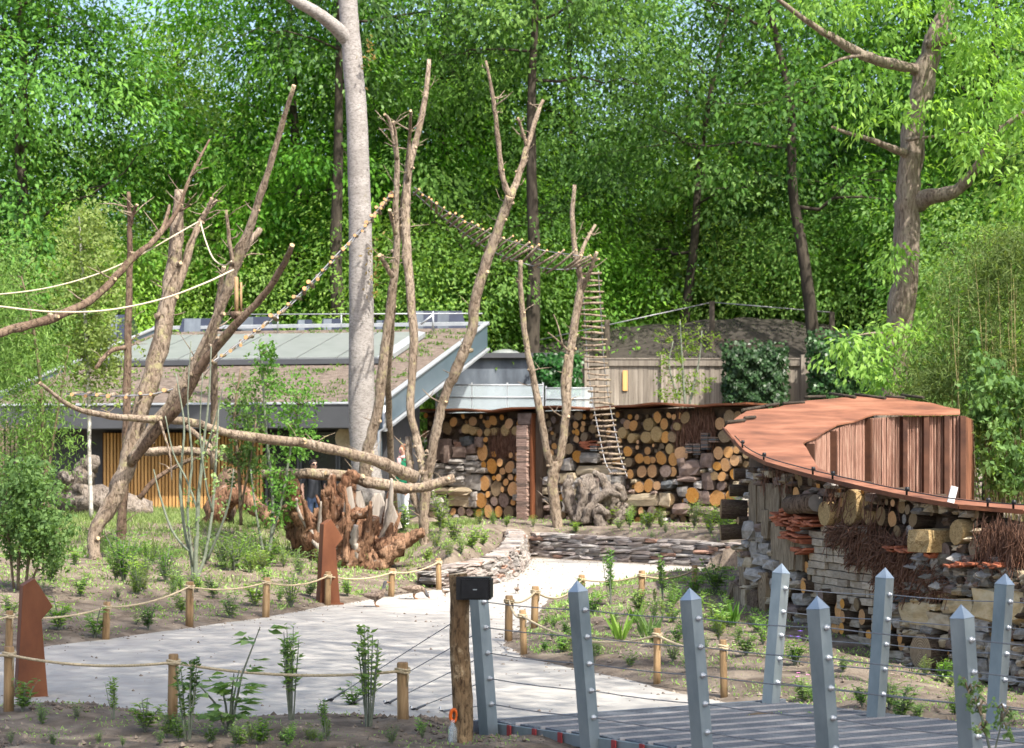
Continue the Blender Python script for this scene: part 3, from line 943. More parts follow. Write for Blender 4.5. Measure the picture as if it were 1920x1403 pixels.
stonesA = [(475, 735, 95, 35), (630, 695, 55, 28), (640, 765, 90, 32), (285, 780, 50, 32), (405, 810, 60, 38), (505, 805, 50, 30), (630, 825, 60, 30),
           (735, 830, 50, 32), (190, 815, 40, 30), (280, 845, 70, 35), (415, 865, 60, 30), (540, 870, 80, 28), (510, 930, 50, 40), (640, 960, 85, 90),
           (460, 980, 110, 28), (280, 1050, 100, 45, 'stone_beige'), (500, 1060, 130, 50, 'stone_beige'), (490, 1165, 130, 65, 'stone_beige'), (660, 1110, 35, 45),
           (640, 1180, 40, 60), (230, 1190, 90, 70), (270, 610, 105, 130, 'stone_brown'), (345, 650, 55, 95, 'stone_brown'), (500, 630, 70, 70, 'stone_brown'),
           (620, 600, 50, 60, 'stone_brown'), (705, 520, 40, 60, 'stone_brown'), (560, 510, 60, 50, 'slate_dark'), (480, 560, 40, 50, 'stone_red'), (200, 480, 60, 60, 'stone_brown'),
           (330, 930, 100, 50), (150, 930, 60, 60), (160, 1050, 60, 60), (310, 1290, 60, 60, 'stone_grey')]
stonesB = [(185, 780, 170, 50, 'stone_beige'), (690, 1085, 180, 62, 'stone_beige'), (935, 1080, 55, 80, 'stone_beige'), (1185, 760, 110, 90, 'stone_brown'),
           (1370, 680, 60, 80, 'stone_brown'), (1375, 890, 65, 90, 'stone_brown'), (1160, 870, 100, 30, 'stone_brown'), (960, 930, 60, 45, 'slate_dark'),
           (150, 650, 90, 55), (1110, 700, 45, 45, 'stone_brown'), (560, 1190, 40, 50, 'stone_beige'), (440, 1230, 40, 40, 'stone_beige'), (1270, 930, 40, 40),
           (1120, 1000, 60, 50), (1330, 1060, 60, 80, 'stone_brown'), (1110, 1180, 90, 60, 'stone_brown'), (1330, 1190, 100, 40, 'stone_brown'), (-80, 720, 60, 60),
           (-70, 860, 80, 60, 'stone_beige'), (60, 900, 100, 50), (230, 900, 80, 50, 'stone_brown'), (-60, 1000, 80, 70), (80, 1020, 90, 60, 'stone_beige'), (250, 1020, 90, 70),
           (430, 1080, 70, 70, 'stone_brown'), (330, 880, 60, 50), (-40, 1150, 90, 70), (150, 1150, 90, 70), (320, 1150, 80, 60), (430, 900, 60, 60)]
taken = []
for v in logsA:
    px, py, rx, ry = zA(v); put_log(fw, far_root, px, py, ry, v[4] if len(v) > 4 else 'o'); taken.append((px, py, rx, ry))
for v in logsB:
    px, py, rx, ry = zB(v); put_log(fw, far_root, px, py, ry, v[4] if len(v) > 4 else 'o'); taken.append((px, py, rx, ry))
for v in stonesA:
    px, py, rx, ry = zA(v); put_stone(fw, far_root, px, py, rx * .97, ry * .97, v[4] if len(v) > 4 else 'stone_grey'); taken.append((px, py, rx, ry))
for v in stonesB:
    px, py, rx, ry = zB(v); put_stone(fw, far_root, px, py, rx * .97, ry * .97, v[4] if len(v) > 4 else 'stone_grey'); taken.append((px, py, rx, ry))
# stacks of thin slates, red tiles, brushwood panels
for (zx, zy, n_) in ((1360, 450, 5), (1440, 490, 3), (1200, 560, 5), (1280, 560, 6), (1360, 545, 4), (215, 560, 4)):
    for k in range(n_):
        px, py = 1080 + zx / 5.503, 740 + (zy - 45 + k * 20) / 5.503
        put_block(fw, far_root, px - 6.5, px + 6.5, py - 1.3, py + 1.3, brick('slate_dark' if k % 2 else 'stone_brown'), .0, .3, 'roof_slate', random.uniform(-.04, .04))
        taken.append((px, py, 8, 4))
for k in range(14):
    px, py = 1080 + random.uniform(75, 225) / 5.503, 740 + random.uniform(490, 560) / 5.503
    put_block(fw, far_root, px - 6, px + 6, py - 1.4, py + 1.4, brick('tile'), .0, .3, 'roof_tile', random.uniform(-.3, .3))
taken.append((1107, 835, 16, 9))
for (x0, x1, y0, y1, k) in ((922, 977, 817, 848, 260), (1265, 1340, 770, 832, 420), (1300, 1335, 752, 790, 120)):
    o = twigs(fw, x0, x1, y0, y1, k, .012, .5, proud=(-.05, .06), spread=.2, zmax=lambda y_: 3.5).build('brushwood', M['brush'], far_root)
    o['kind'] = 'stuff'
    taken.append(((x0 + x1) / 2, (y0 + y1) / 2, (x1 - x0) / 2, (y1 - y0) / 2))
# pillar of stacked thin tiles, steel jamb and dark doorway
k = 0
y = 798.0
while y < 977:
    h = random.uniform(2.6, 4.2)
    put_block(fw, far_root, 979 + random.uniform(-1, 1), 1000 + random.uniform(-1.2, 1.2), y, y + h * .93, brick('tile_pale' if random.random() < .85 else 'stone_brown'), .06, .36, 'flat_tile', random.uniform(-.03, .03))
    y += h
put_block(fw, far_root, 1002.5, 1006.5, 775, 978, brick('corten_dark'), .09, .2, 'door_jamb')
put_block(fw, far_root, 1007, 1020, 780, 978, brick('core'), -.03, .2, 'doorway')  # solid dark block painted in for the shade of the opening
put_block(fw, far_root, 979, 1006, 775, 797, brick('stone_brown'), .04, .3, 'lintel_stone')
taken += [(992, 880, 16, 110), (1013, 880, 10, 110)]
# packing of small logs and stones in the gaps
for _ in range(5200):
    px, py = random.uniform(798, 1398), random.uniform(778, 978)
    rr = random.choice((4, 5, 6, 7, 8.5))
    ok = True
    for (a, b, c, d) in taken:
        if ((px - a) / (c + rr * .78)) ** 2 + ((py - b) / (d + rr)) ** 2 < 1.0:
            ok = False; break
    if not ok: continue
    taken.append((px, py, rr * .78, rr))
    if py > 880 and random.random() < .55 or (px < 920 and py > 855):
        put_stone(fw, far_root, px, py, rr * 1.1, rr, random.choice(('stone_grey', 'stone_brown', 'stone_beige')))
    else:
        put_log(fw, far_root, px, py, rr, random.choice('oddbb'), proud=random.uniform(-.10, -.01))

# ------------------------------------------------------------------ near wall and its rusty roof
def roof_D(py): return 2.665 / (.11 + (py - HOR) / F)
def RP(px, py): return P(px, py, roof_D(py))
def roof_z(y): return 2.29 + .11 * (y - 25.5)
NWpx = [(1402, 29.5), (1391, 28.2), (1385, 27.2), (1388, 26.4), (1400, 25.7), (1425, 25.1), (1500, 24.0), (1600, 22.6), (1750, 20.9), (1920, 19.5), (2080, 18.4)]
NW = [((a - 960) / F * b, b) for a, b in NWpx]
nw = WallFace(NW)
near_root = empty('insect_hotel', (NW[6][0], NW[6][1], -.15), 'curved wall of logs, straw, bricks and limestone beside the footbridge, roofed in rusty steel', 'insect hotel')
extrude_core(NW, .16, -.5, lambda q: roof_z(q.y - .9) - .04, off=-.14, side=1).build('wall_core', M['core'], near_root)

front = [(1358, 802), (1378, 826), (1400, 848), (1440, 868), (1525, 892), (1620, 914), (1700, 931), (1800, 948), (1920, 958), (2050, 962)]
inner = [(2050, 951), (1920, 944), (1800, 935), (1700, 918), (1620, 903), (1560, 889), (1535, 876), (1505, 831), (1570, 797), (1640, 777), (1720, 776), (1800, 774)]
back = [(1800, 769), (1745, 757), (1690, 749), (1605, 743), (1515, 751), (1460, 762), (1400, 772), (1372, 788)]
out = [RP(*p) for p in front + inner + back]
bm = bmesh.new()
vs = [bm.verts.new(p) for p in out]
f = bm.faces.new(vs)
bmesh.ops.triangulate(bm, faces=[f])
for _ in range(3):
    bmesh.ops.subdivide_edges(bm, edges=[e for e in bm.edges if e.calc_length() > .55], cuts=1, use_grid_fill=False)
    bmesh.ops.triangulate(bm, faces=[q for q in bm.faces if len(q.verts) > 3])
for v in bm.verts:
    v.co.z += .010 * math.sin(v.co.x * 3.1 + v.co.y * 1.3) + .006 * math.sin(v.co.y * 5.2)
bm.normal_update()
if sum(q.normal.z for q in bm.faces) < 0:
    bmesh.ops.reverse_faces(bm, faces=bm.faces[:])
ret = bmesh.ops.extrude_face_region(bm, geom=bm.faces[:])
for g in ret['geom']:
    if isinstance(g, bmesh.types.BMVert):
        g.co.z -= .022
bmesh.ops.recalc_face_normals(bm, faces=bm.faces[:])
me = bpy.data.meshes.new('rusty_roof')
bm.to_mesh(me); bm.free()
me.materials.append(M['corten'])
roof = link('roof_sheet', me, near_root)
# turned-up edge plate along the front rim
m = MB()
for (a, b) in zip(front[:-1], front[1:]):
    p, q = RP(*a), RP(*b)
    d = Vector((q - p)); d.z = 0
    nrm_ = Vector((d.y, -d.x, 0)).normalized()
    if nrm_.dot(-p) < 0: nrm_ = -nrm_
    u = Vector((0, 0, 1))
    p2, q2 = p + nrm_ * .012, q + nrm_ * .012
    m.hexa([p2 - u * .034, q2 - u * .034, q2 - u * .034 + nrm_ * .015, p2 - u * .034 + nrm_ * .015, p2 + u * .012, q2 + u * .012, q2 + u * .012 + nrm_ * .015, p2 + u * .012 + nrm_ * .015])
m.build('rim_plate', M['corten_dark'], near_root)
# dark edge strips stepping along the outer rim
steps = [((1362, 796), (1396, 792)), ((1396, 788), (1416, 786)), ((1392, 773), (1432, 766)), ((1434, 765), (1460, 761)), ((1468, 760), (1508, 758)), ((1508, 748), (1548, 747)), ((1556, 741), (1604, 748)), ((1604, 743), (1660, 750)), ((1660, 747), (1696, 749)), ((1690, 744), (1732, 749))]
for a, b in steps:
    m = MB()
    p, q = RP(*a), RP(*b)
    m.tube([p + Vector((0, 0, .03)), q + Vector((0, 0, .03))], .026, 6)
    m.build('edge_strip', M['bark_dark'], near_root)
# reed screens between steel posts
RDpx = [(1512, 26.95), (1555, 28.75), (1622, 30.75), (1690, 31.15), (1733, 31.2), (1772, 31.25), (1803, 31.25)]
RD = [Vector(((a - 960) / F * b, b)) for a, b in RDpx]
for a, b in zip(RD[:-1], RD[1:]):
    d = b - a; L = d.length; t = d.normalized(); n2 = Vector((t.y, -t.x))
    if n2.dot(-a) < 0: n2 = -n2
    m = MB()
    k = int(L / .022)
    for i in range(k):
        q = a + t * (L * (i + .5) / k) + n2 * random.uniform(-.012, .02)
        zt = roof_z(q.y) - .05
        r_ = random.uniform(.008, .017)
        m.tube([(q.x, q.y, .0), (q.x + t.x * random.uniform(-.02, .02), q.y, zt)], [r_, r_ * .9], 4, caps=(False, False))
    q0, q1 = a - n2 * .03, b - n2 * .03
    m.add([(*q0, 0), (*q1, 0), (*q1, roof_z(q1.y) - .06), (*q0, roof_z(q0.y) - .06)], [(0, 1, 2, 3)])
    o = m.build('reed_screen', M['reed'], near_root)
    o['kind'] = 'stuff'
for i, q in enumerate(RD):
    m = MB()
    t = (RD[min(i + 1, len(RD) - 1)] - RD[max(i - 1, 0)]).normalized(); n2 = Vector((t.y, -t.x))
    if n2.dot(-q) < 0: n2 = -n2
    mid = q + n2 * .05
    Rm = Matrix((Vector((t.x, t.y, 0)), Vector((n2.x, n2.y, 0)), Vector((0, 0, 1)))).transposed()
    zt = roof_z(q.y) - .055
    m.box((mid.x, mid.y, zt / 2), .085, .12, zt, Rm)
    m.build('steel_post', M['corten_post'], near_root)
m = MB()
e = RD[-1]
m.hexa([(e.x + .06, e.y, 0), (e.x + .9, e.y + 3, 0), (e.x + .9, e.y + 3.05, 0), (e.x + .06, e.y + .05, 0),
        (e.x + .06, e.y, roof_z(e.y) - .06), (e.x + .9, e.y + 3, roof_z(e.y) - .06), (e.x + .9, e.y + 3.05, roof_z(e.y) - .06), (e.x + .06, e.y + .05, roof_z(e.y) - .06)])
m.build('end_plate', M['corten'], near_root)
# string of sockets along the front rim
cp = [RP(*p) + Vector((0, 0, .06)) for p in front[1:]]
m = MB(); m.tube([Vector(p) for p in spline([tuple(c) for c in cp], 5)], .007, 5); m.build('light_string_cable', M['black'], near_root)
for px in (1392, 1432, 1524, 1561, 1700, 1852, 1900):
    for (a, b) in zip(front[:-1], front[1:]):
        if a[0] <= px <= b[0]:
            py = a[1] + (b[1] - a[1]) * (px - a[0]) / (b[0] - a[0])
    p = RP(px, py)
    m = MB()
    m.tube([p + Vector((0, 0, .0)), p + Vector((0, 0, .05)), p + Vector((.005, -.01, .065)), p + Vector((.005, -.01, .10))], [.012, .012, .026, .020], 8)
    m.build('lamp_socket', M['black'], near_root)
lp = RP(1786, 944)
m = MB(); m.box(lp + Vector((0, 0, .09)), .07, .03, .17, Matrix.Rotation(.25, 3, 'Y')); 
o = m.build('notice_card', M['white_plastic'])
tag(o, 'small blank white card clipped to the front rim of the rusty roof', 'card')

def z1(v): return (1360 + v[0] / 6.682, 860 + v[1] / 6.682, v[2] / 6.682, v[3] / 6.682)
def z3(v): return (1640 + v[0] / 6.682, 900 + v[1] / 6.682, v[2] / 6.682, v[3] / 6.682)
def z4(v): return (1360 + v[0] / 6.682, 1060 + v[1] / 6.682, v[2] / 6.682, v[3] / 6.682)
def z5(v): return (1640 + v[0] / 6.682, 1070 + v[1] / 6.682, v[2] / 6.682, v[3] / 6.682)
tk = []
def L_(z, lst):
    for v in lst:
        px, py, rx, ry = z(v)
        k = v[4] if len(v) > 4 else 'o'
        pr = v[5] if len(v) > 5 else None
        put_log(nw, near_root, px, py, ry, k, proud=pr, length=.34, name='straw_bundle' if k == 's' else 'log')
        tk.append((px, py, rx, ry))
def S_(z, lst):
    for v in lst:
        px, py, rx, ry = z(v)
        put_stone(nw, near_root, px, py, rx, ry, v[4] if len(v) > 4 else 'stone_grey', depth=.3)
        tk.append((px, py, rx, ry))
L_(z1, [(1090, 290, 35, 75, 'd'), (1000, 290, 20, 80, 'd'), (960, 450, 45, 110), (930, 220, 15, 55, 'd'), (880, 290, 25, 60, 'd'), (1235, 340, 35, 55), (1370, 690, 105, 170, 's', .14),
        (1500, 550, 35, 66), (1650, 620, 90, 230, 's', .1), (1820, 650, 60, 200, 's', .04), (230, 630, 70, 120, 'd', .3), (245, 930, 75, 95, 'd', .32), (130, 1110, 60, 60, 'd', .35),
        (240, 400, 60, 70, 'd', .2), (250, 200, 60, 70, 'd', .15), (300, 780, 50, 55, 'd', .15)])
L_(z3, [(135, 450, 55, 125, 'd'), (255, 490, 60, 112), (305, 290, 25, 55), (215, 270, 35, 50, 'd'), (375, 330, 40, 100, 'd'), (415, 490, 50, 62, 'g'), (505, 370, 40, 70, 'd'),
        (570, 500, 70, 105, 'd'), (475, 680, 80, 125, 'g'), (630, 740, 65, 120, 'g'), (365, 640, 40, 85, 'd'), (1140, 650, 140, 165, 's', .12), (1000, 890, 85, 118, 'b', .12), (1345, 870, 65, 130, 'd', .1)])
L_(z4, [(860, 250, 40, 95, 'd'), (1010, 250, 55, 112), (1110, 270, 40, 85, 'o', .14), (1040, 20, 45, 80), (1370, 390, 70, 90, 'b', .18), (1440, 570, 55, 110), (1585, 480, 38, 66, 'o', .12),
        (1740, 490, 45, 80, 'd', .1), (1590, 640, 45, 72, 'o', .12), (1810, 650, 60, 102, 'o', .1), (1280, 570, 25, 105), (1310, 790, 35, 82), (1420, 780, 32, 84), (1500, 800, 22, 60), (1575, 790, 40, 80, 'o', .12),
        (1850, 870, 35, 74), (1750, 870, 50, 84, 'd')])
L_(z5, [(235, 900, 45, 120, 'd'), (380, 920, 55, 86), (480, 850, 35, 66, 'o', .16), (210, 700, 25, 75), (720, 1020, 145, 270, 'd', .14), (870, 1160, 60, 90, 'd', .2)])
# square straw bale
put_block(nw, near_root, 1745, 1785, 992, 1036, rock('straw', 1, .15, .06), .1, .4, 'straw_bale'); tk.append((1766, 1014, 20, 22))
# a debarked log lying lengthways
r = nw.place(1512, 946, .16)
m = MB(); pos, t, n2, s, dp = r
d = Vector((t.x, t.y, .05)).normalized()
m.tube([pos - d * .1, pos + d * .2, pos + d * .62], [.115, .118, .10], 14, .03, cap_mi=1)
m.build('lengthways_log', [M['bark_mid'], M['stone_grey']], near_root)
S_(z5, [(440, 350, 200, 52, 'slate_dark'), (850, 260, 165, 85, 'stone_beige'), (1080, 440, 180, 95, 'stone_yellow'), (560, 520, 215, 140, 'stone_yellow'), (870, 630, 145, 115, 'stone_beige'),
        (590, 370, 50, 40, 'stone_yellow'), (815, 455, 55, 38, 'stone_yellow'), (935, 490, 60, 38, 'stone_beige'), (1500, 420, 170, 220, 'stone_yellow'), (1790, 420, 130, 230, 'stone_yellow'), (1400, 680, 100, 82),
        (1340, 840, 130, 80), (1380, 1180, 90, 92), (1700, 1200, 70, 84), (1830, 1250, 60, 80), (1780, 1040, 130, 58), (1350, 1030, 120, 58), (270, 470, 70, 78), (720, 740, 70, 46), (330, 650, 60, 56),
        (1700, 790, 90, 60, 'stone_brown'), (1850, 800, 70, 70), (1560, 960, 70, 60), (1130, 1330, 120, 70), (1500, 1330, 110, 70), (1750, 1380, 110, 50), (930, 1330, 100, 60, 'stone_brown'), (1250, 640, 60, 60, 'stone_beige'),
        (1180, 700, 60, 60, 'stone_brown'), (940, 880, 50, 90, 'stone_beige'), (1560, 1150, 60, 70), (1650, 640, 90, 50), (150, 400, 70, 80)])
S_(z1, [(370, 900, 60, 130), (505, 985, 50, 66), (530, 1120, 75, 70), (500, 1270, 110, 84), (330, 1330, 42, 110, 'stone_beige'), (230, 1320, 70, 90), (380, 1130, 60, 110), (640, 1330, 70, 70)])
S_(z4, [(410, 120, 100, 85), (150, 200, 60, 120), (70, 330, 60, 120), (860, 130, 60, 60), (1000, 420, 80, 70), (900, 560, 90, 60, 'stone_brown'), (1220, 480, 60, 60), (1250, 390, 60, 50), (650, 230, 60, 70),
        (1000, 700, 50, 60), (140, 560, 70, 90), (60, 120, 40, 90)])
# rubble mass high on the right
for k in range(75):
    px, py = random.uniform(1715, 1918), 0
    py = 1050 + (px - 1715) * .1 + random.uniform(-14, 50)
    if any(((px - a) / c) ** 2 + ((py - b) / d) ** 2 < .8 for a, b, c, d in tk): continue
    put_stone(nw, near_root, px, py, random.uniform(7, 13), random.uniform(7, 13), random.choice(('concrete_rubble', 'stone_grey', 'concrete_rubble')), sq=.5, jit=.3)
# weathered vertical planks and split wood
for (x0, x1, y0, y1) in ((350, 440, 270, 830), (442, 530, 330, 810), (530, 612, 640, 1010), (600, 738, 310, 785), (620, 735, 800, 1260), (740, 830, 880, 1403), (832, 930, 990, 1403), (930, 1018, 1060, 1403), (740, 800, 250, 870), (560, 600, 300, 640)):
    a = z1((x0, y0, 0, 0)); b = z1((x1, y1, 0, 0))
    put_block(nw, near_root, a[0], b[0] + .6, a[1], b[1], rock('plank', nseed(), .06, .07), random.uniform(.0, .05), .09, 'weathered_plank', random.uniform(-.015, .015))
    tk.append(((a[0] + b[0]) / 2, (a[1] + b[1]) / 2, (b[0] - a[0]) / 1.8, (b[1] - a[1]) / 1.8))
for (x0, x1, y0, y1, mt) in ((130, 230, 200, 560, 'plank'), (240, 330, 260, 600, 'plank'), (330, 390, 300, 580, 'stone_beige'), (270, 340, 0, 270, 'plank'), (380, 520, 300, 1000, 'bark_mid'), (505, 600, 90, 640, 'logend_dull'),
                            (780, 920, 600, 920, 'logend_dull'), (930, 1055, 800, 1130, 'logend_dull'), (720, 830, 740, 1040, 'stone_beige'), (1290, 1490, 930, 1210, 'logend_dull'), (240, 380, 600, 900, 'bark_mid'), (560, 640, 640, 960, 'bark_mid')):
    a = z4((x0, y0, 0, 0)); b = z4((x1, y1, 0, 0))
    put_block(nw, near_root, a[0], b[0], a[1], b[1], rock(mt, nseed(), .18, .16), random.uniform(.02, .08), .16, 'split_timber', random.uniform(-.06, .06))
    tk.append(((a[0] + b[0]) / 2, (a[1] + b[1]) / 2, (b[0] - a[0]) / 1.8, (b[1] - a[1]) / 1.8))
# red roof tiles in small stacks
def tiles(x0, x1, y0, y1, z, k):
    for _ in range(k):
        px, py, _a, _b = z((random.uniform(x0, x1), random.uniform(y0, y1), 0, 0))
        put_block(nw, near_root, px - 6, px + 6, py - 2, py + 2, brick('tile'), random.uniform(.03, .1), .26, 'roof_tile', random.uniform(-.2, .2))
for (x0, x1, y0, y1, k) in ((760, 980, 610, 830, 22), (1020, 1260, 700, 870, 18), (890, 1010, 860, 990, 9), (1050, 1100, 960, 1060, 5), (1030, 1150, 1120, 1180, 5)):
    tiles(x0, x1, y0, y1, z1, k)
    a = z1(((x0 + x1) / 2, (y0 + y1) / 2, (x1 - x0) / 2, (y1 - y0) / 2)); tk.append(a)
for (x0, x1, y0, y1) in ((330, 480, 810, 900), (500, 620, 870, 910), (830, 880, 900, 960), (1060, 1240, 1030, 1080), (1240, 1420, 1040, 1070), (1430, 1860, 1030, 1110)):
    tiles(x0, x1, y0, y1, z3, 5)
# courses of grey bricks
tot, at_ = polyline_walk(NW[4:], .1)
def bricks_in(xmin, xmax, ymin, ymax, skip=lambda px, py: False):
    h = .088
    z = -.25
    r_ = 0
    while z < 2.2:
        s = .13 * (r_ % 2)
        while s < tot:
            wd = random.uniform(.20, .33)
            q, t = at_(s + wd / 2)
            px = 960 + q.x / q.y * F; py = HOR + (HC - z - h / 2) / q.y * F
            if xmin < px < xmax and ymin < py < ymax and not skip(px, py) and not any(((px - a) / (c + 2)) ** 2 + ((py - b) / (d + 2)) ** 2 < .85 for a, b, c, d in tk):
                n2 = Vector((t.y, -t.x))
                if n2.dot(-q) < 0: n2 = -n2
                pos = Vector((q.x, q.y, z + h / 2)) + Vector((n2.x, n2.y, 0)) * random.uniform(-.08, -.02)
                link('brick', brick('brick'), near_root, frame(pos, t, n2, wd * .95, h * .93, .2, roll=random.uniform(-.03, .03)))
            s += wd
        z += h; r_ += 1
bricks_in(1522, 1640, 985, 1140)
bricks_in(1570, 1760, 1095, 1290)
bricks_in(1440, 1580, 1180, 1275)
# brushwood banks
for (x0, x1, y0, y1, k, tl) in ((1565, 1650, 985, 1022, 420, 1.1), (1600, 1720, 1005, 1060, 700, 1.0), (1655, 1775, 1055, 1105, 800, .9), (1845, 1925, 965, 1055, 700, .3), (1700, 1790, 1080, 1120, 300, 1.0), (1560, 1700, 905, 960, 300, .4), (1440, 1520, 885, 905, 160, .2)):
    o = twigs(nw, x0, x1, y0, y1, k, .006, .34, tilt=tl, spread=.45, proud=(-.06, .14), zmax=lambda y_: roof_z(y_) - .02).build('brushwood', M['brush'], near_root)
    o['kind'] = 'stuff'
# gaps
for _ in range(6800):
    px, py = random.uniform(1392, 2072), 0
    top = 880 + max(0, (px - 1440)) * .19
    py = random.uniform(top, 1260 + (px - 1392) * .12)
    rr = random.uniform(4, 9)
    if any(((px - a) / (c + rr * .45)) ** 2 + ((py - b) / (d + rr * .75)) ** 2 < 1.0 for a, b, c, d in tk): continue
    if 1522 < px < 1700 and 985 < py < 1290: continue
    if 1560 < px < 1790 and 960 < py < 1110: continue
    if px > 1840 and py < 1060: continue
    tk.append((px, py, rr * .6, rr))
    if random.random() < .42 and px > 1450:
        put_log(nw, near_root, px, py, rr * 1.05, random.choice('oodd'), proud=random.uniform(-.06, .03), length=.3)
    else:
        put_stone(nw, near_root, px, py, rr * 1.1, rr, random.choice(('stone_brown', 'stone_beige', 'bark_mid', 'brick', 'stone_grey')))

# ------------------------------------------------------------------ visitor house with green roof
C0 = Vector((-3.02, 46.0, 3.49))
ex = Vector((-.982, .188, 0)); ey = Vector((.188, .982, 0)); uz = Vector((0, 0, 1))
SL = (6.11 - 3.49) / 12.0
def HR(u, t, dz=0.0):
    """point on the roof plane: u metres left of the right verge, t metres up the slope"""
    return C0 + ex * u + ey * t + uz * (SL * t + dz)
house = empty('visitor_house', tuple(C0 + ex * 5 + ey * 6 - uz * 2.9), 'low modern house with a sloping planted roof and orange slatted wall', 'house')
UL, TL = 10.1, 12.0
m = MB()
m.hexa([HR(.08, .1, -.30), HR(UL - .08, .1, -.30), HR(UL - .08, TL - .1, -.30), HR(.08, TL - .1, -.30), HR(.08, .1, -.06), HR(UL - .08, .1, -.06), HR(UL - .08, TL - .1, -.06), HR(.08, TL - .1, -.06)][0:4][::1] +
       [HR(.08, .1, -.06), HR(UL - .08, .1, -.06), HR(UL - .08, TL - .1, -.06), HR(.08, TL - .1, -.06)])
roofp = m.build('green_roof', M['sedum'], house)
m = MB(); m.hexa([HR(-.02, .0, -.55), HR(UL, .0, -.55), HR(UL, .09, -.55), HR(-.02, .09, -.55), HR(-.02, .0, .0), HR(UL, .0, .0), HR(UL, .09, .0), HR(-.02, .09, .0)])
m.build('front_fascia', M['fascia'], house)
m = MB(); m.hexa([HR(-.05, -.02, -.55), HR(.03, -.02, -.55), HR(.03, TL, -.62), HR(-.05, TL, -.62), HR(-.05, -.02, .03), HR(.03, -.02, .03), HR(.03, TL, .03), HR(-.05, TL, .03)])
m.build('side_fascia', M['fascia_side'], house)
m = MB(); m.hexa([HR(UL - .03, 0, -.5), HR(UL + .05, 0, -.5), HR(UL + .05, TL, -.5), HR(UL - .03, TL, -.5), HR(UL - .03, 0, .03), HR(UL + .05, 0, .03), HR(UL + .05, TL, .03), HR(UL - .03, TL, .03)])
m.build('side_fascia', M['fascia_side'], house)
for (a, b, c, d, z0, z1_) in ((-.09, .06, -.02, TL, .032, .07), (UL - .06, UL + .09, -.02, TL, .032, .07), (-.09, UL + .09, TL, TL + .12, .0, .09), (.065, UL - .065, -.03, .10, .004, .03)):
    m = MB(); m.hexa([HR(a, c, z0), HR(b, c, z0), HR(b, d, z0), HR(a, d, z0), HR(a, c, z1_), HR(b, c, z1_), HR(b, d, z1_), HR(a, d, z1_)])
    m.build('zinc_trim', M['zinc'], house)
m = MB(); m.hexa([HR(-.02, .1, -.60), HR(UL, .1, -.60), HR(UL, TL, -.7), HR(-.02, TL, -.7), HR(-.02, .1, -.56), HR(UL, .1, -.56), HR(UL, TL, -.64), HR(-.02, TL, -.64)])
m.build('soffit', M['fascia'], house)
m = MB(); m.hexa([HR(-.13, 0.0, -.64), HR(.0, 0.0, -.64), HR(.0, TL, -.72), HR(-.13, TL, -.72), HR(-.13, 0, -.58), HR(.0, 0, -.58), HR(.0, TL, -.66), HR(-.13, TL, -.66)])
m.build('verge_flange', M['zinc'], house)
# pale panels set in the roof
npan = 7
for i in range(npan):
    a = 1.63 + (9.3 - 1.63) * i / npan; b = 1.63 + (9.3 - 1.63) * (i + 1) / npan - .05
    m = MB(); m.hexa([HR(a, 5.8, .02), HR(b, 5.8, .02), HR(b, 10, .02), HR(a, 10, .02), HR(a, 5.8, .14), HR(b, 5.8, .14), HR(b, 10, .14), HR(a, 10, .14)])
    p_ = m.build('roof_panel', M['panel'], house)
m = MB(); m.hexa([HR(1.55, 5.68, -.02), HR(9.4, 5.68, -.02), HR(9.4, 5.8, -.02), HR(1.55, 5.8, -.02), HR(1.55, 5.68, .11), HR(9.4, 5.68, .11), HR(9.4, 5.8, .11), HR(1.55, 5.8, .11)])
m.build('panel_rail', M['fascia'], house)
m = MB(); m.hexa([HR(1.35, 5.7, -.02), HR(1.6, 5.7, -.02), HR(1.6, 10.1, -.02), HR(1.35, 10.1, -.02), HR(1.35, 5.7, .1), HR(1.6, 5.7, .16), HR(1.6, 10.1, .16), HR(1.35, 10.1, .1)])
m.build('panel_flashing', M['zinc'], house)
# tufts on the roof
rs = np.random.RandomState(31)
k = 420
us = rs.uniform(.2, 9.9, k); ts = rs.uniform(.3, 11.8, k)
msk = ~((us > 1.3) & (us < 9.5) & (ts > 5.4) & (ts < 10.3))
cl = wnoise(us, ts, 1.4) > -.35
C = np.array([tuple(HR(u, t, -.05)) for u, t in zip(us[msk & cl], ts[msk & cl])])
idx = np.repeat(np.arange(len(C)), 14); n = len(idx)
o = link('sedum_tufts', leafmesh('sedum_tufts', C[idx] + rs.normal(size=(n, 3)) * [.12, .12, .01], rs.normal(size=(n, 3)) * .7 + [0, 0, 1], rdir(rs, n), rs.uniform(.05, .13, n), .04, M['leaf_shrub'], rs.uniform(.3, 1, n)), house)
o['kind'] = 'stuff'
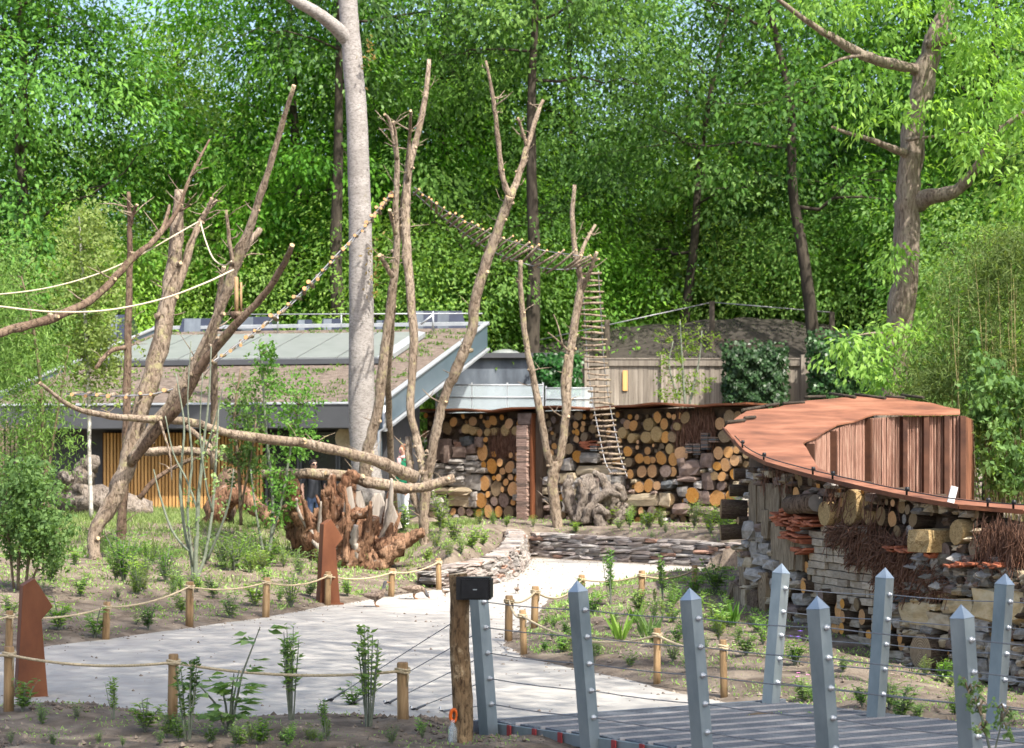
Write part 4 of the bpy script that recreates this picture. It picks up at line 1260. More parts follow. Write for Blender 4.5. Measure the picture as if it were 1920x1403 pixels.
# boxes and railing behind the ridge
for (x0, x1, y0, y1) in ((190, 250, 590, 624), (330, 424, 597, 622), (430, 520, 594, 620), (552, 592, 600, 614), (598, 647, 598, 613), (700, 734, 601, 613), (756, 880, 583, 611)):
    p0 = P(x0, y1, 59.5); p1 = P(x1, y0, 59.5)
    m = MB()
    sl = .5 * (p1.z - p0.z)
    m.hexa([(p0.x, 59.3, p0.z - .4), (p1.x, 59.3, p0.z - .4), (p1.x, 61.2, p0.z - .4), (p0.x, 61.2, p0.z - .4),
            (p0.x + sl, 59.3 + sl, p1.z), (p1.x - sl, 59.3 + sl, p1.z), (p1.x - sl, 61.0, p1.z), (p0.x + sl, 61.0, p1.z)])
    bx_ = m.build('roof_light_box', M['solar'], house)
    w_ = (p1.x - p0.x)
    m = MB(); q = P(x0 + (x1 - x0) * .25, y0, 59.5)
    nn_ = max(1, int(w_ / .9))
    for i in range(nn_):
        xa = p0.x + sl + (w_ - 2 * sl) * (i + .05) / nn_; xb = p0.x + sl + (w_ - 2 * sl) * (i + .5) / nn_
        m.add([(xa, 59.29, p0.z - .38), (xb, 59.29, p0.z - .38), (xb, 59.29 + sl * .98, p1.z - .02), (xa, 59.29 + sl * .98, p1.z - .02)], [(0, 1, 2, 3)])
    for v_i in range(len(m.v)):
        a = m.v[v_i]; m.v[v_i] = (a[0], a[1] - .012, a[2] + .006)
    m.build('pane', M['shed'], bx_)
    bx_.children[0]['kind'] = 'stuff'
m = MB()
a, b = P(430, 590, 58.6), P(905, 588, 57.4)
m.tube([a, b], .018, 5)
m.build('roof_railing', M['zinc'], house)
for px in (521, 640, 770):
    m = MB(); q = P(px, 590, 58.3); m.tube([q - uz * .55, q], .02, 5); m.build('railing_post', M['zinc'], house)
m = MB(); q = P(812, 620, 57.0); m.tube([q, q + uz * .55], [.035, .025], 6); m.tube([q + Vector((-.35, 0, .18)), q + Vector((0, 0, .45))], .03, 6)
m.build('roof_bracket', M['zinc'], house)
# walls under the eave
def HW(u, z, t=.75): return Vector((*(C0 + ex * u + ey * t).xy, z))
def wallbox(name, u0, u1, z0, z1_, mt, t=.75, th=.12, parent=house):
    m = MB(); m.hexa([HW(u0, z0, t), HW(u1, z0, t), HW(u1, z0, t + th), HW(u0, z0, t + th), HW(u0, z1_, t), HW(u1, z1_, t), HW(u1, z1_, t + th), HW(u0, z1_, t + th)])
    return m.build(name, mt, parent)
wallbox('wall', .1, UL, .3, 3.05, M['housewall'], 1.0, .2)
for u0, u1 in ((.35, 1.25), (1.33, 2.2), (2.28, 3.05)):
    g = wallbox('window', u0, u1, .75, 2.85, M['glass_dark'], .93, .05)
    for a, b, c, d in ((u0 - .03, u0 + .02, .72, 2.9), (u1 - .02, u1 + .03, .72, 2.9)):
        m = MB(); m.hexa([HW(a, c, .89), HW(b, c, .89), HW(b, c, .93), HW(a, c, .93), HW(a, d, .89), HW(b, d, .89), HW(b, d, .93), HW(a, d, .93)])
        m.build('window_frame', M['fascia'], g)
wallbox('slat_backing', 3.12, 7.2, .35, 2.86, M['slatback'], .90, .06)
ns = 46
for i in range(ns):
    u = 3.14 + (7.18 - 3.14) * i / ns
    wallbox('slat', u, u + .056, .35, 2.84, M['slat'], .84, .05)
m = MB(); m.hexa([HR(.02, .05, -2.95), HR(.10, .05, -2.95), HR(.10, .15, -2.95), HR(.02, .15, -2.95), HR(.02, .05, -.56), HR(.10, .05, -.56), HR(.10, .15, -.56), HR(.02, .15, -.56)])
m.build('corner_post', M['fascia_side'], house)
m = MB()
q = HR(-.10, -.10, 0)
m.tube([q + uz * (-.02), q + uz * -.55, q + uz * -.62 + ex * .12, q - uz * 2.7 + ex * .12], .045, 8)
m.build('downpipe', M['zinc'], house)
m = MB()
m.hexa([(-3.0, 47.2, .3), (-2.85, 47.15, .3), (-2.42, 52.2, .3), (-2.7, 52.4, .3), (-3.0, 47.2, 3.1), (-2.85, 47.15, 3.1), (-2.42, 52.2, 4.1), (-2.7, 52.4, 4.1)])
m.build('side_wall', M['housewall'], house)
# perforated round light on the wall under the eave
m = MB(); q = P(652, 822, 46.9)
m.tube([q, q + Vector((0, .08, 0))], .3, 16); m.build('speckled_disc', M['stone_beige'], house)

# ------------------------------------------------------------------ dark shed and clear balustrades behind the log wall
shed = empty('shed', (-.2, 62, .6), 'dark blue grey flat roofed shed with a clear roof dome', 'shed')
m = MB(); a, b = P(830, 765, 61), P(1030, 672, 61); a.z = .6
m.hexa([(a.x, 61, .6), (b.x, 61, .6), (b.x + .3, 65, .6), (a.x, 65, .6), (a.x, 61, b.z), (b.x, 61, b.z), (b.x + .3, 65, b.z), (a.x, 65, b.z)])
m.build('wall', M['shed'], shed)
m = MB(); m.box(((a.x + b.x) / 2, 62.95, b.z + .08), (b.x - a.x) + .25, 4.3, .15); m.build('roof', M['fascia'], shed)
m = MB()
c = P(948, 668, 62.5); vs = []
for j in range(5):
    for i in range(16):
        an = 2 * math.pi * i / 16; ph = j / 4 * math.pi / 2 * .97
        vs.append((c.x + .5 * math.cos(an) * math.cos(ph), c.y + .5 * math.sin(an) * math.cos(ph), c.z + .02 + .2 * math.sin(ph)))
m.add(vs, [(j * 16 + i, j * 16 + (i + 1) % 16, (j + 1) * 16 + (i + 1) % 16, (j + 1) * 16 + i) for j in range(4) for i in range(16)], 0, True)
m.build('roof_dome', M['panel'], shed)
for (x0, x1, y0, y1, D, lab) in ((818, 1018, 722, 768, 56.5, 'long clear glass balustrade in front of the dark shed'), (1024, 1110, 728, 768, 56.5, 'short clear glass balustrade beside the board fence')):
    p0, p1 = P(x0, y1, D), P(x1, y0, D)
    br = empty('glass_balustrade', ((p0.x + p1.x) / 2, D, p0.z - .6), lab, 'balustrade')
    k = max(1, int((p1.x - p0.x) / 1.0))
    for i in range(k):
        xa = p0.x + (p1.x - p0.x) * i / k; xb = p0.x + (p1.x - p0.x) * (i + .985) / k
        m = MB(); m.box(((xa + xb) / 2, D, (p0.z + p1.z) / 2 - .3), xb - xa, .02, p1.z - p0.z + .6); m.build('pane', M['glass'], br)
    m = MB(); m.tube([(p0.x, D, p1.z), (p1.x, D, p1.z)], .02, 6); m.build('top_rail', M['zinc'], br)
    m = MB(); m.tube([(p0.x, D - .02, (p0.z + p1.z) / 2), (p1.x, D - .02, (p0.z + p1.z) / 2)], .018, 6); m.build('mid_rail', M['zinc'], br)
    for i in range(k + 1):
        xa = p0.x + (p1.x - p0.x) * i / k
        m = MB(); m.box((xa, D + .03, p0.z), .05, .04, (p1.z - p0.z) * 2.2); m.build('post', M['zinc'], br)

# ------------------------------------------------------------------ board fence and netted aviary
DF = 61.0
fr_ = empty('board_fence', (P(1320, 760, DF).x, DF, .6), 'weathered grey vertical board fence behind the log wall', 'fence')
x0, x1 = P(1060, 0, DF).x, P(1660, 0, DF).x
zt = P(0, 684, DF).z
x = x0
while x < x1:
    wd = random.uniform(.13, .17)
    m = MB(); m.box((x + wd / 2, DF + random.uniform(-.012, .012), (.4 + zt) / 2), wd * .95, .025, zt - .4 + random.uniform(-.03, .0)); m.build('board', M['fence_board'], fr_)
    x += wd
m = MB(); m.box(((x0 + x1) / 2, DF - .05, zt + .06), x1 - x0, .06, .2); m.build('top_rail', M['fence_board'], fr_)
m = MB(); m.box(((x0 + x1) / 2, DF - .02, zt + .18), x1 - x0 + .1, .16, .04); m.build('capping', M['fence_board'], fr_)
for px in (1243, 1100, 1505):
    q = P(px, 0, DF); m = MB(); m.box((q.x, DF - .1, (.4 + zt) / 2 + .1), .14, .1, zt); m.build('fence_post', M['fence_board'], fr_)
q = P(1172, 714, DF); m = MB(); m.box((q.x, DF - .05, q.z), .15, .03, .62); m.build('nest_board', M['slat'], fr_)

av = empty('aviary', (P(1300, 0, 66).x, 66, .6), 'dark netted aviary with a brown board roof behind the fence', 'aviary')
DA = 65.0
A_ = [P(925, 700, DA), P(1000, 640, DA), P(1170, 612, DA), P(1330, 592, DA), P(1560, 600, DA), P(1660, 640, DA)]
m = MB()
for a, b in zip(A_[:-1], A_[1:]):
    m.hexa([(a.x, DA, .6), (b.x, DA, .6), (b.x, DA + 6, .6), (a.x, DA + 6, .6), (a.x, DA, a.z - .75), (b.x, DA, b.z - .75), (b.x, DA + 6, b.z - .05), (a.x, DA + 6, a.z - .05)])
m.build('roof', M['aviary_roof'], av)
def netz(x): 
    for a, b in zip(A_[:-1], A_[1:]):
        if a.x <= x <= b.x: return a.z + (b.z - a.z) * (x - a.x) / (b.x - a.x)
    return A_[0].z if x < A_[0].x else A_[-1].z
m = MB()
nxs = np.linspace(A_[0].x, A_[-1].x, 50)
vs, fs = [], []
for i, x in enumerate(nxs):
    for j in range(14):
        y = DA - 2.4 + j * .6
        s = j / 13
        zt_ = netz(x) * (.55 + .45 * min(1, s * 2.2)) + .9 * (1 - min(1, s * 2.2)) + .07 * math.sin(x * 1.3 + y) + .03 * math.sin(x * 4.3)
        vs.append((x, y, zt_))
for i in range(49):
    for j in range(13):
        fs.append((i * 14 + j, (i + 1) * 14 + j, (i + 1) * 14 + j + 1, i * 14 + j + 1))
m.add(vs, fs, 0, True); m.build('netting', M['net'], av)
for px, ty in ((1335, 565), (1138, 600), (1560, 585)):
    q = P(px, ty, DA - .6); m = MB(); m.tube([(q.x, q.y, .6), (q.x, q.y, q.z)], .09, 8); m.build('pole', M['bark_dark'], av)
m = MB(); a, b = P(1335, 567, DA - .6), P(1560, 586, DA - .6); m.tube([a, b], .02, 5); a, b = P(1335, 567, DA - .6), P(1000, 640, DA - .6); m.tube([a, b], .02, 5); m.build('net_cable', M['cable'], av)

# ------------------------------------------------------------------ footbridge
bd = Vector((.682, -.732, 0)).normalized()                 # walking direction, towards the camera
bw = (Vector((2.21, 16.87, 0)) - Vector((-.167, 15.58, 0))) # across the end of the deck
WB = bw.length; bwn = bw.normalized()
B0 = Vector((-.167, 15.58, .13))
bridge = empty('footbridge', tuple(B0 + bwn * WB / 2 - Vector((0, 0, .2))), 'steel footbridge with grey ribbed deck, leaning posts and wire rails', 'footbridge')
pit = .28
nb = 34
Bm = Matrix((bwn, Vector((bwn.y, -bwn.x, 0)), Vector((0, 0, 1)))).transposed()
cr = bd.dot(Vector((bwn.y, -bwn.x, 0)))
def deckmesh():
    m = MB()
    pw = pit * cr
    m.box((0, 0, -.02), WB, pw * .86, .03, None, 0)
    for i in range(3):                       # raised ribs along the plank
        m.box((0, pw * (-.25 + .25 * i), -.002), WB * .995, .006, .008, None, 0)
    return m.mesh('deck_plank', [M['deck']])
dm_ = deckmesh()
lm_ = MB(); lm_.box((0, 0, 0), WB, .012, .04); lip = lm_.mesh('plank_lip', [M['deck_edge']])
rm_ = MB(); rm_.box((0, 0, 0), .012, .055, .085); redm = rm_.mesh('red_marker', [M['red_paint']])
for i in range(nb):
    c = B0 + bwn * WB / 2 + bd * (pit * (i + .5))
    pl = link('deck_plank', dm_, bridge, Matrix.Translation(c) @ Bm.to_4x4())
    e = B0 + bwn * WB / 2 + bd * (pit * (i + 1))
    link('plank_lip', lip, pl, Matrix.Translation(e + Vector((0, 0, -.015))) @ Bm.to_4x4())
    e2 = B0 + bd * (pit * (i + .1)) - bwn * .075
    link('red_marker', redm, bridge, Matrix.Translation(e2 + Vector((0, 0, -.05))) @ Bm.to_4x4())
Ln = nb * pit
for k, nm in ((-.04, 'edge_beam'), (WB + .04, 'edge_beam')):
    m = MB(); a = B0 + bwn * k; 
    Rm = Matrix((bd, Vector((-bd.y, bd.x, 0)), Vector((0, 0, 1)))).transposed()
    m.box(a + bd * Ln / 2 + Vector((0, 0, -.055)), Ln, .04, .085, Rm); m.build('edge_rail', M['steel'], bridge)
    m = MB(); m.box(a + bd * Ln / 2 + Vector((0, 0, -.17)), Ln, .09, .13, Rm); m.build(nm, M['deck_wood'], bridge)
m = MB(); Rm2 = Bm
m.box(B0 + bwn * WB / 2 - bd * .03 + Vector((0, 0, -.06)), WB + .3, .05, .12, Rm2); m.build('end_sill', M['deck'], bridge)

lpx = [(895, 1085, 15.4, 902, 1129, 916, 1320), (1082, 1088, 14.65, 1090, 1144, 1106, 1345), (1293, 1102, 13.82, 1303, 1160, 1320, 1373), (1532, 1117, 12.83, 1543, 1177, 1559, 1403), (1802, 1133, 12.15, 1815, 1200, 1831, 1441)]
rpx = [(1466, 1056, 16.7, 1470, 1102, 1456, 1278), (1660, 1064, 15.8, 1667, 1114, 1655, 1300), (1885, 1075, 15.08, 1891, 1127, 1878, 1322)]
def rail_posts(lst, side):
    tops = []
    for (tx, ty, D, b1x, b1y, b5x, b5y) in lst:
        tops.append((P(tx, ty, D), P(b1x, b1y, D), P(b5x, b5y, D)))
    d0 = (tops[-1][0] - tops[0][0]) / (len(tops) - 1)
    while len(tops) < (7 if side < 0 else 6):      # the row goes on past the frame
        t = tops[-1]
        tops.append(tuple(v + d0 for v in t))
    bolts_all = []
    for (T, b1, b5) in tops:
        ax = (b1 - b5).normalized()
        base_z = -.06
        base = T + ax * ((base_z - T.z) / ax.z)
        wd = .105
        px_dir = bd - ax * bd.dot(ax); px_dir.normalize()
        py_dir = ax.cross(px_dir).normalized()
        # square turned so that an edge faces the camera, as in the photograph
        c45 = [(px_dir * a + py_dir * b) * wd * .5 for a, b in ((-1, -1), (1, -1), (1, 1), (-1, 1))]
        sh = T - ax * .085
        m = MB(); m.add([base + c for c in c45] + [sh + c for c in c45], [(0, 3, 2, 1), (0, 1, 5, 4), (1, 2, 6, 5), (2, 3, 7, 6), (3, 0, 4, 7)])
        post = m.build('railing_post', M['steel'], bridge)
        m = MB(); m.add([sh + ax * .002 + c * 1.04 for c in c45] + [T], [(0, 1, 4), (1, 2, 4), (2, 3, 4), (3, 0, 4), (3, 2, 1, 0)])
        m.build('pointed_cap', M['steel_cap'], post)
        bl = []
        # face towards the camera on the right hand side of the post
        fdir = py_dir if (py_dir.dot(Vector((0, 0, 0)) - T) > 0) else -py_dir
        cdirs = sorted([px_dir, -px_dir, py_dir, -py_dir], key=lambda v: v.dot(-T.normalized()), reverse=True)
        fdir = cdirs[0] if cdirs[0].x > cdirs[1].x else cdirs[1]
        for j in range(5):
            p = b1.lerp(b5, j / 4)
            along = base + ax * ((p.z - base.z) / ax.z)
            q = along + fdir * wd * .5
            m = MB(); m.tube([q - fdir * .005, q + fdir * .012, q + fdir * .014, q + fdir * .026, q + fdir * .032], [.021, .021, .014, .014, .008], 8)
            m.build('bolt', M['bolt'], post)
            bl.append(along + fdir * (wd * .5 + .018))
        bolts_all.append(bl)
    return tops, bolts_all
ltops, lb = rail_posts(lpx, -1)
rtops, rb = rail_posts(rpx, 1)
for bl in (lb, rb):
    for j in range(5):
        m = MB()
        pts = []
        for a, b in zip(bl[:-1], bl[1:]):
            for k in range(4):
                u = k / 4
                q = a[j].lerp(b[j], u); q = q - Vector((0, 0, .012 * 4 * u * (1 - u)))
                pts.append(q)
        pts.append(bl[-1][j])
        m.tube(pts, .0042, 5); m.build('wire_rail', M['cable'], bridge)
anch = [(612, 1322), (655, 1328), (722, 1326), (772, 1338), (826, 1340)]
for j, (ax_, ay_) in enumerate(anch):
    g = G(ax_, ay_); g.z += .02
    s = lb[0][j]
    d = (g - s); L = d.length; d.normalize()
    m = MB(); m.tube([s, g - d * .42], .0042, 5); m.build('stay_wire', M['cable'], bridge)
    m = MB(); m.tube([g - d * .44, g - d * .40, g - d * .17, g - d * .13], [.006, .011, .011, .006], 6); tb = m.build('turnbuckle', M['cable'], bridge)
    sd = d.cross(Vector((0, 0, 1))).normalized()
    m = MB()
    for s_ in (-1, 1):
        m.tube([g - d * .14, g - d * .11 + sd * .02 * s_, g - d * .05 + sd * .02 * s_, g - d * .02], [.009] * 4, 6)
    m.build('black_shackle', M['black'], tb)
    m = MB()
    ring = [g + d * (.025 + .03 * math.cos(a)) + Vector((0, 0, 1)) * (.012 + .03 * math.sin(a)) for a in np.linspace(0, 2 * math.pi, 13)]
    m.tube(ring, .005, 5, caps=(False, False)); m.tube([g + d * .04, g + d * .06 - Vector((0, 0, .12))], .009, 6); m.build('ground_eye', M['bolt'], tb)

# ------------------------------------------------------------------ wooden post with loudspeaker
gp = G(866, 1392)
Dp = gp.y
pts = [(866, 1400, 20), (868, 1340, 20), (865, 1280, 19), (861, 1200, 19), (862, 1130, 18.5), (858, 1076, 18)]
m = MB(); rg = random.Random(5)
sp_ = spline([(*P(a, b, Dp), c * Dp / F) for a, b, c in pts], 4)
m.tube([q[:3] for q in sp_], [q[3] for q in sp_], 16, .04, cap_mi=1, rng=rg, groove=.05)
o = m.build('timber_post', [M['post_bark'], M['cut']]); tag(o, 'stout round timber post with peeling bark beside the end of the footbridge', 'post')
sp = P(897, 1103, Dp - .1)
spk = empty('loudspeaker', tuple(sp - Vector((0, 0, .08))), 'small black loudspeaker bracketed to the timber post', 'loudspeaker')
m = MB()
w2, h2, d2 = .115, .082, .09
Rz = Matrix.Rotation(R(-14), 3, 'Z')
c8 = [(-w2 * .8, d2, -h2), (w2 * .8, d2, -h2), (w2, -d2, -h2), (-w2, -d2, -h2), (-w2 * .8, d2, h2), (w2 * .8, d2, h2), (w2, -d2, h2), (-w2, -d2, h2)]
bm = bmesh.new(); vv = [bm.verts.new(sp + Rz @ Vector(c)) for c in c8]
for f in [(3, 2, 1, 0), (4, 5, 6, 7), (0, 1, 5, 4), (1, 2, 6, 5), (2, 3, 7, 6), (3, 0, 4, 7)]: bm.faces.new([vv[i] for i in f])
bmesh.ops.recalc_face_normals(bm, faces=bm.faces[:])
bmesh.ops.bevel(bm, geom=bm.edges[:], offset=.012, segments=2, affect='EDGES')
me = bpy.data.meshes.new('cabinet'); bm.to_mesh(me); bm.free(); me.materials.append(M['black']); link('cabinet', me, spk)
m = MB(); m.box(sp + Rz @ Vector((0, -d2 - .004, 0)), w2 * 1.75, .006, h2 * 1.7, Rz); m.build('grille', M['black'], spk)
m = MB(); m.box(sp + Rz @ Vector((0, -d2 - .009, -.005)), .03, .004, .008, Rz); m.build('badge', M['zinc'], spk)
m = MB(); m.box(P(868, 1103, Dp - .09), .10, .08, .17); m.build('bracket', M['black'], spk)
m = MB(); q = P(851, 1342, Dp - .06); ring = [q + Vector((.025 * math.cos(a), 0, .045 * math.sin(a))) for a in np.linspace(0, 2 * math.pi, 15)]
m.tube(ring, .014, 6, caps=(False, False)); 
o = m.build('orange_clip', M['orange_plastic']); tag(o, 'bright orange clip hung low on the timber post', 'clip')
m = MB(); q = P(849, 1378, Dp - .08); m.tube([q - Vector((0, 0, .06)), q - Vector((0, 0, .05)), q + Vector((0, 0, .05)), q + Vector((0, 0, .075)), q + Vector((0, 0, .11))], [.028, .034, .034, .016, .015], 10)
o = m.build('clear_bottle', M['glass']); tag(o, 'small clear bottle standing at the foot of the timber post', 'bottle')

# ------------------------------------------------------------------ rope fences
posts = {}
def rope_post(px, top, base, wpx, label, group):
    g = G(px, base)
    s = F / g.y
    h = (base - top) / s
    r_ = wpx / 2 / s
    m = MB()
    lean = Vector((random.uniform(-.02, .02), random.uniform(-.02, .02), 0))
    b = Vector((g.x, g.y, g.z - .08))
    m.tube([b, b + lean * .5 + Vector((0, 0, h * .5)), b + lean + Vector((0, 0, h + .08 - .012)), b + lean + Vector((0, 0, h + .08))], [r_ * 1.02, r_, r_ * .98, r_ * .86], 12, .02, cap_mi=1)
    o = m.build('fence_post', [M['post_wood'], M['post_top']])
    tag(o, label, 'post', group)
    tp = b + lean + Vector((0, 0, h + .08))
    return (tp, r_)
def rope(name, pts, sag, label, rad=.012, mt='rope', wraps=True):
    """pts: list of (top vector, post radius); the rope is tied round each post just below the top"""
    root = empty(name, tuple(pts[0][0] - Vector((0, 0, .08))), label, 'rope')
    m = MB()
    path = []
    for (a, ra), (b, rb) in zip(pts[:-1], pts[1:]):
        A = a - Vector((0, -.0, .065)) + Vector((0, -ra - rad * .6, 0)); B = b - Vector((0, 0, .065)) + Vector((0, -rb - rad * .6, 0))
        k = 12
        for i in range(k):
            u = i / k
            path.append(A.lerp(B, u) - Vector((0, 0, sag * (B - A).length * 4 * u * (1 - u))))
    b, rb = pts[-1]
    path.append(b - Vector((0, 0, .065)) + Vector((0, -rb - rad * .6, 0)))
    m.tube(path, rad, 7); m.build('span', M[mt], root)
    if wraps:
        for (a, ra) in pts:
            m = MB()
            for k in range(2):
                zc = a - Vector((0, 0, .055 + .022 * k))
                ring = [zc + Vector(((ra + rad * .7) * math.cos(t), (ra + rad * .7) * math.sin(t), .006 * math.sin(t * 2))) for t in np.linspace(0, 2 * math.pi, 17)]
                m.tube(ring, rad * .95, 6, caps=(False, False))
            e = a + Vector((ra * .9, -ra * .8, -.06))
            m.tube([e, e + Vector((.006, -.004, -.05)), e + Vector((-.002, -.002, -.13))], rad * .6, 5)
            m.build('knot', M[mt], root)
    return root
gA = 'rope fence posts along the near edge of the path'
gB = 'rope fence posts along the far edge of the path'
gC = 'rope fence posts round the planted island'
lA = 'brown round fence post tied with rope on the near edge of the path'
lB = 'round fence post tied with rope on the far edge of the path below the mound'
lC = 'round fence post tied with rope round the planted island by the footbridge'
rowA = [rope_post(-290, 1205, 1330, 18, lA, gA)]
for a, l_ in (((16, 1213, 1334, 19), 'brown fence post standing close to the near rusty marker'), ((323, 1227, 1349, 19), 'brown fence post between bramble and twiggy shrubs on the near path edge'),
              ((756, 1244, 1354, 22), 'stout fence post among the stay wires near the timber post')):
    rowA.append(rope_post(*a, l_, gA))
rope('rope', rowA, .035, 'hemp rope along the near edge of the path, tied to four posts')
rowB = []
for a, l_ in (((-160, 1160, 1250, 14), lB), ((16, 1146, 1228, 14), 'fence post on the far path edge just behind the near rusty marker'), ((198, 1129, 1200, 14), lB), ((355, 1092, 1177, 15), 'pale fence post below the bare grey green shrub'),
              ((498, 1083, 1158, 14), lB), ((614, 1073, 1136, 12), 'fence post directly in front of the farther rusty marker'), ((733, 1066, 1120, 12), 'dark reddish fence post behind the two ducks'), ((823, 1047, 1108, 11), 'yellowish fence post at the start of the curved stone wall')):
    rowB.append(rope_post(*a, l_, gB))
rope('rope', rowB, .035, 'hemp rope along the far edge of the path below the mound')
c1, c2 = [], []
for a, l_ in (((953, 1118, 1204, 15), 'fence post at the island tip where the two ropes meet'), ((983, 1144, 1228, 13), 'short fence post just inside the tip of the planted island'),
              ((1232, 1180, 1284, 14), 'fence post midway along the thick rope on the footbridge side'), ((1358, 1202, 1308, 14), 'last fence post of the thick rope, beside the footbridge deck')):
    c1.append(rope_post(*a, l_, gC))
for a, l_ in (((1001, 1100, 1180, 14), 'tall fence post with a side knot near the island tip'), ((1090, 1078, 1128, 12), 'fence post facing the end of the curved stone wall'),
              ((1203, 1070, 1118, 12), 'fence post between two twiggy plants before the long stone wall'), ((1302, 1060, 1102, 11), 'fence post closest to the long stone wall and the insect hotel')):
    c2.append(rope_post(*a, l_, gC))
rope('rope', c1 + [(P(1450, 1225, 17.6), .03)][:0], .05, 'thick hemp rope on the footbridge side of the planted island')
rope('rope', [c1[0]] + c2, .05, 'hemp rope on the far side of the planted island facing the stone wall')

# ------------------------------------------------------------------ weathering steel markers
def marker_mesh():
    k = 18.0 / F
    o0 = [(-30, 0), (30, 0), (17, 160), (38, 184), (4, 238), (-18, 225)]
    m = MB()
    dep = .17
    fr = [(x * k, -dep / 2, y * k) for x, y in o0]
    m.prism(fr, (0, dep, 0))
    me = m.mesh('steel_body', [M['corten_dark']])
    bm = bmesh.new(); bm.from_mesh(me); bmesh.ops.recalc_face_normals(bm, faces=bm.faces[:])
    bmesh.ops.bevel(bm, geom=bm.edges[:], offset=.004, segments=1, affect='EDGES'); bm.to_mesh(me); bm.free()
    return me
mk = marker_mesh()
for (px, py, sc_, lab) in ((58, 1313, 1.0, 'tall rusty steel marker with an angular head, beside the near rope fence'), (615, 1130, 1.12, 'tall rusty steel marker with an angular head, in front of the upturned stump')):
    g = G(px, py)
    root = empty('steel_marker', tuple(g - Vector((0, 0, .03))), lab, 'marker', rz=R(24))
    root.scale = (sc_, sc_, sc_)
    o = bpy.data.objects.new('steel_body', mk); col.objects.link(o); o.parent = root
    m = MB(); m.box((0, 0, .012), .36, .26, .024); b_ = bpy.data.objects.new('foot_plate', m.mesh('foot_plate', [M['corten_dark']])); col.objects.link(b_); b_.parent = root

# ================================================================== DEAD CLIMBING TREES, LOGS, ROPES
WK = {'rootpale': .6, 'bark_dead': .74, 'bark_mid': .76, 'bark_right': .9, 'bark_pale': .95, 'rootwood': .9}
def branch(parent, name, pts, d0, d1=None, mats=('bark_dead', 'cut'), n=12, jit=.06, ends=(True, True), sub=5, seed=0, wob=.13, groove=.07, flare=.09, wk=1.0):
    """pts: (px, py, width px); depth runs from d0 to d1 along the branch"""
    d1 = d0 if d1 is None else d1
    rg = random.Random(hash((round(pts[0][0]), round(pts[-1][1]), seed)) & 0xffff)
    k = len(pts)
    q = []
    for i, (a, b, c) in enumerate(pts):
        D = d0 + (d1 - d0) * i / max(1, k - 1)
        q.append((*P(a, b, D), c / 2 * D / F * WK.get(mats[0], 1.0) * wk))
    s = spline(q, sub)
    m = MB()
    pp = [Vector(v[:3]) + Vector((rg.uniform(-1, 1), rg.uniform(-1, 1), rg.uniform(-1, 1))) * v[3] * wob for v in s]
    rr = [v[3] * (1 + rg.uniform(-.8, 1) * flare) for v in s]
    m.tube(pp, rr, n, jit, caps=ends, cap_mi=1, rng=rg, groove=groove)
    o = m.build(name, [M[mats[0]], M[mats[1]]], parent)
    return o

def dead_tree(name, base, label, parts, mats=('bark_dead', 'cut'), cat='dead tree', group=None):
    root = empty(name, tuple(base), label, cat, group)
    for p in parts:
        nm, pts, d0, d1 = p[:4]
        sm_ = mats[0] == 'bark_pale'
        branch(root, nm, pts, d0, d1, p[4] if len(p) > 4 else mats, n=20 if sm_ else 12, jit=.012 if sm_ else .06, wob=.02 if sm_ else .13, groove=.015 if sm_ else .07, flare=.0 if sm_ else .09, wk=.86 if 'log' in name else 1.0)
    rg = random.Random(len(label))
    m = MB()
    for p in parts:
        if mats[0] == 'bark_pale' or p[0] in ('twig', 'prop', 'stub'): continue
        pts, d0, d1 = p[1:4]
        sp = spline(pts, 4)
        for _ in range(int(2 + len(pts) * .8)):
            i = rg.randint(1, len(sp) - 2)
            a, b, c = sp[i]; D = d0 + (d1 - d0) * i / (len(sp) - 1)
            o = P(a, b, D)
            sd = rg.choice((-1, 1)); ln = rg.uniform(.12, .55)
            e = o + Vector((sd * rg.uniform(.4, 1), rg.uniform(-.6, .6), rg.uniform(.1, .9))).normalized() * ln
            k = (o + e) / 2 + Vector((rg.uniform(-.05, .05), 0, rg.uniform(-.05, .05)))
            r0 = rg.uniform(.006, .014)
            m.tube([o, k, e], [r0 * 1.3, r0, r0 * .4], 5)
            if rg.random() < .5:
                f = k + Vector((rg.uniform(-1, 1), rg.uniform(-1, 1), rg.uniform(0, 1))) * ln * .4
                m.tube([k, f], [r0 * .7, r0 * .3], 4)
            # swollen knot or sawn stub
            if rg.random() < .6:
                r1 = c / 2 * D / F * .74; dr = Vector((rg.choice((-1, 1)) * rg.uniform(.5, 1), -rg.uniform(0, .8), rg.uniform(-.1, .6))).normalized()
                m.tube([o, o + dr * r1 * .9, o + dr * r1 * rg.uniform(1.2, 1.7)], [r1 * .6, r1 * .5, r1 * .34], 7, .12, cap_mi=1)
    t = m.build('twigs_and_knots', [M[mats[0]], M['cut']], root) if m.v else None
    if t: t['kind'] = 'stuff'
    return root

